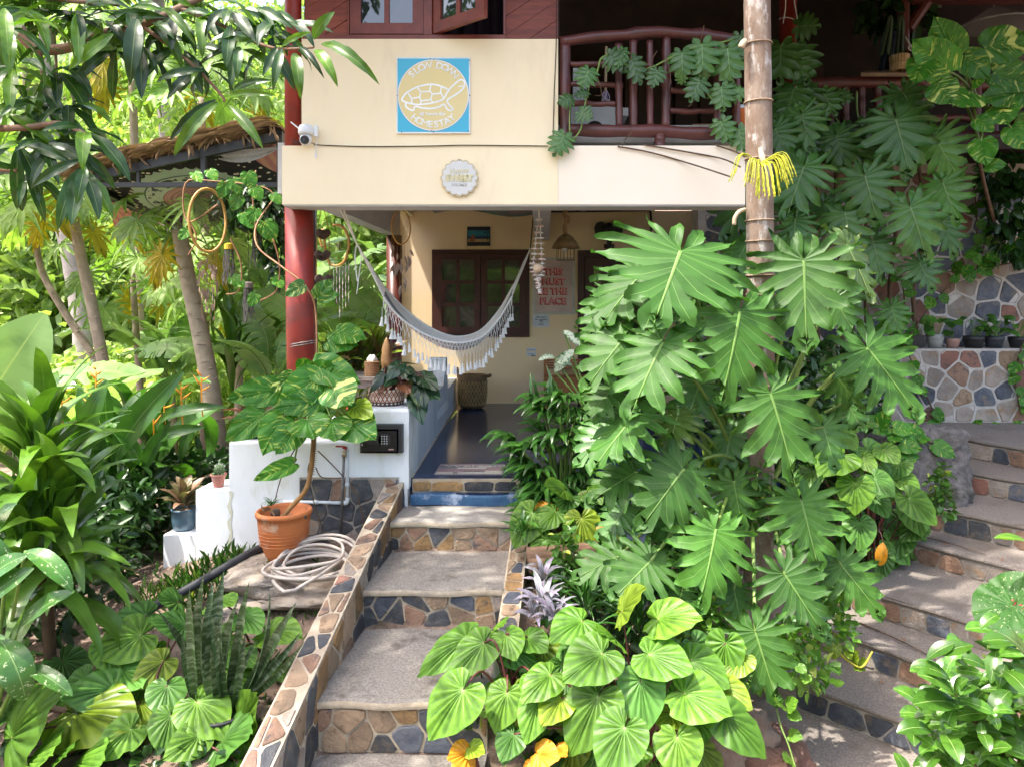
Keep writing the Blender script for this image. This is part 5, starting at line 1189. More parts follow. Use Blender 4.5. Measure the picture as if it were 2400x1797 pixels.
def polar(out, seed, pleat=.018, droop=.4, cup=.10, rings=5, sub=3, wid=1.0, wave=.02, notch=0):
    rg = random.Random(seed); g = MB(); ph = rg.uniform(0, 6)
    o = [Vector((x, y*wid, 0)) for x, y in out]; half = spline(o, sub)
    pts = [(p.x, -p.y) for p in reversed(half[1:])]+[(p.x, p.y) for p in half]; n = len(pts); mid = len(half)-1
    vs = [(0,0,0)]; at = [1.0]; pl = [0.0]
    bites = [(rg.randrange(n), rg.uniform(.72,.9)) for _ in range(notch)]
    for r in range(1, rings+1):
        q = r/rings
        for j, (x, y) in enumerate(pts):
            k = abs(j-mid); qq = q
            for b, dpt in bites:
                if abs(j-b) <= 1: qq = min(qq, dpt)
            xx, yy = x*qq, y*qq
            z = -pleat*math.sin(qq*math.pi*.9)*math.cos(k*math.pi/2)*(0 if k == 0 else 1)
            z += -droop*(.35*max(0, xx)**2+.5*yy*yy+.2*min(0, xx)**2)+cup*abs(yy)+wave*math.sin(j*.9+ph)*qq**3
            pl.append((.5+.5*math.cos(k*math.pi/2) if k else 0.0)*(1 if q < .9 else .5)); vs.append((xx, yy, z)); at.append(1.0 if k == 0 and q < .95 else (.72*(1-q)))
    fs = []
    for j in range(n-1): fs.append((0, 1+j, 2+j))
    for r in range(rings-1):
        for j in range(n-1): a = 1+r*n+j; fs.append((a, a+n, a+n+1, a+1))
    g.add(vs, fs, at); g.b = pl; return g
def blade(prof, seed, arch=.6, fold=.10, wave=0, wfreq=9, nx_=12, ny_=2, twist=0, curl=0):
    """long leaf: prof(t) half width; arches over its chord, chord = x axis"""
    rg = random.Random(seed); ph = rg.uniform(0, 6); pts = []; x = z = 0
    for i in range(nx_+1):
        pts.append((x, z)); a = arch*(.5-(i+.5)/nx_)*2*(1+curl*(i/nx_)); x += math.cos(a)/nx_; z += math.sin(a)/nx_
    L = math.hypot(*pts[-1]); ca, sa = pts[-1][0]/L, pts[-1][1]/L
    pts = [((x*ca+z*sa)/L, (z*ca-x*sa)/L) for x, z in pts]
    vs = []; at = []
    for i, (x, z) in enumerate(pts):
        t = i/nx_; w = prof(t)
        for j in range(-ny_, ny_+1):
            s = j/ny_; tw = twist*t
            yy = s*w; zz = abs(s)*w*fold*2+wave*math.sin(wfreq*t*6.28+ph+(1.3 if s > 0 else 0))*abs(s)**2*min(1, 4*t*(1-t)+.1)
            vs.append((x, yy*math.cos(tw)-zz*math.sin(tw), z+zz*math.cos(tw)+yy*math.sin(tw))); at.append(1-abs(s))
    m = 2*ny_+1
    return MB().add(vs, [(i*m+j, i*m+m+j, i*m+m+j+1, i*m+j+1) for i in range(nx_) for j in range(m-1)], at)
def banana(seed, arch=.7, tears=9):
    rg = random.Random(seed); g = MB(); nseg = 26; pts = []; x = z = 0
    for i in range(nseg+1):
        pts.append((x, z)); a = arch*(.5-(i+.5)/nseg)*2; x += math.cos(a)/nseg; z += math.sin(a)/nseg
    L = pts[-1][0]; pts = [(x/L, z/L) for x, z in pts]
    for s in (1, -1):
        cut = set(rg.sample(range(2, nseg-1), tears)); dr = .3; sl = 0
        for i in range(nseg):
            if i in cut: dr = rg.uniform(.1, .75); sl = rg.uniform(-.03, .03)
            row = []
            for k, ii in enumerate((i, i+1)):
                t = ii/nseg; w = .15*min(1, 5*t+.15)**.5*min(1, 3.2*(1-t))**.7
                gap = (.004 if (ii in cut) else 0)*(1 if k == 0 else -1)
                x, z = pts[ii]
                row.append([(x, 0, z), (x+.02+sl*.5+gap, s*w*.55, z+w*.12-dr*w*.15), (x+.05+sl+gap*2.5, s*w, z-dr*w*.55)])
            vs = row[0]+row[1]; f = [(0,3,4,1), (1,4,5,2)]
            g.add(vs, f if s > 0 else [q[::-1] for q in f], [1, .4, 0, 1, .4, 0])
    g.tube([(x, 0, z-.004) for x, z in pts], [.010*(1-.8*i/nseg) for i in range(nseg+1)], 5, True, 1.0)
    return g
LAN = lambda w: (lambda t: w*math.sin(math.pi*min(1, t*.97+.03))**.8*(1-.15*t))
STR = lambda w: (lambda t: w*min(1, (t*4+.35))*min(1, (1-t)*2.2+.02)**.75)
ELL = lambda w: (lambda t: w*max(.02, math.sin(math.pi*t))**.62)
LEAF = {}
def reg(key, fn, n):
    LEAF[key] = [finish(fn(i), 'leaf') for i in range(n)]
reg('phil', lambda i: phil(100+i, .25+.11*(i % 5), 1.0-.06*(i % 3)), 8)
reg('monst', lambda i: monst(200+i, .4+.2*i), 3)
reg('papaya', lambda i: papay(300+i, .3+.25*i), 4)
reg('heart', lambda i: polar(HEART, 400+i, .032, .15+.13*i, .05+.04*(i % 3), wid=.94+.05*(i % 3), notch=(1 if i in (2, 4) else 0)), 6)
reg('pothos', lambda i: polar(OVATE, 500+i, .008, .2+.15*i, .16, wid=.98+.06*(i % 2), wave=.03, notch=0), 4)
reg('mango', lambda i: blade(LAN(.115), 600+i, .25+.12*i, .16, .018, 2.6+.3*i, 12, 2, .25*(i % 2), .3), 5)
reg('strap', lambda i: blade(STR(.075), 700+i, .5+.16*i, .12, .014, 2.2, 12, 2, .3*(i % 3-1)), 5)
reg('helic', lambda i: blade(ELL(.13), 800+i, .35+.2*i, .14, .012, 2, 12, 2, .3*(i % 2)), 4)
reg('banana', lambda i: banana(900+i, .5+.3*i, 5+4*i), 4)
reg('sword', lambda i: blade(lambda t: .055*min(1, t*3+.55)*min(1, (1-t)*3.2+.01)**.8, 1000+i, .12+.10*i, .28, .006, 1.5, 10, 2, .5*(i-1.5)), 4)
reg('small', lambda i: blade(ELL(.27), 1100+i, .4+.2*i, .12, 0, 1, 6, 1), 3)
reg('glossy', lambda i: blade(lambda t: .24*max(.03, math.sin(math.pi*t**1.25))**.62, 1200+i, .35+.2*i, .10, .01, 1, 8, 2), 3)
reg('caladium', lambda i: polar(HEART, 1300+i, .012, .5, .12, wid=.95, wave=.03), 2)
reg('shield', lambda i: polar([(1,0),(.9,.08),(.7,.22),(.45,.36),(.2,.43),(-.02,.42),(-.2,.36),(-.36,.26),(-.42,.17),(-.33,.1),(-.12,.03)], 1400+i, .008, .5+.3*i, .12, wid=1.0, wave=.03), 3)
CAM = Vector((0, 0, EYE))
def place(parent, key, A, B, m, w=1.0, face=.7, up=.7, var=None, name='leaf', roll=0, N=None):
    A, B = Vector(A), Vector(B); x = B-A; L = x.length; xh = x/L
    if N is None: N = (CAM-A).normalized()*face+Vector((0, 0, up))
    z = (N-xh*N.dot(xh)); z = z.normalized() if z.length > 1e-4 else xh.orthogonal().normalized()
    y = z.cross(xh)
    if roll: c, s = math.cos(roll), math.sin(roll); y, z = y*c+z*s, z*c-y*s
    M_ = Matrix(((xh.x*L, y.x*L*w, z.x*L, A.x), (xh.y*L, y.y*L*w, z.y*L, A.y), (xh.z*L, y.z*L*w, z.z*L, A.z), (0,0,0,1)))
    v = LEAF[key]; me = v[rng.randrange(len(v)) if var is None else var]
    return part(name, me, m, parent, M_)
def stem(parent, pts, r0, r1, m, name='petiole', seg=6):
    p = spline(pts, 5) if len(pts) > 2 else [Vector(q) for q in pts]; n = len(p)
    return part(name, MB().tube(p, [r0+(r1-r0)*i/(n-1) for i in range(n)], seg), m, parent, smooth=True)
def petiole(parent, root, A, r, m, lift=.15):
    root, A = Vector(root), Vector(A); mid = root.lerp(A, .55)+Vector((0, 0, lift)); return stem(parent, [root, mid, A], r*1.3, r*.8, m)
def cloud(P, D, size, seed, wid=.45, Nrm=None, spread=1.0):
    """many small folded leaves in one mesh: P (n,3) stalk points, D (n,3) directions"""
    rs = np.random.RandomState(seed); n = len(P); D = D/np.linalg.norm(D, axis=1, keepdims=True)
    s = (rs.uniform(size[0], size[1], n))[:, None]
    U = rs.normal(size=(n, 3))*.6+np.array([0, 0, 1.0]) if Nrm is None else Nrm+rs.normal(size=(n, 3))*.35
    U = U-D*(U*D).sum(1, keepdims=True); U /= np.linalg.norm(U, axis=1, keepdims=True)+1e-9
    S = np.cross(U, D)
    v = np.empty((n, 6, 3)); fold = .16
    v[:, 0] = P; v[:, 1] = P+D*s*.35+S*s*wid*.5+U*s*fold*.6; v[:, 2] = P+D*s*.75+S*s*wid*.36+U*s*fold*.3
    v[:, 3] = P+D*s-U*s*.12; v[:, 4] = P+D*s*.75-S*s*wid*.36+U*s*fold*.3; v[:, 5] = P+D*s*.35-S*s*wid*.5+U*s*fold*.6
    me = bpy.data.meshes.new('foliage'); me.vertices.add(n*6); me.vertices.foreach_set('co', v.reshape(-1))
    b = np.arange(n)[:, None]*6; q = np.concatenate([b+np.array([0,3,2,1]), b+np.array([0,5,4,3])], axis=1).reshape(-1)
    me.loops.add(n*8); me.loops.foreach_set('vertex_index', q); me.polygons.add(n*2)
    me.polygons.foreach_set('loop_start', np.arange(n*2)*4)
    me.update(calc_edges=True)
    me.attributes.new('vn', 'FLOAT', 'POINT').data.foreach_set('value', np.repeat(rs.uniform(0, 1, n), 6).astype(np.float32))
    return me
def blob_points(cs, n, seed, shell=.55):
    """points spread through ellipsoids cs = [(x,y,z,rx,ry,rz)], denser towards the outside"""
    rs = np.random.RandomState(seed); cs = np.array(cs); vol = (cs[:, 3]*cs[:, 4]*cs[:, 5])**.67; idx = rs.choice(len(cs), n, p=vol/vol.sum())
    d = rs.normal(size=(n, 3)); d /= np.linalg.norm(d, axis=1, keepdims=True); r = shell+(1-shell)*rs.uniform(0, 1, n)**.6
    P = cs[idx, :3]+d*cs[idx, 3:]*r[:, None]; D = d*.8+rs.normal(size=(n, 3))*.6+np.array([0, 0, -.25]); return P, D
# leaf materials
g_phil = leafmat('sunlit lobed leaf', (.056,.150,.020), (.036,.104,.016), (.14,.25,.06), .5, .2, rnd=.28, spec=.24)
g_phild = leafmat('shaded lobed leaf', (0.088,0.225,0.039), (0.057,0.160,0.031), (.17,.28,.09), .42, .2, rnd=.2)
g_phily = leafmat('young lobed leaf', (0.119,0.203,0.035), (0.091,0.175,0.028), (.32,.42,.14), .4, .25)
g_heart = leafmat('heart leaf', (0.144,0.278,0.028), (0.081,0.193,0.021), (.32,.44,.12), .42, .25, 'edge', (.34,.34,.03), .86, .99, .25, spec=.28)
g_hearty = leafmat('yellow heart leaf', (0.221,0.306,0.025), (0.170,0.255,0.025), (.4,.45,.12), .35, .28, 'edge', (.5,.32,.03), .84, .97, .2, spec=.28)
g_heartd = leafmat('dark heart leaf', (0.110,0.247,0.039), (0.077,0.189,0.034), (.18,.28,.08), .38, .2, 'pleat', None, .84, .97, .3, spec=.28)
g_orange = leafmat('withered orange leaf', (.66,.30,.012), (.60,.24,.012), (.68,.40,.05), .5, .2, rnd=.2)
g_poth = leafmat('variegated leaf', (0.064,0.219,0.020), (0.043,0.175,0.019), (.42,.50,.14), .40, .22, 'varieg', (.36,.45,.08), .88, .98, .2, spec=.28)
g_poth2 = leafmat('strongly variegated leaf', (0.057,0.190,0.021), (0.044,0.152,0.021), (.42,.50,.16), .40, .22, 'varieg2', (.42,.48,.13), .88, .98, .2, spec=.28)
g_monst = leafmat('split vine leaf', (0.066,0.164,0.032), (0.046,0.122,0.026), (.15,.26,.09), .35, .2)
g_mango = leafmat('mango leaf', (0.031,0.085,0.012), (0.019,0.056,0.010), (.22,.30,.10), .36, .28, rnd=.35)
g_mangol = leafmat('backlit mango leaf', (0.104,0.211,0.013), (0.072,0.162,0.011), (.28,.36,.1), .3, .3, rnd=.25)  # brighter copy of the mango leaf, backlight put into the colour
g_strap = leafmat('strap leaf', (0.118,0.233,0.022), (0.072,0.164,0.020), (.12,.22,.05), .3, .22, rnd=.25)
g_helic = leafmat('heliconia leaf', (0.076,0.192,0.025), (0.041,0.116,0.020), (.14,.25,.07), .3, .24, rnd=.35)
g_ban = leafmat('banana leaf', (.27,.40,.15), (.20,.33,.12), (.34,.44,.16), .38, .35, rnd=.2)
g_pap = leafmat('papaya leaf', (.27,.39,.085), (.17,.29,.06), (.28,.38,.1), .5, .35, rnd=.3)
g_papy = leafmat('yellowing papaya leaf', (0.480,0.352,0.016), (0.400,0.336,0.024), None, .5, .35, rnd=.2)
g_sword = leafmat('banded sword leaf', (.045,.085,.026), (.035,.07,.024), None, .4, .05, 'bands', (.14,.19,.11), rnd=.2)
g_dief = leafmat('spotted leaf', (.06,.17,.026), (.045,.13,.024), (.2,.32,.1), .32, .2, 'spots', (.50,.56,.34), rnd=.2)
g_diefc = leafmat('white-centred leaf', (.05,.15,.03), (.045,.13,.03), None, .32, .2, 'centre', (.55,.62,.45), rnd=.15)
g_rhap = leafmat('lady palm leaf', (0.054,0.157,0.020), (0.032,0.103,0.018), (.07,.16,.04), .3, .2, rnd=.35)
g_rhoeo = leafmat('striped purple leaf', (.34,.33,.36), (.25,.20,.28), (.3,.05,.3), .4, .1, 'stripe', (.10,.12,.11), rnd=.2)
g_brom = leafmat('red-green rosette leaf', (.20,.085,.035), (.085,.12,.035), (.3,.12,.06), .35, .2, rnd=.35)
g_brom2 = leafmat('dark red rosette leaf', (.17,.05,.025), (.10,.05,.02), None, .4, .15, rnd=.3)
g_agla = leafmat('pink-edged leaf', (.10,.13,.055), (.22,.12,.075), (.34,.16,.1), .4, .15, rnd=.25)
g_glossy = leafmat('glossy shrub leaf', (0.083,0.195,0.022), (0.053,0.143,0.019), (.3,.42,.14), .25, .28, rnd=.3)
g_calad = leafmat('red-hearted leaf', (.03,.09,.014), (.025,.08,.014), (.09,.15,.03), .5, .1, 'spots', (.22,.26,.14), spec=.2)
g_caladr = leafmat('red leaf base', (.30,.03,.035), None, None, .4, .15)
g_anth = leafmat('dark arrow leaf', (.028,.075,.026), (.012,.022,.014), (.06,.11,.04), .28, .08, rnd=.3)
g_anthg = leafmat('pale arrow leaf', (.13,.20,.05), None, (.2,.26,.08), .35, .2)
g_small = leafmat('ground cover leaf', (0.075,0.180,0.022), (0.034,0.098,0.019), None, .4, .25, 'cloud', (.45,.50,.10), rnd=0)
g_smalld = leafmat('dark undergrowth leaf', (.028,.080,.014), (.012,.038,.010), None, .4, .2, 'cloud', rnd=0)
m_pet = M('green stalk', (.16,.25,.05), (.12,.20,.04), 8, .5); m_petr = M('maroon stalk', (.10,.022,.018), (.07,.018,.015), 8, .5); m_vine = M('brown vine', (.13,.075,.04), (.08,.05,.03), 14, .8)
# ---------------------------------------------------------------- palm trunk in the bed
m_trunk = M('ringed palm bark', (.145,.092,.062), (.23,.175,.135), 9, .85, .8, 26, c3=(.37,.34,.31), sc3=13, stretch=(1,1,.45))
ptree = thing('areca_palm', 'tall bare ringed palm trunk rising through the lobed leaves', 'palm tree', tuple(W(1780,1380,4.3)))
PT = 4.3; tx = PX(1780, PT); prf = []; zz = -.5
rings_z = [PZ(y, PT) for y in (1130,1010,900,790,690,645,565,517,373,240,105,-30,-160,-300)]
g = MB(); P_ = []; Rr = []
for i in range(121):
    z = -.5+i*.05; r = .083-.0012*max(0, z)
    P_.append((tx+.010*math.sin(z*1.3)-.002*z, PT, z)); Rr.append(r)
part('trunk', MB().tube(P_, Rr, 22), m_trunk, ptree, smooth=True)
for z in rings_z: part('leaf_scar', MB().tube([(tx+.010*math.sin(z*1.3)-.002*z+.085*math.cos(R(a*15)), PT+.085*math.sin(R(a*15)), z+.005*math.sin(R(a*15+40))) for a in range(25)], .0045, 6, False), M('ring scar', (.20,.13,.08), (.3,.22,.15), 20, .8) if z == rings_z[0] else bpy.data.materials['ring scar'], ptree, smooth=True)
m_node = M('pale stub', (.42,.32,.21), None, 12, .8)
part('flower_stub', MB().tube(spline([W(1745,98,PT-.06), W(1740,105,PT-.09), W(1737,112,PT-.09)], 3), [.02]*7, 8), m_node, ptree, smooth=True)
part('flower_stub', MB().tube(spline([W(1782,350,PT-.08), W(1786,368,PT-.12), W(1790,382,PT-.14)], 3), [.013,.014,.016,.02,.018,.016,.013], 8), m_node, ptree, smooth=True)
part('flower_stub', MB().tube(spline([W(1746,492,PT-.02), W(1732,497,PT-.05), W(1722,512,PT-.06), W(1721,528,PT-.06)], 3), .013, 8), m_node, ptree, smooth=True)
m_infl = leafmat('yellow-green flower string', (.55,.52,.03), (.46,.48,.04), None, .5, .2)
for i in range(46):
    a = rng.uniform(-1, 1); s = W(1780+rng.uniform(-4,4), 386, PT-.14); L = rng.uniform(.07,.19)
    a *= rng.random()**.4; e = s+Vector((a*.19, -.05-rng.uniform(0,.08), -L*(1-.55*abs(a)))); mid = s.lerp(e, .4)+Vector((a*.06, -.03, .06*(.4+abs(a))))
    pts = spline([s, mid, e, e+Vector((a*.02,0,-.03-.03*rng.random()))], 4); part('flower_string', MB().tube(pts, [.0034+.0016*math.sin(k*2.6) for k in range(len(pts))], 5), m_infl, ptree)
# palm crown above the frame
for k in range(9):
    a = R(k*40+10); A = Vector((tx, PT, 5.55)); B = A+Vector((math.cos(a)*1.6, math.sin(a)*1.6, .5)); 
    o = stem(ptree, [A, A.lerp(B,.5)+Vector((0,0,.35)), B], .022, .006, m_pet, 'frond_rib')
    for j in range(10):
        t = .25+j*.075
        for s in (-1, 1):
            q = A.lerp(B, t)+Vector((0,0,1.4*t*(1-t)*.7)); d = Vector((-math.sin(a)*s, math.cos(a)*s, -.35)).normalized()
            place(o, 'mango', q, q+d*.45+Vector((math.cos(a),math.sin(a),0))*.15, g_rhap, .5, name='leaflet')
# aerial roots over the beam
for k, pts in enumerate(([(1448,344,5.435),(1525,358,5.43),(1620,385,5.4),(1712,415,5.0)], [(1510,340,5.435),(1600,355,5.43),(1690,372,5.4),(1735,392,5.0)], [(1680,342,5.435),(1720,355,5.3),(1745,368,4.9)])):
    t = solo('aerial_root', MB().tube(spline([W(*p) for p in pts], 5), .006, 6), m_vine, ['longest thin brown aerial root slanting across the pale beam','middle brown aerial root slanting across the pale beam','short brown aerial root at the beam end by the trunk'][k], 'root', smooth=True)
# ---------------------------------------------------------------- the big lobed plant
lob = thing('lobed_philodendron', 'big sunlit philodendron with deeply lobed glossy leaves around the palm trunk', 'plant', tuple(W(1770,1300,4.5)))
root = W(1765,1180,4.55)
PH = [ # base px,py,Y, tip px,py,Y, width, material, face, up
 (1595,590,4.05,1535,750,3.85,1.45,g_phil,.8,.55),(1505,640,4.30,1405,752,4.15,1.25,g_phil,.8,.5),(1553,805,3.95,1474,960,3.75,1.12,g_phil,.6,.8),
 (1461,795,4.1,1372,900,3.95,1.15,g_phil,.6,.8),(1734,731,3.95,1700,940,3.8,1.05,g_phil,.85,.45),(1884,612,4.05,1890,812,3.9,1.05,g_phil,.85,.45),
 (2034,817,4.2,2158,968,4.05,.98,g_phil,.6,.8),(1806,923,3.9,1872,1122,3.72,1.0,g_phil,.6,.8),(1879,1176,3.95,1920,1330,3.8,1.1,g_phil,.8,.5),
 (1492,970,4.05,1385,1086,3.9,1.1,g_phil,.6,.8),(1488,1108,4.1,1383,1165,3.98,1.15,g_phil,.5,.9),(1600,1102,3.9,1506,1230,3.76,1.1,g_phil,.8,.5),
 (1677,1244,3.8,1646,1420,3.62,1.05,g_phil,.8,.5),(1527,1312,3.85,1438,1400,3.7,1.2,g_phil,.5,.9),(1452,1302,3.95,1345,1352,3.85,1.0,g_phil,.5,.9),
 (1770,1480,3.6,1825,1650,3.45,1.05,g_phil,.7,.6),(1839,1345,3.75,1930,1482,3.6,1.0,g_phil,.6,.7),(1971,1323,3.95,2070,1442,3.82,1.0,g_phil,.6,.8),
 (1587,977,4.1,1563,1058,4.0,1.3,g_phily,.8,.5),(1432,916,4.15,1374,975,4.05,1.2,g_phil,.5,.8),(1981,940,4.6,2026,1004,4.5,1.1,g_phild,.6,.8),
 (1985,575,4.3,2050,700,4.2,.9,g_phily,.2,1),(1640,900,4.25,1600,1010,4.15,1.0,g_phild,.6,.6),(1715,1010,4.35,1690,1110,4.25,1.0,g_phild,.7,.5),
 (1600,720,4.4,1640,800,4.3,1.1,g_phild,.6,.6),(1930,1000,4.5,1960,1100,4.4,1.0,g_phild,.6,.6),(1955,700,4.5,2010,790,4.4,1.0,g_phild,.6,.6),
 (1420,1010,4.3,1350,1080,4.2,1.1,g_phild,.6,.7),(1460,1200,4.2,1400,1280,4.1,1.0,g_phild,.6,.7),(1560,1180,4.25,1570,1290,4.15,1.0,g_phil,.6,.7),(1720,1130,4.1,1740,1240,4.0,1.0,g_phil,.7,.6),(1600,1380,3.9,1570,1470,3.8,1.0,g_phil,.6,.7),(1720,1380,3.85,1740,1470,3.75,1.0,g_phil,.6,.7),(1890,1420,3.9,1950,1500,3.8,.9,g_phild,.6,.7),(1440,700,4.45,1370,790,4.35,1.1,g_phil,.7,.6),(1660,620,4.3,1640,720,4.2,1.0,g_phil,.8,.5),(1960,880,4.4,2020,960,4.3,1.0,g_phil,.6,.7)]
for i, (a, b, Y, c, d, Y2, w, m, fc, up) in enumerate(PH):
    A, B = W(a, b, Y), W(c, d, Y2)
    petiole(lob, root+Vector((rng.uniform(-.06,.06), rng.uniform(-.06,.06), rng.uniform(-.15,.25))), A, .011, m_pet, .12)
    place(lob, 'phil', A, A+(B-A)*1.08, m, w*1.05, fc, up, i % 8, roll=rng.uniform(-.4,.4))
for k in range(3): stem(lob, [W(1765+k*14,1400,4.5), W(1750+k*20,1280,4.5), root+Vector((k*.04-.04,0,.1))], .035, .03, m_vine, 'stem', 8)
# the shaded climber at the back
sh2 = thing('climbing_philodendron', 'shaded dark green lobed philodendron climbing the terrace wall', 'plant', tuple(W(2060,700,8.2)))
US = [(2100,282,6.9,2134,407,6.8,1.12),(2192,326,7.0,2248,420,6.9,1.1),(1883,392,6.7,1844,505,6.6,1.12),(2027,414,6.7,2058,521,6.6,1.12),(2133,486,6.7,2180,606,6.6,1.1),
 (1864,514,6.9,1858,590,6.8,1.2),(2117,218,7.1,2165,300,7.0,1.2),(2045,566,6.9,2072,662,6.8,1.1),(2155,617,6.9,2188,680,6.8,1.15),(1752,430,6.9,1702,560,6.8,1.1),
 (1750,570,6.9,1712,645,6.8,1.1),(1817,304,7.0,1850,372,6.9,1.2),(1960,320,7.4,1990,400,7.3,1.1),(1930,480,7.4,1960,560,7.3,1.1),(1985,640,7.3,2010,720,7.2,1.1),(1900,600,7.4,1930,690,7.3,1.1),
 (2210,520,7.6,2240,600,7.5,1.0),(2060,350,7.5,2075,430,7.4,1.0),(1800,660,7.3,1790,740,7.2,1.0),(1690,640,7.2,1720,720,7.1,1.0),(2090,720,7.4,2110,790,7.3,1.0),(1840,430,7.4,1860,520,7.3,1.0),(1980,500,6.8,2000,600,6.7,1.1),(1830,580,6.7,1815,670,6.6,1.1),(2210,430,7.0,2245,520,6.9,1.0),(1880,270,7.0,1900,350,6.9,1.1)]
for i, (a, b, Y, c, d, Y2, w) in enumerate(US):
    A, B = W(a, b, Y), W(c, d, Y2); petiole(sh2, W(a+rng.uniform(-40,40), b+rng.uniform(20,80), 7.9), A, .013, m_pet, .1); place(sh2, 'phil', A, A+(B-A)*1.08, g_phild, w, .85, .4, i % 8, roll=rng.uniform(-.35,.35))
for k in range(5): stem(sh2, [W(1900+k*70,980,8.2), W(1920+k*55,700,8.25), W(1890+k*70,520,8.3), W(1900+k*60,330,8.2)], .03, .02, m_vine, 'stem', 7)
# split-leaf vine on the railing
mv = thing('split_leaf_vine', 'split-leaf monstera vine trailing along the log railing', 'vine', tuple(W(1500,200,5.45)))
VY = 5.42
vine1 = [(1745,85),(1700,98),(1640,108),(1600,122),(1560,142),(1530,157),(1500,164),(1490,150),(1478,150)]
vine2 = [(1455,120),(1412,135),(1402,160),(1398,172),(1385,180),(1378,215),(1370,250),(1362,300),(1345,325),(1330,325),(1325,315)]
vine3 = [(1640,165),(1640,190),(1650,210),(1670,235),(1690,262)]
for v in (vine1, vine2, vine3): stem(mv, [W(x, y, VY) for x, y in v], .008, .006, m_pet, 'vine_stem')
stem(mv, [W(1335,316,VY), W(1335,270,VY), W(1336,235,VY)], .006, .004, m_pet, 'vine_stem')
for i, (a, b, c, d, w) in enumerate(((1428,132,1465,152,1.2),(1480,142,1500,190,.85),(1540,165,1530,200,1.0),(1598,125,1600,175,1.05),(1645,105,1648,170,1.05),(1705,115,1712,185,1.05),(1380,165,1365,200,1.1),(1338,232,1312,240,1.1),(1360,262,1385,275,1.3),
   (1322,318,1300,358,1.05),(1640,190,1620,230,1.0),(1690,205,1695,252,1.05),(1712,220,1748,215,1.1),(1688,285,1710,328,1.0),(1600,190,1590,165,.9),(1735,85,1740,130,1.0),(1460,120,1448,155,.7),(1655,182,1650,165,1.0),(1730,305,1745,350,1.0),(1375,218,1350,222,.7))):
    A = W(a, b, VY-.02); B = W(c, d, VY-.06); place(mv, 'monst', A, A+(B-A)*1.15, g_monst, w*1.05, .9, .35)
g = [[(1540,120),(1520,150),(1500,165)],[(1400,180),(1410,220),(1395,225)],[(1640,210),(1620,245),(1612,250)],[(1560,130),(1570,170),(1572,195)],[(1688,262),(1692,285)],[(1650,60),(1645,80),(1642,100)],[(1478,300),(1468,325),(1458,345)],[(1485,295),(1478,315),(1460,330)]]
for p in g: stem(mv, [W(x, y, VY-.03) for x, y in p], .0035, .002, m_vine, 'aerial_root', 5)
mv2 = thing('split_leaf_vine', 'second monstera vine climbing the red balcony column behind the trunk', 'vine', tuple(W(1870,250,7.6)))
for v in ([(1840,380),(1850,300),(1860,230),(1855,150),(1850,90)],[(1860,230),(1900,220),(1940,250),(1980,310)],[(2008,215),(2010,270),(2030,330)]): stem(mv2, [W(x, y, 7.6) for x, y in v], .012, .009, m_pet, 'vine_stem')
for i, (a, b, c, d, w) in enumerate(((1870,62,1915,60,1.3),(1850,125,1885,175,1.0),(1868,120,1890,185,1.0),(1830,110,1828,180,1.0),(1860,210,1845,270,1.1),(1890,210,1885,270,1.0),(1910,250,1870,280,1.0),(1960,225,1995,230,1.0),(1930,220,1955,260,1.0),(1975,300,1990,350,1.1),(1940,300,1920,350,1.1),(1990,330,1965,385,1.1),(2030,280,2050,320,1.0),(2010,340,2045,380,1.1),(1840,250,1815,300,1.1),(1880,330,1900,380,1.0))):
    A = W(a, b, 7.5); B = W(c, d, 7.4); place(mv2, 'monst', A, A+(B-A)*1.2, g_monst, w*1.05, .9, .35)
# variegated pothos, top right
gp = thing('golden_pothos', 'large golden pothos with streaked yellow leaves over the rear railing', 'plant', tuple(W(2280,300,6.8)))
QP = [(2190,140,2150,165,1.15,g_poth),(2240,120,2195,72,1.0,g_poth),(2250,115,2290,165,1.1,g_poth),(2330,110,2395,95,1.0,g_poth2),(2300,115,2290,100,1.0,g_poth2),(2345,180,2400,165,1.1,g_poth2),(2190,195,2230,225,1.1,g_poth2),(2270,215,2250,240,1.25,g_poth2),(2345,250,2358,282,1.15,g_poth2),
      (2310,125,2370,60,1.1,g_poth2),(2340,195,2400,210,1.2,g_poth2),(2215,170,2200,200,1.0,g_poth),(2300,330,2310,375,1.0,g_poth),(2310,390,2350,385,1.0,g_poth),(2290,280,2320,300,1.0,g_poth),(2370,300,2400,340,1.0,g_poth),(2280,200,2300,190,.8,g_poth)]
big_ = [(2168,138,2152,172,1.0,g_poth),(2235,128,2208,70,.95,g_poth),(2262,130,2300,165,1.0,g_poth),(2308,112,2410,90,.95,g_poth2),(2330,172,2420,190,.95,g_poth2),(2198,198,2225,233,1.3,g_poth2),(2272,218,2245,238,1.6,g_poth2),(2345,248,2358,280,1.5,g_poth2),(2225,168,2160,108,.9,g_poth),(2400,215,2330,222,.8,g_poth2)]
for i, (a, b, c, d, w, m) in enumerate(big_+QP[12:]):
    A = W(a, b, 6.6); B = W(c, d, 6.5); k = 1.45 if i in (0,1,2) else 1.25
    B = A+(B-A)*k; petiole(gp, W(2280+rng.uniform(-30,50), 240, 6.9), A, .012, m_pet, .05); place(gp, 'pothos', A, B, m, w, .95, .3)
stem(gp, [W(2330,520,7.9), W(2300,400,7.3), W(2280,250,6.9)], .02, .016, m_vine, 'stem')
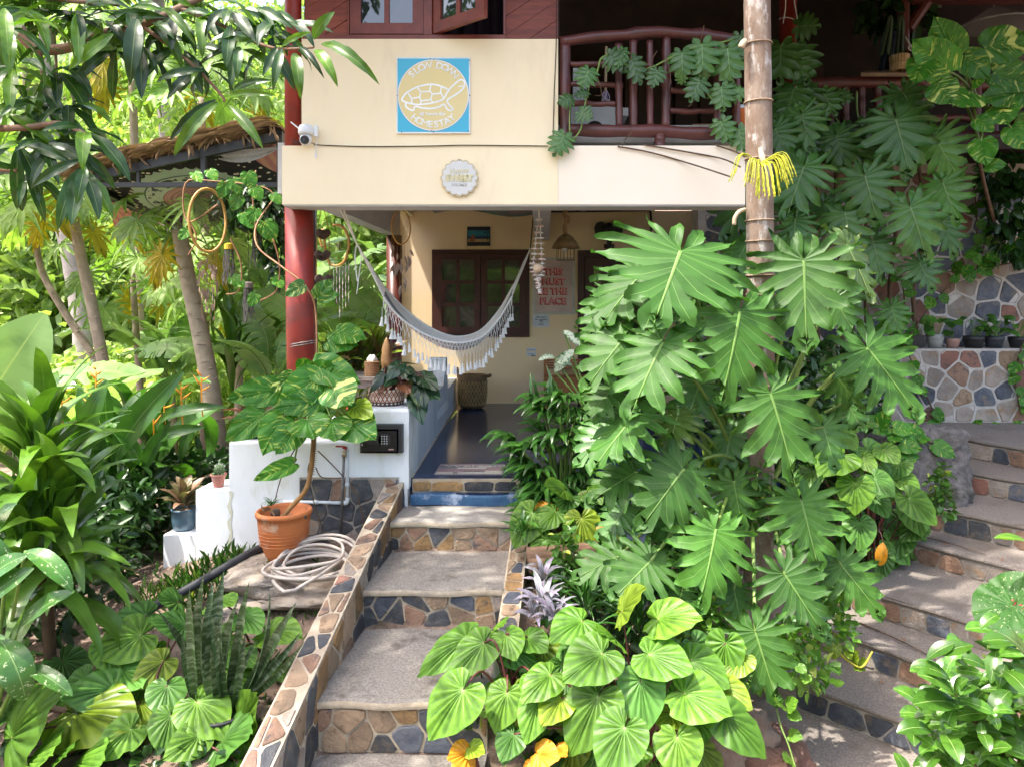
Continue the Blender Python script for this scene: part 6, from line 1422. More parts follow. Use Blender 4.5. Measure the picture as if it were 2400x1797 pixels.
# vines over the terrace wall
wv = thing('wall_vine', 'small-leaved pothos vine trailing over the terrace wall stones', 'vine', tuple(W(2250,620,8.3)))
runs = [[(2380,330,8.3),(2330,460,8.3),(2310,560,8.3),(2290,630,8.3)],[(2400,400,8.2),(2300,470,8.3),(2200,520,8.3)],[(2400,610,8.3),(2300,630,8.3),(2200,640,8.3),(2100,650,8.2)],[(2060,760,8.0),(2110,790,7.9),(2150,880,7.9),(2200,990,7.9)],[(2395,810,7.9),(2380,880,7.9),(2390,960,7.9)],[(2110,640,8.2),(2120,720,8.2),(2100,800,8.0)],[(2200,1005,7.9),(2280,1000,7.9),(2390,990,7.9)],[(2280,420,8.3),(2290,520,8.3),(2285,600,8.3)],[(2250,640,8.3),(2180,720,8.3),(2130,790,8.0)],
        [(2010,985,6.0),(2080,1000,5.9),(2140,1010,5.95),(2200,1050,6.0)],[(2090,1000,5.9),(2110,1060,5.85),(2100,1110,5.85)],[(2395,250,7.8),(2360,330,7.9),(2340,420,8.1)],[(2390,560,8.2),(2340,590,8.2),(2260,600,8.2)]]
for v in runs:
    p = spline([W(*q) for q in v], 6); part('vine_stem', MB().tube(p, .009, 5), m_vine, wv, smooth=True)
    for q in p[::2]:
        d = Vector((rng.uniform(-1,1), rng.uniform(-.6,0), rng.uniform(-1,.5))).normalized(); L = rng.uniform(.11,.19)
        A = q+Vector((0,-.03,0)); place(wv, 'pothos', A, A+d*L, g_poth, 1.0, .8, .5)
# leaf masses hanging in shade at right edge
cs = [(PX(2370,7.9),7.9,PZ(470,7.9),.28,.2,.35),(PX(2360,7.9),7.9,PZ(400,7.9),.3,.2,.25),(PX(2390,8),8,PZ(560,8),.25,.2,.3)]
P_, D_ = blob_points(cs, 420, 3); D_[:, 2] -= .8; D_[:, 1] -= .6
solo('shade_creeper', cloud(P_, D_, (.10,.18), 4, .6), g_smalld, 'dark glossy creeper hanging in the upper terrace corner', 'creeper')
# hanging dark plant on the verandah
cs = [(PX(2085,8.8),8.8,PZ(20,8.8),.35,.25,.3),(PX(2060,8.8),8.8,PZ(0,8.8),.3,.2,.3),(PX(2150,8.8),8.8,PZ(10,8.8),.2,.2,.35)]
P_, D_ = blob_points(cs, 160, 5); D_[:, 2] -= 1.0
solo('hanging_plant', cloud(P_, D_, (.16,.28), 6, .6), g_smalld, 'dark leafy plant hanging beside the forked verandah post', 'plant')
# pots on the terrace ledge
m_bpot = M('black plastic pot', (.018,.019,.022), None, 9, .55)
LZ = lz
for k, (px, w_, hgt, m, kind, lab) in enumerate(((2143,34,.15,m_bpot,'s','square black pot with a heart-leaved seedling, left end of the ledge'),(2191,38,.16,M('grey clay pot', (.30,.31,.30), (.24,.25,.24), 6, .8),'s','grey ringed clay pot on the terrace ledge'),(2233,30,.11,M('pink clay pot', (.40,.24,.20), None, 6, .7),'s','small pink pot on the terrace ledge'),(2282,46,.14,m_bpot,'b','wide black pot with dark rosette on the terrace ledge'),(2330,42,.14,M('dark grey pot', (.035,.04,.05), None, 9, .5),'b','dark grey pot with leggy stems on the terrace ledge'),(2385,40,.13,m_bpot,'b','black basket pot at the end of the terrace ledge'))):
    Y = 8.14; c = Vector((PX(px,Y), Y, LZ)); r = w_*Y/FPX/2
    t = thing('ledge_pot', lab, 'plant pot', tuple(c), 'pots on the terrace ledge')
    if k == 0: part('pot_body', MB().hexa([c+Vector(p) for p in ((-r*.75,-r*.75,0),(r*.75,-r*.75,0),(r*.75,r*.75,0),(-r*.75,r*.75,0))], [c+Vector(p) for p in ((-r,-r,hgt),(r,-r,hgt),(r,r,hgt),(-r,r,hgt))]), m, t)
    else: part('pot_body', MB().lathe(c, [(r*.75,0),(r*.92,hgt*.55),(r*.95,hgt*.6),(r,hgt*.62),(r,hgt),(r*.9,hgt),(r*.85,hgt*.85)], 22), m, t, smooth=True)
    part('pot_soil', MB().lathe(c, [(r*.86,hgt*.9),(.001,hgt*.92)], 14), m_soil, t)
    pl = thing('ledge_seedling', ['heart-leaved seedling in the square black ledge pot','round-leaved seedling in the grey clay pot','tiny plant in the small pink pot','low dark rosette in the wide black pot','leggy green plant in the dark grey pot','trailing plant in the black basket pot'][k], 'plant', tuple(c+Vector((0,0,hgt*.9))))
    n = 12 if kind == 'b' else 4
    for i in range(n):
        b = c+Vector((rng.uniform(-.4,.4)*r, rng.uniform(-.4,.2)*r, hgt*.9)); a = rng.uniform(0,6.28); hh = rng.uniform(.06,.24) if kind == 's' else rng.uniform(.03,.26)
        e = b+Vector((math.cos(a)*.09, math.sin(a)*.09-.02, hh)); stem(pl, [b, b.lerp(e,.6)+Vector((0,0,.03)), e], .004, .003, m_pet)
        place(pl, 'pothos' if kind == 's' else 'small', e, e+Vector((math.cos(a)*.09, math.sin(a)*.05-.06, -.05)), g_poth if k == 0 else g_helic, 1.0, .6, .7)
# ---------------------------------------------------------------- heart-leaved plants
def crop(ox, oy): return lambda x, y: (ox+x*700/2212, oy+y*700/2212)
_hp = []
def hearts(name, label, rootpx, Y, cr, L, lift=.12, mats=None, k=1.22, up=.75, face=.65):
    t = thing(name, label, 'plant', tuple(W(*rootpx, Y)))
    for i, q in enumerate(L):
        a, b, c, d = q[:4]; w = q[4] if len(q) > 4 else 1.0; m = q[5] if len(q) > 5 else None; dy = q[6] if len(q) > 6 else 0
        A = W(*cr(a, b), Y+dy); B = W(*cr(c, d), Y-.10+dy); B = A+(B-A)*k
        r = W(rootpx[0]+rng.uniform(-25,25), rootpx[1]+rng.uniform(-10,25), Y+.12+rng.uniform(-.1,.1))
        petiole(t, r, A, .0055, m_petr, lift)
        place(t, 'heart', A, B, m or g_heart, w, face, up)
    _hp.append(t); return t
c7 = crop(1100,1277); O, YL, DK = g_orange, g_hearty, g_heartd
hearts('heart_leaf_plant', 'sunlit heart-leaved plant with maroon stalks beside the lower steps', (1480,1830), 3.25, c7,
 [(835,560,650,640,1.15,None,.3),(1130,490,1240,330,.9,YL,.3),(1395,545,1650,520,1.05,None,.25),(985,800,745,960,1.2,None,.1),(1330,810,1600,900,1.15,None,.1),(1640,850,1880,1010,1.1,None,.15),
  (600,960,430,1090,1.0,None,.1),(955,1120,760,1470,1.1),(1270,1000,1300,1320,1.15,DK,.05),(1590,1095,1880,1200,1.2,None,0),(1860,1050,2050,1160,1.2,YL,.1),(1150,1350,1010,1660,1.15,None,-.12),
  (1540,1420,1570,1690,1.3,None,-.12),(1890,1260,2160,1490,1.0,None,-.05),(680,1130,560,1290,1.1,YL,.05),(510,1150,430,1410,.9,None,.05),(330,1400,250,1560,1.1,DK,0),(1080,700,1010,620,1.2,None,.3),(1500,1250,1440,1330,1.2,YL,.1),(720,1000,780,1180,1.2,DK,.2),(1420,900,1480,1060,1.2,DK,.25),(900,900,850,1100,1.2,DK,.25),(1700,1300,1720,1440,1.2,DK,.1),(1250,1500,1230,1640,1.2,None,0)])
c6 = crop(600,1277)
hearts('heart_leaf_plant', 'heart-leaved plant spreading its leaves over the third step', (1190,1640), 3.4, c6,
 [(1690,720,1475,920,1.0,None,.1),(1535,1070,1300,1345,1.05,None,-.15),(1850,660,1910,800,1.35,None,.15),(1560,690,1250,890,.75,None,.2),(2010,680,2130,760,1.1,None,.2),(1860,1090,1780,1320,1.1,None,-.05),(2080,1000,2010,1100,1.1,None,.0),(1960,1100,2060,960,.8,None,.1),(2090,1180,1990,1320,1.1,DK,.05),(1930,1330,1840,1560,1.0,DK,0),(2120,1250,2060,1400,1.1,DK,.1),(1740,640,1800,560,1.2,None,.3)])
def fill_hearts(t, n, xr, yr, Y, mats, L, seed, rootpx):
    rg = random.Random(seed)
    for i in range(n):
        px, py = rg.uniform(*xr), rg.uniform(*yr); A = W(px, py, Y+rg.uniform(0,.35)); a = rg.uniform(-2.6,-.5); d = Vector((math.cos(a), -.25, math.sin(a)*.7)); petiole(t, W(rootpx[0]+rg.uniform(-60,60), rootpx[1], Y+.25), A, .005, m_petr, .05); place(t, 'heart', A, A+d.normalized()*L*rg.uniform(.7,1.15), rg.choice(mats), 1.1, .6, .8)
fill_hearts(_hp[0], 30, (1180,1760), (1500,1790), 3.35, (g_heart, g_heart, g_heartd, g_hearty), .20, 3, (1480,1840))
fill_hearts(_hp[1], 10, (1080,1260), (1520,1700), 3.55, (g_heart, g_heartd), .17, 4, (1190,1700))
wl = thing('withered_leaf_plant', 'clump of orange withered heart leaves at the foot of the steps', 'plant', tuple(W(1090,1790,3.2)))
for a, b, c, d, w in ((1570,1540,1440,1560,1.2),(1560,1600,1460,1700,1.1),(1590,1500,1680,1530,.9),(2090,1540,2230,1560,1.2),(2060,1600,2120,1720,1.2),(2230,1500,2290,1540,1.0)):
    A = W(*c6(a, b), 3.2); petiole(wl, W(1130 if a < 1800 else 1280, 1830, 3.25), A, .005, m_petr, .03); place(wl, 'heart', A, W(*c6(c, d), 3.12), O if w != .9 else YL, w, .8, .3)
c5 = crop(0,1277)
hearts('heart_leaf_plant', 'spreading heart-leaved plant in the lower corner of the left bed', (330,1800), 3.5, c5,
 [(1045,665,755,770,1.1,None,.3),(1080,520,830,600,1.0,DK,.4),(1210,860,1020,1010,1.05,YL,.2),(1240,1040,1215,1210,1.35,DK,.1),(850,1070,545,1085,1.0,DK,.1),(900,930,1010,1010,1.2,DK,.2),(545,1240,860,1250,.95,YL,0),(970,1360,745,1530,1.05,None,-.1),(1265,1260,1200,1460,1.15,None,-.05),
  (1460,1160,1610,1330,1.05,None,0),(1475,1410,1270,1540,1.1,None,-.12),(1640,1450,1800,1400,1.2,DK,-.1),(1790,1340,1860,1160,1.0,None,0),(1760,1600,1950,1610,1.3,None,-.2),(85,1430,220,1200,1.05,None,-.1),(210,1620,320,1550,1.3,None,-.2),(560,1630,650,1560,1.1,None,-.2),(380,1640,440,1560,1.1,None,-.2),
  (1370,600,1190,550,.9,DK,.35),(1320,420,1220,390,1.1,DK,.5),(720,1400,600,1480,1.1,DK,.1),(1040,1170,1100,1260,1.1,YL,.1),(1100,1600,1000,1680,1.1,DK,-.1),(330,1330,260,1400,.9,YL,.1),(1480,1560,1380,1620,1.1,None,-.1),(30,1230,110,1100,1.0,DK,.1)], face=.9, up=.55, k=1.3)
fill_hearts(_hp[2], 26, (20,620), (1480,1790), 3.65, (g_heart, g_heart, g_heartd), .21, 5, (320,1850))
hearts('heart_leaf_plant', 'few heart leaves rising behind the sword-leaved plant', (640,1600), 3.9, c5, [(1990,640,2180,650,.9),(2100,880,2170,970,1.0),(1800,520,1900,600,1.1,DK),(1600,420,1700,400,1.0),(1750,800,1850,860,1.0,DK)])
cr4 = crop(1700,850)
hearts('heart_leaf_plant', 'heart-leaved plant in front of the grey boulder', (2030,1300), 5.3, cr4,
 [(865,690,720,790,1.1,None,-.1),(965,890,960,1065,1.2,None,-.2),(1105,850,1230,965,1.2,DK,-.2),(1300,850,1420,930,1.1,None,0),(1360,1000,1540,1160,1.05,None,-.2),(1170,640,1270,720,1.3,None,0),(870,530,960,620,1.1,None,.1),(1020,700,1100,800,1.0,None,0),(990,1180,1000,1350,1.1,DK,-.2),(1120,1010,1190,1120,1.1,DK,-.1),(640,800,560,900,1.1,DK,.1),(1200,780,1290,900,1.0,None,.05)])
cr3 = crop(1100,850)
fill_hearts(_hp[-1], 22, (1930,2160), (1040,1300), 5.35, (g_heart, g_heartd, g_heartd), .24, 6, (2030,1340))
hearts('heart_leaf_plant', 'heart-leaved plant by the upper steps with one orange leaf', (1330,1290), 4.75, cr3,
 [(700,940,590,900,1.2,None,0),(470,1110,345,1310,1.1,None,-.1),(640,1100,555,1195,1.2,None,-.1),(690,1240,745,1170,1.1,None,-.1),(830,1150,850,1350,1.15,YL,-.15),(580,1310,475,1505,.9,None,-.2),(740,1000,690,1085,1.2,DK,0),(600,1070,505,1120,1.1,O,0),(880,950,960,1000,1.2,None,.1),(960,1280,1010,1330,1.1,DK,0)])
hearts('heart_leaf_plant', 'small orange dead leaf cluster under the lobed leaves', (1440,1270), 4.4, cr3, [(1000,1220,1090,1310,.7,O),(1040,1330,1010,1400,.7,O)])
# ---------------------------------------------------------------- lady palm
rh = thing('lady_palm', 'dense dark green lady palm beside the porch floor', 'palm', tuple(W(1300,1180,5.2)))
rg = random.Random(21)
fans = []
for i in range(62):
    ang = rg.uniform(0, 6.28); hgt = rg.uniform(.0, 1.0); rad = rg.uniform(.08, .36)*(1 if hgt < .75 else .6)
    c = Vector((PX(1318,5.15)+math.cos(ang)*rad, 5.15+math.sin(ang)*rad*.7, -.22+hgt*.88))
    out = Vector((math.cos(ang), math.sin(ang)*.7-.25, .35)).normalized()
    base = Vector((PX(1318,5.15)+rg.uniform(-.06,.06), 5.2+rg.uniform(-.06,.06), -.35))
    f = stem(rh, [base, base.lerp(c, .6)+Vector((0,0,.12)), c], .007, .005, m_pet, 'frond_stalk')
    side = out.cross(Vector((0,0,1))).normalized(); n = 8
    for j in range(n):
        a = (j/(n-1)-.5)*2.6; d = (out*math.cos(a)+side*math.sin(a)+Vector((0,0,-.25))).normalized(); L = rg.uniform(.22,.30)*(1-.2*abs(a)/1.3)
        place(f, 'strap', c, c+d*L, g_rhap, 1.2, .3, 1.0, name='leaflet')
for i in range(9):
    b = W(1245+i*10, 960, 5.2); e = b+Vector((rg.uniform(-.12,.05), rg.uniform(-.1,.1), rg.uniform(.15,.34)))
    place(rh, 'strap', b, e, g_rhap, .6, .8, .1, name='young_leaf')
# white-centred dieffenbachia by the door
df = thing('white_centred_plant', 'white-centred dieffenbachia rising in front of the porch door', 'plant', tuple(W(1400,900,5.6)))
for a, b, c, d, w in ((1385,770,1372,725,1.3),(1320,775,1362,812,.9),(1300,838,1262,845,.9),(1340,855,1305,850,1.0),(1380,800,1400,740,1.2),(1300,870,1345,820,1.1),(1590,740,1660,720,.9),(1420,1000,1440,960,1.0),(1690,860,1650,890,1.2),(1570,900,1600,880,1.2)):
    A, B = W(a, b, 5.7), W(c, d, 5.65); petiole(df, W(1400,1000,5.7), A, .008, m_pet, .02); place(df, 'helic', A, B, g_diefc, 1.5*w, .8, .4)
# ---------------------------------------------------------------- potted variegated vine
pv_ = thing('pothos_vine', 'large variegated pothos with thick vine trunk growing from the terracotta pot', 'plant', tuple(W(672,1210,4.95)))
c2 = crop(500,850)
stem(pv_, [W(660,1215,4.9), W(680,1190,4.95), W(715,1150,5.1), W(727,1110,5.18), W(733,1060,5.2), W(736,1010,5.22), W(735,960,5.25), W(730,900,5.4)], .017, .020, M('orange-brown vine bark', (.30,.15,.04), (.2,.10,.03), 16, .7, .6, 40), 'vine_trunk', 9)
for i in range(16):
    t = i/15; q = W(735-8*abs(t-.3), 1030+t*80, 5.18); part('root_thorn', MB().tube([q+Vector((.012,0,0)), q+Vector((.03,-.004,.002))], [.003,.001], 4), m_vine, pv_)
for pts in ([(745,1055),(790,1100),(805,1118)],[(740,1095),(755,1118),(800,1120)],[(725,1085),(722,1100),(724,1120)],[(695,1045),(670,1090),(655,1130),(645,1170)],[(820,1130),(840,1170),(855,1235)],[(732,1160),(742,1200),(758,1238)]): stem(pv_, [W(x, y, 5.3) for x, y in pts], .005, .004, m_vine, 'aerial_root', 5)
PV = [(445,205,130,255,.75,g_poth,.1),(560,100,430,210,.55,g_poth2,.15),(750,125,520,245,.95,g_poth,.1),(760,100,830,20,.9,g_poth,.2),(905,200,1010,290,1.35,g_poth2,0),(790,30,1050,130,.7,g_poth,.15),(755,290,490,320,.75,g_poth,0),(340,400,110,555,.8,g_poth,0),(500,430,380,640,.95,g_poth,-.05),(600,490,480,650,1.0,g_poth,-.1),(700,430,740,540,1.6,g_poth,-.1),
      (880,440,900,560,1.5,g_poth2,-.1),(1000,420,1180,540,1.1,g_poth,-.05),(1060,320,1150,380,.9,g_hearty,0),(900,330,960,250,1.0,g_hearty,.15),(560,760,320,855,.55,g_poth,-.05),(680,60,640,-10,.9,g_poth,.2),(640,320,560,380,1.0,g_poth,.1),(820,300,860,390,1.0,g_poth,.1),(700,200,730,290,1.0,g_poth,.1)]
for i, (a, b, c, d, w, m, dy) in enumerate(PV):
    A, B = W(*c2(a, b), 5.15+dy), W(*c2(c, d), 5.02+dy); A2 = A+(A-B)*.15; B = B+(B-A)*.12
    petiole(pv_, W(734+rng.uniform(-8,8), 930+rng.uniform(-40,40), 5.3), A2, .008, m_pet, .05); place(pv_, 'pothos', A2, B, m, w*1.02, 1.0, .25)
# vine climbing the pillar and hanging at the thatch
pc2 = thing('pillar_vine', 'brown pothos vine looping from the red pillar to the black frame', 'vine', tuple(W(690,700,5.5)))
for pts in ([(742,880,5.6),(740,730,5.6),(715,670,5.55),(660,625,5.6),(605,580,5.9),(600,530,6.2),(640,470,6.4),(655,470,6.5)],[(510,480,6.3),(440,520,6.4),(435,430,6.4),(500,425,6.4),(620,440,6.4),(650,475,6.4)],[(445,520,6.4),(460,560,6.4),(440,600,6.4)],[(600,400,6.4),(590,440,6.4),(598,520,6.4),(600,580,6.4)],[(540,560,6.5),(565,620,6.5),(560,680,6.5),(530,690,6.5)],[(640,560,6.5),(655,620,6.5),(648,680,6.5),(610,705,6.5)]):
    stem(pc2, [W(*p) for p in pts], .008, .006, M('tan vine', (.36,.18,.08), (.25,.13,.06), 9, .6) if 'tan vine' not in bpy.data.materials else bpy.data.materials['tan vine'], 'vine_stem')
for a, b, c, d, Y, m in ((712,668,672,690,5.4,g_poth2),(760,700,790,690,5.6,g_poth),(790,780,850,790,5.6,g_poth),(770,800,830,805,5.6,g_poth),(745,700,770,660,5.6,g_poth),(455,405,470,425,6.3,g_poth),(490,400,505,420,6.3,g_poth),(580,405,590,440,6.3,g_poth),(595,440,610,465,6.3,g_poth),(640,455,655,475,6.3,g_poth),(560,460,545,490,6.4,g_poth),(570,500,590,530,6.4,g_poth),(545,420,560,450,6.4,g_poth),(600,490,585,520,6.4,g_poth),(440,540,420,560,6.4,g_poth),(530,430,515,460,6.4,g_poth),(620,520,640,560,6.5,g_poth),(545,650,570,670,6.5,g_poth),(645,650,660,672,6.5,g_poth),(600,690,585,715,6.5,g_poth)):
    A, B = W(a, b, Y), W(c, d, Y-.03); place(pc2, 'pothos', A, A+(B-A)*1.15, m, 1.0, .8, .5)
P_, D_ = blob_points([(PX(635,6.7),6.7,PZ(530,6.7),.12,.15,.42),(PX(595,6.7),6.7,PZ(480,6.7),.2,.15,.2),(PX(550,6.7),6.7,PZ(480,6.7),.2,.15,.2),(PX(650,6.7),6.7,PZ(600,6.7),.1,.1,.3)], 520, 8); D_[:, 2] -= 1.2
solo('hanging_creeper', cloud(P_, D_, (.06,.13), 9, .6), g_smalld, 'dense dark creeper hanging beside the red pillar under the thatch', 'creeper')
# small plants in pots
def rosette(name, label, c, n, L, mats, key='helic', w=1.2, lift=.6, sq=1.0, rgs=1):
    rg = random.Random(rgs); t = thing(name, label, 'plant', tuple(c))
    for i in range(n):
        a = i*2.4+rg.uniform(-.3,.3); k = i/n; d = Vector((math.cos(a)*(1-k*.6), math.sin(a)*(1-k*.6)*sq, lift*(.2+k*1.4))).normalized()
        b = Vector(c)+Vector((math.cos(a)*.02, math.sin(a)*.02, .02+k*L*.35)); place(t, key, b, b+d*L*rg.uniform(.75,1.1), rg.choice(mats), w, .2, 1.0)
    return t
rosette('aglaonema', 'pink-tinged leafy plant in the blue-grey pot', bq+Vector((0,0,.15)), 24, .20, [g_agla], 'helic', 1.2, .7)
rosette('bromeliad', 'dark red rosette plant in the bowl under the variegated leaves', wq+Vector((0,0,.06)), 26, .24, [g_brom2], 'strap', 1.3, .45)
rosette('bromeliad', 'red-green rosette plant on the bench end beside the patterned planter', Vector((PX(838,5.62),5.60,zB+.12)), 18, .20, [g_brom], 'helic', 1.1, .7)
for k, (px, py, Y, s) in enumerate(((800,860,8.0,.42),(840,865,8.2,.42),(880,850,8.3,.45),(770,865,7.9,.40))):
    rosette('red_cordyline', ['red-green bromeliad behind the tissue holder','second red-green bromeliad from the pillar behind the bench','tallest red-green bromeliad by the carved figure','red-green bromeliad nearest the red pillar behind the bench'][k], W(px, py+30, Y), 22, s, [g_brom, g_brom, g_hearty], 'helic', .85, 1.0, 1, k)
sm = thing('spiky_seedling', 'small dark spiky seedling on a stub in the terracotta pot', 'plant', tuple(W(646,1205,4.9)))
part('stub', MB().lathe(W(646,1212,4.92), [(.03,0),(.034,.03),(.028,.055),(.02,.06)], 12), m_vine, sm, smooth=True)
for i in range(26):
    a = rng.uniform(0,6.28); b = W(636,1185,4.9); d = Vector((math.cos(a)*.7, math.sin(a)*.7, rng.uniform(.1,1))).normalized(); place(sm, 'strap', b, b+d*rng.uniform(.05,.09), g_rhap, .5, .4, .8)
dl = solo('dry_leaf', MB().grid(lambda u, v: tuple(W(612+u*32, 1180+18*u+10*v+5*math.sin(u*8), 4.85+.05*v)), 8, 3), M('dry leaf', (.48,.34,.22), (.36,.25,.16), 12, .9), 'curled dry leaf on the rim of the terracotta pot', 'dry leaf', smooth=True)
an = thing('arrow_leaf_plant', 'dark arrow-leaved anthurium drooping from the patterned planter', 'plant', tuple(pcn+Vector((0,0,.1))))
cB = lambda x, y: (820+x*280/1932, 840+y*280/1932)
for i, (a, b, c, d, w, m) in enumerate(((790,120,610,300,.95,g_anth),(560,250,320,510,.6,g_anth),(880,190,1020,280,1.0,g_anth),(1190,310,1430,480,.9,g_anth),(1060,420,1110,755,.75,g_anthg),(1180,430,1200,770,1.05,g_anth),(1080,640,1175,1045,.85,g_anth),(1290,560,1430,600,1.0,g_anth),(700,330,560,430,.8,g_anth),(930,300,960,200,.8,g_anth),(620,380,460,560,.5,g_brom2),(860,420,960,540,.9,g_brom2))):
    A, B = W(*cB(a, b), 5.52), W(*cB(c, d), 5.40); petiole(an, pcn+Vector((rng.uniform(-.05,.05), rng.uniform(-.05,.05), .10)), A, .006, m_petr, .12); place(an, 'shield', A, B, m, w, .8, .4)
# ---------------------------------------------------------------- sword plant
sw = thing('snake_plant', 'tall banded snake plant in a black pot near the parapet', 'plant', tuple(W(530,1650,3.6)))
rg = random.Random(31)
SW = [(455,1600,445,1375),(480,1610,478,1345),(500,1620,500,1360),(520,1650,525,1335),(545,1600,585,1360),(530,1640,560,1400),(470,1640,425,1480),(560,1630,632,1385),(570,1630,695,1410),(580,1620,705,1480),(585,1625,715,1500),(440,1570,365,1425),(500,1650,470,1450),(515,1660,545,1470),(535,1665,520,1440),(555,1650,575,1480),(480,1650,455,1520),(590,1600,660,1520),(520,1640,490,1430),(545,1660,600,1500)]
for i, (a, b, c, d) in enumerate(SW):
    A, B = W(a, b, 3.6+rg.uniform(-.08,.1)), W(c, d, 3.55+rg.uniform(-.12,.12)); place(sw, 'sword', A-(B-A)*.12, B, g_sword, .72, 1.0, 0, i % 4, roll=rg.uniform(-.7,.7))
bpot = thing('black_nursery_pot', 'black nursery pot half hidden under the snake plant', 'plant pot', tuple(W(520,1700,3.55)))
part('pot_body', MB().lathe(W(520,1745,3.55), [(.10,0),(.125,.16),(.135,.165),(.135,.18),(.12,.18),(.115,.15)], 24), m_bpot, bpot, smooth=True)
# ---------------------------------------------------------------- dracaena mass, heliconias, dieffenbachia
def pix(p): return VPX+p.x*FPX/p.y, VPY+(EYE-p.z)*FPX/p.y      # where a point lands in the photograph
dr = thing('corn_plant', 'bushy strap-leaved corn plant filling the left edge of the garden', 'plant', tuple(W(130,1500,4.0)))
rg = random.Random(41)
for s, (px, py, Y, n) in enumerate(((95,1180,4.0,46),(150,1330,3.9,40),(60,1380,3.8,30))):
    top = W(px, py-60, Y); stem(dr, [W(120,1580,4.0), W(110,1400,4.0), top], .03, .022, m_vine, 'stem', 8)
    for i in range(n):
        k = i/n; a = i*2.4+rg.uniform(-.3,.3); L = rg.uniform(.42,.68); b = top+Vector((math.cos(a)*.02, math.sin(a)*.02, (k-.75)*.30))
        el = -.55+1.75*k+rg.uniform(-.15,.15); d = Vector((math.cos(a)*math.cos(el)*1.05, math.sin(a)*math.cos(el)*.8, math.sin(el)))
        if s == 1 and d.x < -.2: d.x *= -.6
        tp_x, tp_y = pix(b+d*L*1.15)
        if tp_x > 395 or (tp_x > 330 and 1030 < tp_y < 1260): continue
        place(dr, 'strap', b, b+d*L*1.15, g_strap, 1.15, .15, 1.0)
sd_ = thing('spotted_dumb_cane', 'white-spotted dieffenbachia at the left edge', 'plant', tuple(W(20,1650,3.5)))
for a, b, c, d, w, Y in ((60,1290,170,1385,.75,3.3),(-40,1450,80,1330,.8,3.3),(40,1480,175,1385,.7,3.3),(0,1500,60,1640,1.2,3.3),(60,1560,170,1630,.7,3.3),(-30,1380,65,1300,1.0,3.3),(-20,1230,40,1180,.8,3.5),(-50,1560,30,1500,1.2,3.4),(10,1380,-30,1250,1.0,3.4)):
    A, B = W(a, b, Y), W(c, d, Y-.05); petiole(sd_, W(-20,1720,3.5), A, .009, m_pet, .02); place(sd_, 'helic', A, B, g_dief if w < 1.15 else g_dief, 1.5*w, .7, .6)
hl = thing('heliconia_clump', 'large heliconia clump with broad leaves behind the corn plant', 'plant', tuple(W(250,1150,6.2)))
rg = random.Random(51)
HX = [(230,1180),(330,1180),(430,1200),(130,1120),(60,1080),(520,1150),(280,1100),(380,1120)]
for i in range(84):
    px, py = HX[i % 8]; Y = rg.uniform(5.8,7.2); b = W(px+rg.uniform(-40,40), py+rg.uniform(-120,120), Y); a = rg.uniform(0,6.28); el = rg.uniform(-.25,1.0); L = rg.uniform(.55,.85)
    if px > 420 and math.cos(a) > .2: L *= .55
    d = Vector((math.cos(a)*math.cos(el), math.sin(a)*math.cos(el)*.6-.15, math.sin(el))).normalized()
    rb = Vector((b.x*.97, b.y, gz(b.x, b.y)))
    tx_, ty_ = pix(b+d*L)
    if (tx_ > 400 and ty_ > 1050) or tx_ > 560 or (pix(b)[0] > 380 and pix(b)[1] > 1150): continue
    if i % 2 == 0: stem(hl, [rb, rb.lerp(b, .7)+Vector((rg.uniform(-.05,.05),0,0)), b], .014, .009, m_pet)
    place(hl, 'helic', b, b+d*L, g_helic, 1.0+rg.uniform(-.15,.3), .25, .9)
SPEC = [((150,880),(60,1040),.5),((190,1060),(250,890),.9),((250,1080),(175,950),.9),((250,1010),(245,900),1.0),((270,1080),(430,870),.8),((340,1100),(400,985),.8),((230,1120),(185,905),.8),((330,1090),(255,990),1.0),((340,1050),(480,1000),.7),((370,1000),(530,955),.6)]
for (a, b), (c, d), w in SPEC: place(hl, 'helic', W(a, b, 5.7), W(c, d, 5.6), g_helic, w, .8, .4)
m_flower = M('orange bract', (.75,.26,.02), (.85,.40,.04), 8, .5)
for k, (px, py) in enumerate(((215,930),(385,925),(472,885),(50,1020),(360,965),(145,915),(225,870),(425,905))):
    t = thing('heliconia_flower', ['orange heliconia flower in front of the folded broad leaf','orange heliconia flower above the dark leaves','tallest orange heliconia flower by the papaya trunk','orange heliconia flower low at the left edge','orange heliconia flower over the dark centre of the clump','pale orange heliconia flower behind the left leaves','orange heliconia flower beside the leaning trunk','orange heliconia flower nearest the curved leaf tips'][k], 'flower', tuple(W(px, py, 5.6)), 'heliconia flowers')
    b = W(px, py+30, 5.6); stem(t, [W(px+3, py+90, 5.65), b, W(px, py, 5.6)], .006, .005, m_flower, 'flower_stalk')
    tilt = rng.uniform(-.4,.4)
    for i in range(4):
        s = -1 if i % 2 else 1; q = b.lerp(W(px, py-4, 5.6), i/3); L_ = (.10-.015*i)*rng.uniform(.8,1.2); d = Vector((s*math.cos(.75+tilt*s), -.15, math.sin(.75+tilt*s))); part('bract', MB().tube([q, q+d*L_*.5+Vector((0,0,-.006)), q+d*L_], [.006,.0085,.0015], 6), m_flower, t, smooth=True)
# big bright leaf at the left edge
ba = thing('banana_plant', 'young banana plant with a broad upright leaf at the left edge', 'plant', tuple(W(-40,1150,4.6)))
place(ba, 'helic', W(-60,990,4.6), W(105,735,4.7), g_ban, 2.0, .9, .2, 0); place(ba, 'banana', W(-40,1020,6.2), W(320,880,6.5), g_ban, 1.2, .4, .8, 1); place(ba, 'banana', W(180,1000,7.0), W(370,880,6.4), g_ban, 1.5, .3, .9, 0)
stem(ba, [W(-60,1400,4.6), W(-60,1200,4.6), W(-60,990,4.6)], .05, .02, m_pet, 'stem', 8)
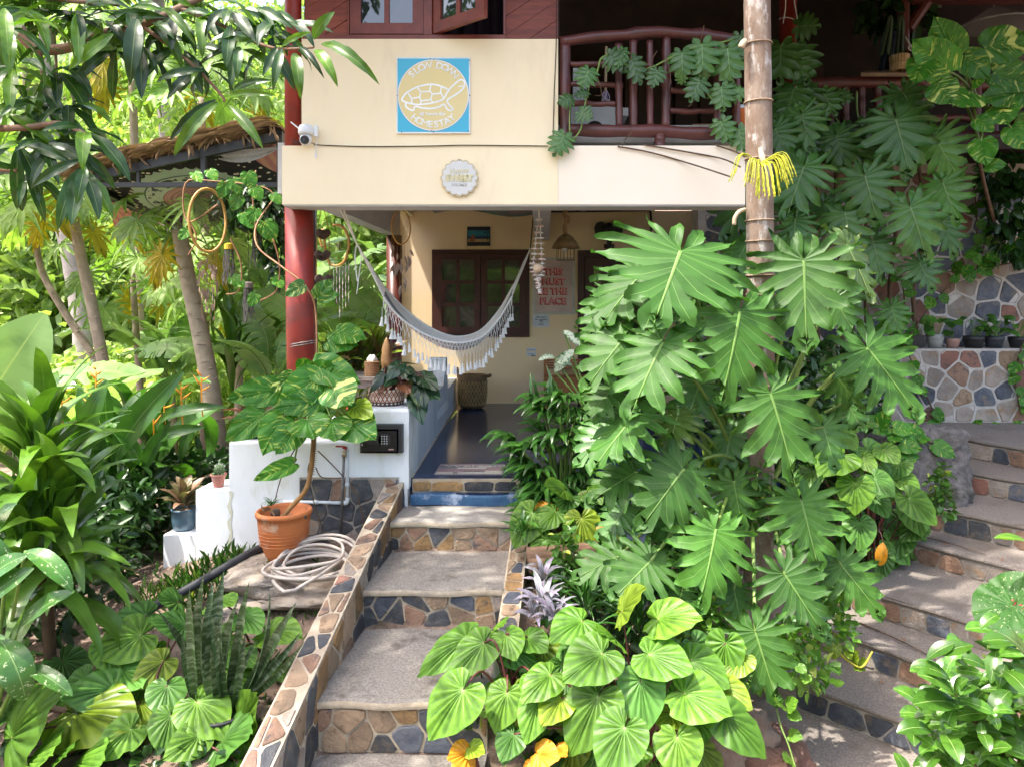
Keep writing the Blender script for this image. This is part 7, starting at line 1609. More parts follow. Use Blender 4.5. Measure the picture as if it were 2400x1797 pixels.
# ---------------------------------------------------------------- striped purple plants by the kerb
for k, (px, py, Y, s) in enumerate(((1272,1375,4.05,.13),(1272,1435,3.85,.15),(1302,1470,3.75,.15),(1255,1460,3.8,.12))):
    rosette('oyster_plant', ['purple and white striped oyster plant nearest the upper kerb','second striped oyster plant along the kerb','striped oyster plant partly under the heart leaves','small striped oyster plant against the kerb'][k], W(px, py, Y), 15, s, [g_rhoeo], 'strap', 1.5, .35, 1, k)
rosette('spiky_dark_plant', 'dark green spiky rosette overhanging the kerb below the palm', W(1225,1260,4.6), 20, .17, [g_rhap], 'strap', 1.0, .3, 1, 9)
rosette('cycad', 'dark feathery plant between the oyster plants and lobed leaves', W(1370,1440,4.0), 26, .24, [g_rhap], 'strap', .45, .4, 1, 10)
rosette('cycad', 'second dark feathery plant behind the sunlit heart leaves', W(1500,1500,3.9), 30, .30, [g_rhap], 'strap', .4, .4, 1, 11)
rosette('song_plant', 'yellow-edged rosette plant at the foot of the palm trunk', W(1665,1130,4.6), 16, .22, [g_hearty], 'helic', .9, .8, 1, 12)
# ---------------------------------------------------------------- glossy shrub and red-hearted leaf at lower right
gs = thing('glossy_shrub', 'bright glossy-leaved shrub in the lower right corner', 'shrub', tuple(W(2330,1820,3.0)))
rg = random.Random(61)
for i in range(210):
    px, py = rg.gauss(2310,95), rg.gauss(1690,90)
    if px < 2130 or py < 1450 or (px < 2230 and py < 1540): continue
    Y = rg.uniform(2.7,3.3); A = W(px, py, Y); a = rg.uniform(0,6.28); d = Vector((math.cos(a), math.sin(a)*.5-.3, rg.uniform(-.3,.7))).normalized(); place(gs, 'glossy', A, A+d*rg.uniform(.09,.16), g_glossy, 1.0, .5, .8)
for (a, b), (c, d) in (((2240,1640),(2150,1580)),((2250,1650),(2140,1650)),((2235,1660),(2215,1720)),((2250,1640),(2330,1670)),((2240,1630),(2270,1590)),((2420,1560),(2340,1480)),((2400,1530),(2345,1540)),((2300,1690),(2300,1730)),((2320,1660),(2340,1710))): place(gs, 'glossy', W(a, b, 2.75), W(c, d, 2.7), g_glossy, 1.0, .6, .8)
for k in range(9): stem(gs, [W(2350+rg.uniform(-30,30),1850,3.1), W(2330+rg.uniform(-60,60),1740,3.0), W(2300+rg.uniform(-80,80),1620,3.0)], .009, .005, m_vine, 'branch')
P_, D_ = blob_points([(PX(2330,3.1),3.1,PZ(1700,3.1),.17,.15,.2),(PX(2400,3.0),3.0,PZ(1620,3.0),.1,.15,.22)], 420, 12)
part('inner_leaves', cloud(P_, D_, (.06,.11), 13, .55), g_small, gs, kind='stuff')
cal = thing('red_caladium', 'large dark caladium leaf with a red base over the right steps', 'plant', tuple(W(2420,1500,3.4)))
place(cal, 'caladium', W(2372,1418,3.4), W(2290,1455,3.35), g_calad, 1.5, .7, .7); place(cal, 'caladium', W(2376,1420,3.42), W(2440,1340,3.4), g_calad, 1.5, .7, .7); place(cal, 'caladium', W(2374,1424,3.395), W(2328,1466,3.35), g_caladr, .6, .7, .7); stem(cal, [W(2440,1650,3.5), W(2420,1500,3.45), W(2374,1420,3.41)], .008, .006, m_petr)
place(cal, 'glossy', W(2410,1270,3.4), W(2330,1260,3.4), g_mangol, .6, .5, .8)
# ---------------------------------------------------------------- ground cover
g_bright = leafmat('bright ground cover leaf', (.17,.34,.04), (.07,.19,.03), None, .4, .3, 'cloud', (.50,.56,.16), rnd=0)
def carpet(xr, yr, n, zr, seed, keep=None):
    rs = np.random.RandomState(seed); x = rs.uniform(*xr, n); y = rs.uniform(*yr, n)
    if keep is not None: k = np.array([keep(a, b) for a, b in zip(x, y)]); x, y = x[k], y[k]
    z = np.array([gz(a, b) for a, b in zip(x, y)])+rs.uniform(zr[0], zr[1], len(x))**1.0
    P = np.stack([x, y, z], 1); D = rs.normal(size=P.shape)+np.array([0, -.3, .5]); return P, D
inb = lambda a, b: (.03 < a < 1.15+(b-4.45)*.98)
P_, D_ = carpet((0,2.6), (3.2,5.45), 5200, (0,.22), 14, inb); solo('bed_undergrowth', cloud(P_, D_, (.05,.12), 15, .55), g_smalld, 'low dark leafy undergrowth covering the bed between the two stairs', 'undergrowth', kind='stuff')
P_, D_ = carpet((.75,2.6), (3.45,5.3), 2600, (.03,.60), 16, lambda a, b: inb(a, b) and math.sin(a*5.1)*math.sin(b*4.3+1) > -.1)
P_[:, 2] -= np.random.RandomState(1).uniform(0, .35, len(P_))*(P_[:, 2] > -.2); solo('bright_ground_cover', cloud(P_, D_, (.04,.09), 17, .62), g_bright, 'bright small-leaved ground cover around the palm trunk', 'ground cover', kind='stuff')
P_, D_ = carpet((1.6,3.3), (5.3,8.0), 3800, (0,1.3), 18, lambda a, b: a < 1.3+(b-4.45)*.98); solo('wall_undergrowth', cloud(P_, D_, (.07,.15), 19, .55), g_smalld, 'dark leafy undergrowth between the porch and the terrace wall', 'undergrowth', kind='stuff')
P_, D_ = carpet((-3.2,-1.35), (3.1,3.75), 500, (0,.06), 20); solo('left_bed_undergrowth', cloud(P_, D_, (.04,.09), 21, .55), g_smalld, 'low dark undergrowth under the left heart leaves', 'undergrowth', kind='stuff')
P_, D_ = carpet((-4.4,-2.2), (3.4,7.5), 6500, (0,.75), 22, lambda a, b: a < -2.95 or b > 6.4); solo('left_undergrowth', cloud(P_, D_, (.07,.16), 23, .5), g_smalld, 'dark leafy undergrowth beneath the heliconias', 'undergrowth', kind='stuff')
P_, D_ = carpet((1.9,3.4), (4.9,6.4), 1500, (.0,.5), 60, lambda a, b: 1.0+(b-4.45)*.98 < a < 1.45+(b-4.45)*.98); solo('step_edge_cover', cloud(P_, D_, (.05,.11), 61, .6), g_small, 'leafy ground cover along the edge of the curved steps', 'ground cover', kind='stuff')
cs = [(*W(px, py, Y), .13, .10, .12) for px, py, Y in ((1850,1500,3.9),(1600,1330,4.1),(1900,1570,3.85),(1530,1180,4.45),(1755,1570,3.75),(1960,1480,4.0),(1690,1460,3.95),(1880,1240,4.2),(1480,1240,4.4),(1940,1400,4.1),(1640,1470,3.95))]
P_, D_ = blob_points(cs, 1300, 66, .2); solo('variegated_ground_cover', cloud(P_, D_, (.035,.075), 67, .65), g_bright, 'lime and cream small-leaved creeper between the big lobed leaves', 'ground cover', kind='stuff')
# seedlings (bright) right of trunk and at kerb
for k, (px, py, Y, s) in enumerate(((1775,1200,4.1,.5),(1320,1350,4.3,.25),(2210,1190,5.5,.4))):
    cs = [(PX(px+rng.uniform(-15,15),Y), Y, PZ(py-i*28,Y), .09, .07, .08) for i in range(4)]; P_, D_ = blob_points(cs, 150, 30+k, .2); t_ = thing('leafy_seedling', ['lime green seedling beside the palm trunk','bright seedling between the kerb and the lobed leaves','round-leaved seedling at the edge of the curved steps'][k], 'plant', tuple(W(px, py, Y))); part('foliage', cloud(P_, D_, (.04,.075), 33+k, .65), g_small, t_, kind='stuff'); stem(t_, [W(px, py+30, Y), W(px, py-40, Y), W(px, py-90, Y)], .005, .003, m_pet, 'stem')
# grass
def grass(n, fn, L, seed):
    rs = np.random.RandomState(seed); P = fn(rs, n); D = rs.normal(size=P.shape)*.45+np.array([0, -.1, 1.0]); return cloud(P, D, L, seed+1, .07, rs.normal(size=P.shape)+np.array([0,-1.0,.2]))
def gpatch(cx, cy, rx, ry):
    def f(rs, n):
        x = cx+rs.normal(size=n)*rx; y = cy+rs.normal(size=n)*ry; return np.stack([x, y, np.array([gz(a, b) for a, b in zip(x, y)])], 1)
    return f
solo('grass_tuft', grass(650, gpatch(PX(500,4.85), 4.95, .28, .16), (.06,.16), 41), g_small, 'grass growing along the foot of the white wall', 'grass', kind='stuff')
solo('grass_patch', grass(900, gpatch(PX(1180,3.3), 3.4, .14, .12), (.05,.13), 43), g_small, 'grass tuft between the withered leaves at the bottom', 'grass', kind='stuff')
solo('sparse_grass', grass(500, lambda rs, n: gpatch(PX(680,4.3), 4.2, .35, .35)(rs, n), (.03,.07), 45), g_small, 'sparse weeds on the bare soil by the parapet', 'weeds', kind='stuff')
# ---------------------------------------------------------------- thatched lean-to at left
lt = thing('thatched_shelter', 'lean-to shelter with a thatched roof on a black steel frame', 'shelter', tuple(W(450,440,7.5)))
GY = 6.9
def gl(t): return 230+425*t, 408-92*t          # front roof line in photo pixels
A0, A1 = W(*gl(-.12), GY), W(*gl(1), GY)
bars = [(A0-Vector((0,0,.02)), A1-Vector((0,0,.02)), .06, .085), (W(200,434,GY), W(657,434,GY), .04, .045), (W(478,352,GY), W(478,434,GY), .045, .045), (W(657,318,GY), W(657,540,GY), .05, .05), (W(325,385,GY), W(325,430,GY), .03, .03),
        (W(260,470,8.9), W(690,470,8.9), .05, .05), (A0, A0+Vector((0,2.1,-.25)), .05, .07), (A1, A1+Vector((0,2.1,-.25)), .05, .07), (W(478,356,GY), W(478,356,GY)+Vector((0,2.1,-.25)), .04, .05), (Vector((-2.35,7.3,3.0)), Vector((-2.35,7.3,-1)), .06, .06)]
for a, b, w, h in bars: part('frame_bar', MB().bar(a, b, w, h), m_black, lt)
def rf(u, v): p = A0.lerp(A1, u); return p+Vector((0, 2.4*v-.05, .07-.28*v))
part('roof_sheet', MB().grid(lambda u, v: tuple(rf(u, v)+Vector((0,0,.02))), 20, 8), m_dark, lt)
rs = np.random.RandomState(3); n = 5200
u = rs.uniform(0, 1, n); v = rs.uniform(-.03, .55, n)**1.0; P_ = np.array([tuple(rf(a, b)+Vector((0,0,  .02+.05*c))) for a, b, c in zip(u, v, rs.uniform(0,1,n))])
dirx = np.array(tuple((A1-A0).normalized())); D_ = np.tile(-dirx*1.0+np.array([0,-.2,.0]), (n,1))+rs.normal(size=(n,3))*np.array([.2,.2,.05])
m_thatch = leafmat('dry thatch', (.36,.25,.14), (.20,.13,.075), None, .9, .05, 'cloud', (.46,.30,.15), rnd=0)
part('thatch', cloud(P_, D_, (.16,.32), 5, .045), m_thatch, lt, kind='stuff')
P2 = np.array([tuple(rf(a, -.01)+Vector((0,-.02,.02*b))) for a, b in zip(rs.uniform(0,1,160), rs.uniform(0,1,160))]); D2 = rs.normal(size=(160,3))*.5+np.array([0,-.1,-.6]); part('loose_straw', cloud(P2[:70], D2[:70], (.06,.22), 6, .03), m_thatch, lt, kind='stuff')
for k in range(8):   # scalloped straw bundles along the edge
    pass
# tapestry: black field with stars, sun disc in mint and rose
def tapestry():
    m, t, b, new, link = _nm('sun and star tapestry'); tc = new('ShaderNodeTexCoord').outputs['Object']; s = new('ShaderNodeSeparateXYZ'); link(tc, s.inputs[0])
    x = mth(t, 'SUBTRACT', s.outputs[0], PX(460,7.7)); y = mth(t, 'SUBTRACT', s.outputs[1], 7.75)
    r = mth(t, 'SQRT', mth(t, 'ADD', mth(t, 'POWER', x, 2.0), mth(t, 'POWER', mth(t, 'MULTIPLY', y, .85), 2.0)))
    ang = mth(t, 'ARCTAN2', y, x); rz = mth(t, 'ADD', r, mth(t, 'MULTIPLY', mth(t, 'ABSOLUTE', mth(t, 'SINE', mth(t, 'MULTIPLY', ang, 22.0))), .03))
    vo = new('ShaderNodeTexVoronoi'); vo.inputs['Scale'].default_value = 12; link(tc, vo.inputs['Vector']); st = mth(t, 'LESS_THAN', vo.outputs['Distance'], .24)
    col = mixc(t, st, (.008,.008,.01), (.62,.58,.46))
    col = mixc(t, mth(t, 'LESS_THAN', rz, .62), col, (.34,.46,.38))
    col = mixc(t, mth(t, 'LESS_THAN', r, .50), col, (.06,.10,.09)); col = mixc(t, mth(t, 'LESS_THAN', r, .485), col, (.40,.50,.40))
    col = mixc(t, mth(t, 'MULTIPLY', mth(t, 'LESS_THAN', r, .47), mth(t, 'MULTIPLY', mth(t, 'GREATER_THAN', r, .36), mth(t, 'GREATER_THAN', noise(t, 16, 2), .56))), col, (.04,.06,.06))
    col = mixc(t, mth(t, 'LESS_THAN', r, .33), col, (.30,.17,.12)); col = mixc(t, mth(t, 'LESS_THAN', r, .315), col, (.50,.30,.28)); col = mixc(t, mth(t, 'MULTIPLY', mth(t, 'LESS_THAN', r, .3), mth(t, 'GREATER_THAN', mth(t, 'SINE', mth(t, 'MULTIPLY', r, 130.0)), .55)), col, (.30,.16,.15))
    edge = mth(t, 'GREATER_THAN', mth(t, 'ADD', mth(t, 'ABSOLUTE', x), mth(t, 'MULTIPLY', mth(t, 'ABSOLUTE', y), .3)), 1.02)
    col = mixc(t, edge, col, mixc(t, mth(t, 'GREATER_THAN', mth(t, 'SINE', mth(t, 'MULTIPLY', x, 60.0)), 0), (.45,.24,.16), (.36,.16,.14)))
    link(col, b.inputs['Base Color']); b.inputs['Roughness'].default_value = .9; return m
tap = thing('tapestry', 'black star-and-sun tapestry sagging under the shelter roof', 'tapestry', tuple(W(450,430,7.7)))
def tf(u, v):
    p = W(gl(u*1.02-.04)[0], gl(u)[1]+22, 7.0); z1 = PZ(512-18*u, 8.5); y = 7.0+1.5*v
    return (p.x*(y/7.0)*.6+p.x*.4-.1*v, y, p.z+(z1-p.z)*v-.10*math.sin(math.pi*v)*math.sin(math.pi*u)+.03*math.sin(u*11+v*3)*math.sin(v*3.14)-.12*max(0, v-.8)*5*(.5+.5*math.sin(u*7+1)))
part('cloth', MB().grid(tf, 40, 24), tapestry(), tap, smooth=True)
tap2 = thing('tapestry', 'purple ring-patterned cloth hanging at the back of the shelter', 'tapestry', tuple(W(450,500,8.7)))
def ringcloth():
    m, t, b, new, link = _nm('purple ring cloth'); tc = new('ShaderNodeTexCoord').outputs['Object']
    vo = new('ShaderNodeTexVoronoi'); vo.inputs['Scale'].default_value = 7; vo.inputs['Randomness'].default_value = .35; link(tc, vo.inputs['Vector'])
    rg_ = mth(t, 'GREATER_THAN', mth(t, 'SINE', mth(t, 'MULTIPLY', vo.outputs['Distance'], 24.0)), .45)
    col = mixc(t, ramp(t, noise(t, 2.2, 2), .42, .6), (.16,.015,.05), (.07,.06,.08)); col = mixc(t, rg_, col, (.30,.38,.36)); link(col, b.inputs['Base Color']); b.inputs['Roughness'].default_value = .9; return m
part('cloth', MB().grid(lambda u, v: tuple(W(335+300*u, 486+(44-10*math.sin(u*3.14))*v+4*math.sin(u*9), 8.75-.2*v+.05*math.sin(u*14))), 36, 6), ringcloth(), tap2, smooth=True)
wc = thing('white_net_cloth', 'pale grey net cloth sagging at the shelter corner by the pillar', 'cloth', tuple(W(610,350,6.95)))
part('cloth', MB().grid(lambda u, v: tuple(W(500+150*u, 358-14*u+(4+26*math.sin(math.pi*min(1, u*.85+.1)))*v, 6.96+.1*v+.02*math.sin(v*12))), 30, 6), M('grey net', (.42,.44,.46), (.33,.35,.38), 40, .9), wc, smooth=True)
# wind chimes hanging left of the pillar
for k, (px, py, Y, cap) in enumerate(((537,600,6.8,(.6,.4,.02)),(603,560,6.8,(.05,.25,.55)),(582,690,7.0,(.2,.16,.14)))):
    t = thing('wind_chime', ['dark stringy wind chime with a yellow cap below the shelter','dark stringy wind chime with a blue cap beside the pillar','lowest dark stringy wind chime in front of the banana leaves'][k], 'wind chime', tuple(W(px, py, Y)))
    part('cap', MB().lathe(W(px, py-15, Y), [(.045,0),(.045,.05),(.02,.06)], 14), M('chime cap '+'abc'[k], cap, None, 5, .6), t); g = MB()
    for i in range(40): a = rng.uniform(0,6.28); q = W(px, py-15, Y)+Vector((.04*math.cos(a), .04*math.sin(a), 0)); g.tube([q, q+Vector((rng.uniform(-.02,.02), 0, -.15)), q+Vector((rng.uniform(-.03,.03), 0, -rng.uniform(.22,.36)))], .003, 3)
    part('strings', g, M('dark fibre', (.05,.045,.045), (.12,.11,.10), 30, .9) if 'dark fibre' not in bpy.data.materials else bpy.data.materials['dark fibre'], t)
    part('cord', MB().tube([W(px, py-15, Y)+Vector((0,0,.05)), Vector((W(px, py, Y).x, Y, 2.45))], .003, 4), m_cable, t)
# ---------------------------------------------------------------- papayas, coconut palms, bananas
m_ptrunk = M('papaya bark', (.34,.27,.20), (.26,.20,.15), 9, .85, .5, 20); m_ctrunk = M('coconut bark', (.36,.31,.30), (.26,.22,.21), 6, .9, .5, 18)
def papaya(label, pts, r0, r1, crown, n, L, seed, yellow=2, lo=-.5, hi=.9, ymin=0):
    rg = random.Random(seed); t = thing('papaya_tree', label, 'tree', tuple(W(*pts[0])), 'papaya trees')
    p = spline([W(*q) for q in pts], 6); p = [Vector((p[0].x, p[0].y, -1.8))]+p; k = len(p)
    tr = part('trunk', MB().tube(p, [r0+(r1-r0)*i/(k-1) for i in range(k)], 12), m_ptrunk, t, smooth=True)
    for i in range(2, k-1, 1):
        a = rg.uniform(3.4,6.0); rr = r0+(r1-r0)*i/(k-1); q = p[i].lerp(p[i+1], rg.random()); part('leaf_scar', MB().tube([q+Vector((math.cos(a+d)*rr*1.01, math.sin(a+d)*rr*1.01, .012*math.cos(d*3))) for d in (-.5,-.25,0,.25,.5)], [.003,.007,.009,.007,.003], 5), m_ptrunk, tr)
    c = W(*crown)
    for i in range(n):
        a = i*2.4+rg.uniform(-.3,.3); el = lo+(hi-lo)*(i/n); d = Vector((math.cos(a)*math.cos(el), math.sin(a)*math.cos(el), math.sin(el))); le = L*rg.uniform(.8,1.3)
        e = c+d*le; stem(t, [c, c.lerp(e,.5)+Vector((0,0,.10)), e], .010, .007, m_pet)
        y_ = i < yellow; tip = e+Vector((math.cos(a)*.6, math.sin(a)*.6, -.55 if not y_ else -1.3)).normalized()*L*.62
        place(t, 'papaya', e, tip, g_papy if y_ else g_pap, 1.0 if not y_ else .6, .25 if not y_ else .8, 1.0 if not y_ else .3)
    return t
papaya('straight slim papaya tree leaning beside the coconut trunk', [(258,960,9.0),(240,840,9.0),(212,700,9.0),(185,580,9.0),(165,470,9.0)], .075, .060, (163,452,9.0), 16, .75, 1, 2)
papaya('thin curved papaya tree crossing behind the heliconias', [(262,930,9.6),(215,830,9.6),(150,730,9.6),(100,640,9.6),(84,560,9.6),(83,490,9.6)], .055, .035, (83,470,9.6), 15, .7, 2, 1)
papaya('thick papaya trunk in front of the banana leaves', [(512,1050,7.6),(492,900,7.6),(465,760,7.6),(440,650,7.6),(420,540,7.6)], .10, .075, (420,500,7.7), 14, .6, 3, 3, -.9, .4)
papaya('tall papaya tree with yellow leaves high at the left', [(330,900,12),(320,500,12),(310,180,12)], .08, .06, (310,140,12), 22, 1.0, 4, 3)
papaya('papaya tree at the far left edge', [(-30,900,8.5),(-25,600,8.5),(-20,420,8.5)], .07, .05, (-20,400,8.5), 16, .85, 5, 1)
papaya('low papaya tree among the bananas', [(560,880,10),(565,760,10),(560,690,10)], .06, .05, (560,670,10), 18, .8, 6, 2)
papaya('small papaya tree with yellow leaves left of the leaning trunk', [(330,930,10.5),(318,760,10.5),(310,640,10.5)], .05, .04, (310,620,10.5), 15, .75, 7, 2, -1.0, .6)
papaya('papaya tree rising above the thatched roof', [(480,600,11),(478,400,11),(470,230,11)], .07, .05, (470,200,11), 18, .9, 8, 2)
def coconut(label, pts, r0, r1, seed, n=14, L=2.6):
    rg = random.Random(seed); t = thing('coconut_palm', label, 'palm tree', tuple(W(*pts[0])), 'coconut palms'); p = spline([W(*q) for q in pts], 8); p = [Vector((p[0].x, p[0].y, -2))]+p; k = len(p)
    part('trunk', MB().tube(p, [(r0+(r1-r0)*i/(k-1))*(1+.05*(i % 2)) for i in range(k)], 12), m_ctrunk, t, smooth=True); c = p[-1]
    for i in range(n):
        a = i*2.4; el = rg.uniform(-.2,.9); B = c+Vector((math.cos(a)*math.cos(el), math.sin(a)*math.cos(el), math.sin(el)-.2))*L; M1 = c.lerp(B,.5)+Vector((0,0,.5))
        rib = bez(c, M1, B, 14); o = part('frond_rib', MB().tube(rib, [.02-.0012*j for j in range(15)], 5), m_pet, t, smooth=True); g = MB()
        P, D = [], []
        for j in range(2, 15):
            for q in range(3):
                s0 = rib[j-1].lerp(rib[j], q/3); tdir = (rib[j]-rib[j-1]).normalized(); sd = tdir.cross(Vector((0,0,1))).normalized()
                for s in (-1, 1): P.append(tuple(s0)); D.append(tuple(sd*s*.9+tdir*.5+Vector((0,0,-.55))))
        part('leaflets', cloud(np.array(P), np.array(D), (.35,.6), seed+i, .06), g_pap_c, o, kind='stuff')
g_pap_c = leafmat('palm leaflet', (.10,.20,.03), (.06,.14,.025), None, .45, .25, 'cloud', rnd=0)
coconut('coconut palm with a pale ringed trunk behind the slim papaya', [(200,900,13),(190,760,13),(165,600,13),(140,480,13),(120,300,13),(110,60,13)], .16, .13, 1)
coconut('distant coconut palm trunk above the thatched roof', [(420,700,16),(400,420,16),(385,250,16),(372,100,16),(368,-40,16)], .16, .14, 2)
m_bstem = M('banana stem', (.20,.26,.10), (.30,.24,.14), 4, .7)
def bananaplant(label, px, py, Y, h, n, L, seed):
    rg = random.Random(seed); b = W(px, py, Y); gzz = gz(b.x, b.y); t = thing('banana_plant', label, 'plant', (b.x, Y, gzz), 'banana plants'); c = Vector((b.x, Y, b.z))
    part('pseudostem', MB().tube([(b.x, Y, gzz-.2), (b.x+.02, Y, (gzz+c.z)/2), tuple(c)], [.11,.09,.05], 10), m_bstem, t, smooth=True)
    for i in range(n):
        a = i*2.4+rg.uniform(-.3,.3); el = rg.uniform(.0,.95); B = c+Vector((math.cos(a)*math.cos(el), math.sin(a)*math.cos(el)*.8, math.sin(el)))*L*rg.uniform(.8,1.15); s = c.lerp(B, .12)+Vector((0,0,.05)); stem(t, [c-Vector((0,0,.2)), c, s], .03, .015, m_pet); place(t, 'banana', s, B, g_ban, 1.25, .15, 1.0)
bananaplant('banana plant with broad torn leaves left of the red pillar', 600, 830, 9.5, 1, 9, 1.7, 1)
bananaplant('banana plant between the red pillar and rear column', 800, 800, 10.2, 1, 9, 1.7, 2)
bananaplant('low banana plant beside the thick papaya trunk', 400, 900, 10.8, 1, 8, 1.6, 3)
bananaplant('banana plant behind the hanging coconut shells', 700, 700, 11.5, 1, 8, 1.8, 4)
bananaplant('young banana plant in front of the red pillar base', 640, 900, 8.0, 1, 6, 1.1, 5)
bananaplant('banana plant beyond the porch corner', 880, 820, 11.8, 1, 7, 1.6, 6)
# long grassy blades (pandan) behind
rosette('pandan', 'upright grassy pandan tuft behind the bench wall', W(545,930,8.0), 18, 1.15, [g_strap], 'strap', .5, 1.5, 1, 20)
for (a, b), (c, d), Y in (((585,800),(700,650),9.3),((560,740),(690,690),9.0),((470,845),(332,838),9.0),((760,640),(900,760),9.2),((745,690),(900,690),9.4),((690,780),(580,700),8.8)): place(bpy.data.objects['banana_plant.001'], 'banana', W(a, b, Y), W(c, d, Y-.2), g_ban, 1.3, .7, .6)
# ---------------------------------------------------------------- forest
rs = np.random.RandomState(11); cs = []
for i in range(210):
    Y = rs.uniform(15, 40); px = rs.uniform(-250, 1050); x = PX(px, Y); h = gz(x, Y)
    r = rs.uniform(.9, 1.9)*(.7+Y/40); cs.append((x, Y, h+rs.uniform(.3, 4.5)*(.5+Y/40), r, r*.9, r*.8))
P_, D_ = blob_points(cs, 85000, 12, .72)
g_for = leafmat('forest leaf', (.36,.46,.14), (.13,.215,.065), None, .55, .33, 'cloud', (.52,.58,.25), rnd=0)  # last colour here and below: sun highlights painted onto the palest leaves
g_for2 = leafmat('light forest leaf', (.46,.55,.17), (.24,.35,.10), None, .55, .33, 'cloud', (.56,.62,.28), rnd=0)
solo('forest', cloud(P_, D_, (.22,.48), 13, .5), g_for, 'dense sunlit forest covering the hillside behind the house', 'forest', kind='stuff')
cs2 = []
for i in range(60):
    Y = rs.uniform(11.5, 15); px = rs.uniform(-150, 960); x = PX(px, Y); h = gz(x, Y); r = rs.uniform(.5, .9); cs2.append((x, Y, h+rs.uniform(.2, 1.7), r, r, r*.8))
P_, D_ = blob_points(cs2, 22000, 14, .6); solo('shrubbery', cloud(P_, D_, (.12,.26), 15, .5), g_for2, 'bright shrubbery in front of the forest edge', 'shrubbery', kind='stuff')
def ftree(label, px, Y, top, spread, seed, m):
    rs_ = np.random.RandomState(seed); x = PX(px, Y); h = gz(x, Y); zt = PZ(top, Y); t = thing('forest_tree', label, 'tree', (x, Y, h), 'trees at the forest edge')
    part('trunk', MB().tube(spline([(x,Y,h-.3),(x+.15,Y,h+(zt-h)*.35),(x-.05,Y,h+(zt-h)*.8)], 5), [.16-.008*i for i in range(11)], 9), m_ptrunk, t, smooth=True)
    for i in range(5):
        a = i*1.3+seed; q = Vector((x, Y, h+(zt-h)*(.45+.08*i))); stem(t, [q, q+Vector((math.cos(a)*spread*.4, math.sin(a)*spread*.4, .4)), q+Vector((math.cos(a)*spread*.8, math.sin(a)*spread*.7, .8))], .06, .02, m_ptrunk, 'limb')
    cs_ = [(x+rs_.normal()*spread*.55, Y+rs_.normal()*spread*.4, h+(zt-h)*rs_.uniform(.45,1.0), spread*.38, spread*.38, spread*.3) for _ in range(16)]; P, D = blob_points(cs_, 5200, seed+1, .55); D[:, 2] -= .3
    part('crown', cloud(P, D, (.14,.30), seed+2, .5), m, t, kind='stuff')
for k, (px, Y, top, sp_, m) in enumerate(((60,17,300,2.2,g_for),(330,18,480,2.0,g_for),(560,17,250,2.2,g_for2),(250,20,100,2.6,g_for2),(800,17,420,2.0,g_for),(470,22,20,3.0,g_for),(60,22,-30,3.0,g_for2),(900,20,300,2.4,g_for2))):
    ftree(['leafy forest tree with a grey trunk at the far left','dark forest tree behind the leaning papaya','pale green forest tree behind the pillar vine','light green tree rising over the coconut trunk','forest tree seen between the pillar and rear column','tall forest tree above the thatched roof','tall pale tree in the upper left corner','light tree beyond the porch corner'][k], px, Y, top, sp_, 100+k*7, m)
# ---------------------------------------------------------------- mango tree overhanging from the left
mg = thing('mango_tree', 'mango tree with long glossy leaves overhanging from the upper left', 'tree', (-3.6, 3.1, gz(-3.6, 3.1)))
m_mbark = M('mango bark', (.24,.14,.085), (.17,.10,.065), 10, .85, .6, 26)
def limb(pts, r0, r1): return stem(mg, [W(*p) for p in pts], r0, r1, m_mbark, 'branch', 9)
part('trunk', MB().tube(spline([(-3.6,3.1,-1.6),(-3.55,3.1,0),(-3.5,3.1,1.4),(-3.1,3.1,2.3)], 5), [.16-.005*i for i in range(16)], 12), m_mbark, mg, smooth=True)
limb([(-330,160,3.1),(-150,60,3.1),(20,55,3.1),(60,95,3.1),(100,118,3.1),(170,110,3.1),(240,80,3.1),(330,60,3.1),(420,20,3.15),(520,-30,3.2)], .030, .014)
limb([(-330,160,3.1),(-200,280,3.0),(-60,300,2.9),(60,300,2.9),(140,290,2.9),(200,315,2.85)], .022, .008)
limb([(330,60,3.1),(400,110,3.1),(470,170,3.1),(520,225,3.1),(525,240,3.1)], .010, .005)
limb([(420,20,3.15),(520,60,3.15),(600,100,3.1),(660,115,3.0),(735,112,2.95)], .011, .004)
limb([(-330,160,3.1),(-200,0,3.0),(0,-30,2.9),(150,0,2.9),(280,10,2.95)], .02, .008)
limb([(90,110,3.1),(100,180,3.1),(85,240,3.1),(70,290,3.1)], .010, .006); limb([(130,120,3.1),(135,200,3.1),(140,280,3.05)], .006, .004)
limb([(190,315,2.85),(190,360,2.9),(195,385,2.9)], .008, .005); limb([(-100,300,2.95),(-20,390,2.9),(40,400,2.9)], .01, .006)
g_mango_c = leafmat('crown leaf', (.05,.12,.018), (.03,.08,.014), None, .4, .28, 'cloud', rnd=0)
rg = random.Random(77)
NODES = [(20,60,2.7),(60,20,2.9),(120,40,3.0),(180,20,2.9),(240,40,3.05),(300,20,3.0),(350,50,3.1),(410,30,3.1),(470,30,3.1),(540,20,3.1),(600,30,3.15),(30,150,2.9),(90,190,3.05),(130,160,3.1),(60,240,3.0),(110,260,3.0),(160,240,3.05),(200,300,2.9),(40,330,2.9),(100,330,2.9),(190,385,2.85),(60,400,2.95),(10,260,2.9),(430,110,3.15),(480,150,3.15),(560,110,3.15),(620,100,3.1),(270,110,3.1),(650,60,3.1),(330,100,3.1),(150,330,2.95)]
cnt = 0
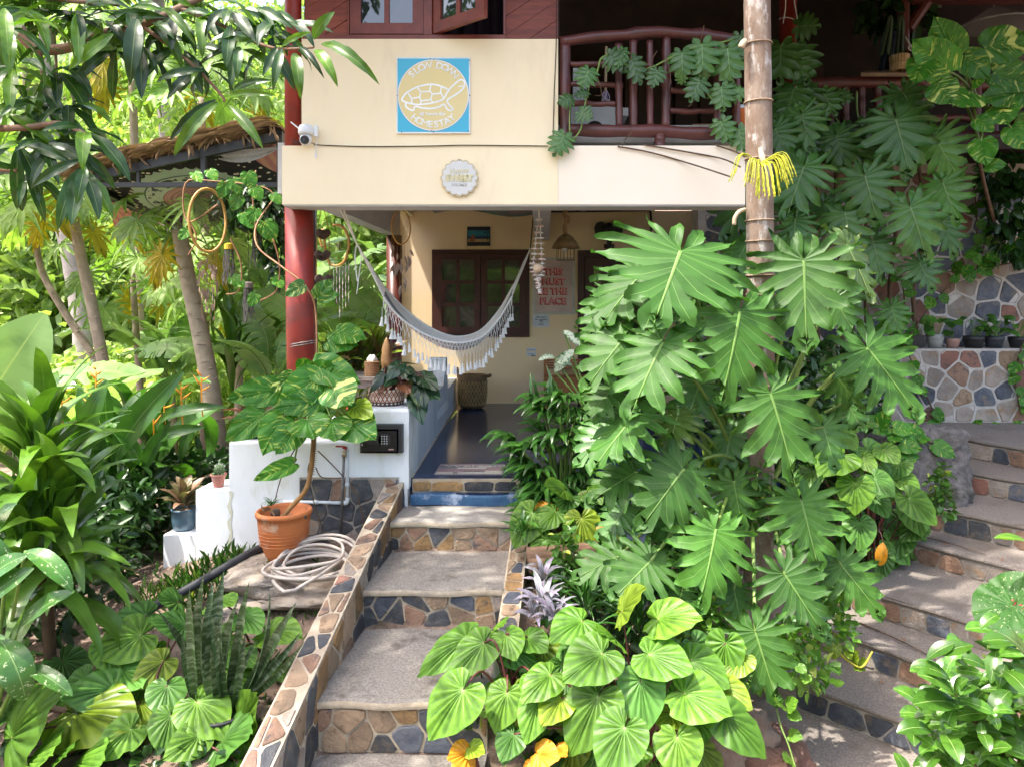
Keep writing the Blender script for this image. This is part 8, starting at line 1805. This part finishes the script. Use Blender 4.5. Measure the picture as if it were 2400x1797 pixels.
for k, (px, py, Y) in enumerate(NODES):
    c = W(px, py, Y)
    for i in range(7):
        a = i*1.0+rg.uniform(-.4,.4); el = rg.uniform(-1.25,.15); d = Vector((math.cos(a)*math.cos(el), math.sin(a)*math.cos(el)*.8, math.sin(el))); L = rg.uniform(.16,.28)
        b = c+d*.025; place(mg, 'mango', b, b+d*L, g_mangol if rg.random() < .22 else g_mango, rg.uniform(.85,1.15), rg.uniform(.2,.9), rg.uniform(.2,1.0)); cnt += 1
# leaves that stand out clearly
for (a, b, c, d, Y, m, w) in ((510,240,408,368,3.0,g_mangol,.8),(535,248,618,350,3.0,g_mangol,.8),(505,235,398,330,3.05,g_mango,.8),(320,45,305,200,2.85,g_mango,1.1),(265,80,160,165,2.9,g_mangol,1.0),(200,390,180,480,2.8,g_mango,1.2),(190,375,75,440,2.8,g_mango,.9),(10,20,20,130,2.6,g_mangol,1.1),(735,92,785,28,2.8,g_mangol,1.5),(738,118,792,205,2.8,g_mangol,1.0),(752,105,890,200,2.8,g_mangol,.7),(690,125,705,235,2.9,g_mangol,1.0),(660,110,730,75,2.95,g_mangol,.8),(530,230,650,225,3.05,g_mangol,.6),(545,215,640,190,3.05,g_mango,.8),(650,110,615,180,2.9,g_mango,1.0),(660,115,640,215,2.9,g_mango,.9),(480,165,365,195,3.05,g_mango,.9),(700,110,760,185,2.85,g_mango,.6),(560,110,555,190,3.0,g_mango,1.1),(540,60,530,160,3.0,g_mango,1.2),(600,60,560,10,3.0,g_mangol,.9),(640,30,700,60,2.9,g_mango,1.0),(380,20,460,110,3.0,g_mangol,.7),(600,20,690,70,2.9,g_mango,.9)):
    place(mg, 'mango', W(a, b, Y), W(c, d, Y-.05), m, w, .9, .4)

# unseen crown added above the frame to shade the steps and the left bed
P_, D_ = blob_points([(-2.5,3.4,4.9,.8,.7,.5),(-2.9,2.8,4.6,.9,.8,.6),(-3.4,3.9,4.6,.9,.8,.7),(-3.7,4.5,4.6,.8,.8,.6),(-2.1,3.9,5.0,.5,.5,.4)], 1900, 91, .1); D_[:, 2] -= .9
part('shade_crown', cloud(P_, D_, (.18,.30), 92, .26), g_mango_c, mg, kind='stuff')
for e in ((-2.5,3.4,4.9),(-2.9,2.8,4.6),(-3.4,3.9,4.6),(-3.7,4.5,4.6)): stem(mg, [(-3.1,3.1,2.3), ((-3.1+e[0])/2,(3.1+e[1])/2,3.9), e], .06, .02, m_mbark, 'branch', 8)
# trees across the garden, behind the camera (seen only in the window panes)
rs = np.random.RandomState(71); cs3 = [(rs.uniform(-12,12), rs.uniform(-13,-8.5), rs.uniform(-.5,3.6), rs.uniform(1.0,1.7), 1.2, rs.uniform(.8,1.3)) for _ in range(46)]
P_, D_ = blob_points(cs3, 16000, 93, .6); solo('garden_trees', cloud(P_, D_, (.25,.5), 94, .45), g_for, 'belt of leafy trees on the far side of the garden', 'trees', kind='stuff')
# ---------------------------------------------------------------- small things: litter, vines, garden lamp
def on_tread(k, u, v, dz=.006):
    A, B = ends[k]; A2, B2 = ends[k+1]; p = A.lerp(B, u).lerp(Vector((A2.x, A2.y, A.z)).lerp(Vector((B2.x, B2.y, A.z)), u), v); p.z = A.z+dz; return p
m_dry = M('dry brown leaf', (.30,.13,.045), (.20,.09,.035), 10, .85, rnd=.3)
rg = random.Random(88)
for i in range(12):
    p = on_tread(rg.randrange(1, 7), rg.uniform(.2,.75), rg.uniform(.15,.8)); a = rg.uniform(0,6.28); L = rg.uniform(.03,.055)
    o = place(None, 'small', p, p+Vector((math.cos(a)*L, math.sin(a)*L, .008)), m_dry, .9, 0, 1, name='dry_leaf'); tag(o, 'small dry brown leaf lying on the curved steps', 'dry leaf', 'dry leaves on the curved steps')
for i in range(10):
    x, y = rg.uniform(-1.9,-1.3), rg.uniform(3.7,4.6); p = Vector((x, y, gz(x, y)+.012)); a = rg.uniform(0,6.28); L = rg.uniform(.03,.06)
    o = place(None, 'small', p, p+Vector((math.cos(a)*L, math.sin(a)*L, .01)), m_dry, .9, 0, 1, name='dry_leaf'); tag(o, 'small dry brown leaf lying on the bare soil by the parapet', 'dry leaf', 'dry leaves on the bare soil')
for k, (st, u0, u1, v0, v1) in enumerate(((4,.12,.40,.35,.25),(2,.10,.42,.55,.15))):
    a, b = on_tread(st, u0, v0, .012), on_tread(st, u1, v1, .012); m = a.lerp(b,.5)+Vector((.01,.02,.004))
    solo('fallen_twig', MB().tube(spline([a, m, b], 5), [.006,.006,.006,.005,.005,.005,.004,.004,.004,.003,.002], 6), m_vine, ['thin fallen twig on the fifth curved step','longer bent twig lying across the third curved step'][k], 'twig', smooth=True)
yv = thing('yellow_vine', 'yellow-green vine shoot reaching over the curved steps', 'vine', tuple(W(1935,1480,4.2)))
stem(yv, [W(1895,1440,4.15), W(1930,1480,4.1), W(1955,1515,4.0), W(1985,1545,3.95), W(2020,1562,3.9), W(2045,1525,3.9)], .009, .005, M('yellow stalk', (.45,.42,.04), None, 6, .5), 'vine_stem')
for a, b, c, d in ((1955,1505,1955,1545),(1985,1525,1995,1545),(2000,1550,2010,1525),(2015,1555,2030,1545),(2018,1560,2005,1565)): place(yv, 'pothos', W(a, b, 3.95), W(c, d, 3.9), g_hearty, 1.0, .7, .6)
tv = thing('round_leaf_vine', 'thin vine with round leaves hanging at the foot of the curved steps', 'vine', tuple(W(1850,1700,3.55)))
stem(tv, [W(1815,1640,3.55), W(1830,1700,3.5), W(1848,1745,3.45), W(1865,1800,3.4)], .005, .004, m_pet, 'vine_stem')
for a, b, c, d in ((1845,1655,1870,1640),(1850,1670,1880,1685),(1850,1720,1880,1725),(1855,1780,1838,1775),(1835,1650,1820,1640),(1890,1580,1885,1600),(1870,1560,1890,1575),(1885,1620,1880,1595)): place(tv, 'pothos', W(a, b, 3.5), W(c, d, 3.45), g_heart, 1.1, .8, .5)
sp2 = thing('solar_lamp', 'small solar garden lamp with a pale blue panel under the lobed leaves', 'lamp', tuple(W(1490,1290,4.15)))
c = W(1490,1256,4.15)
part('solar_panel', MB().hexa([c+Vector(p) for p in ((-.065,-.05,-.02),(.065,-.05,-.02),(.065,.05,.015),(-.065,.05,.015))], [c+Vector(p) for p in ((-.065,-.05,-.008),(.065,-.05,-.008),(.065,.05,.027),(-.065,.05,.027))]), M('pale solar panel', (.22,.25,.38), (.16,.18,.3), 20, .3), sp2)
part('stake', MB().tube([c-Vector((0,0,.01)), Vector((c.x, c.y, gz(c.x, c.y)-.05))], .010, 8), m_blackpl, sp2)
sl2 = thing('withered_leaf', 'single orange withered leaf hanging by the curved steps', 'leaf', tuple(W(2065,1300,5.0)))
place(sl2, 'small', W(2070,1270,5.0), W(2062,1325,5.0), g_orange, .9, .9, .1); stem(sl2, [W(2045,1240,5.1), W(2062,1245,5.05), W(2070,1270,5.0)], .004, .003, m_petr)
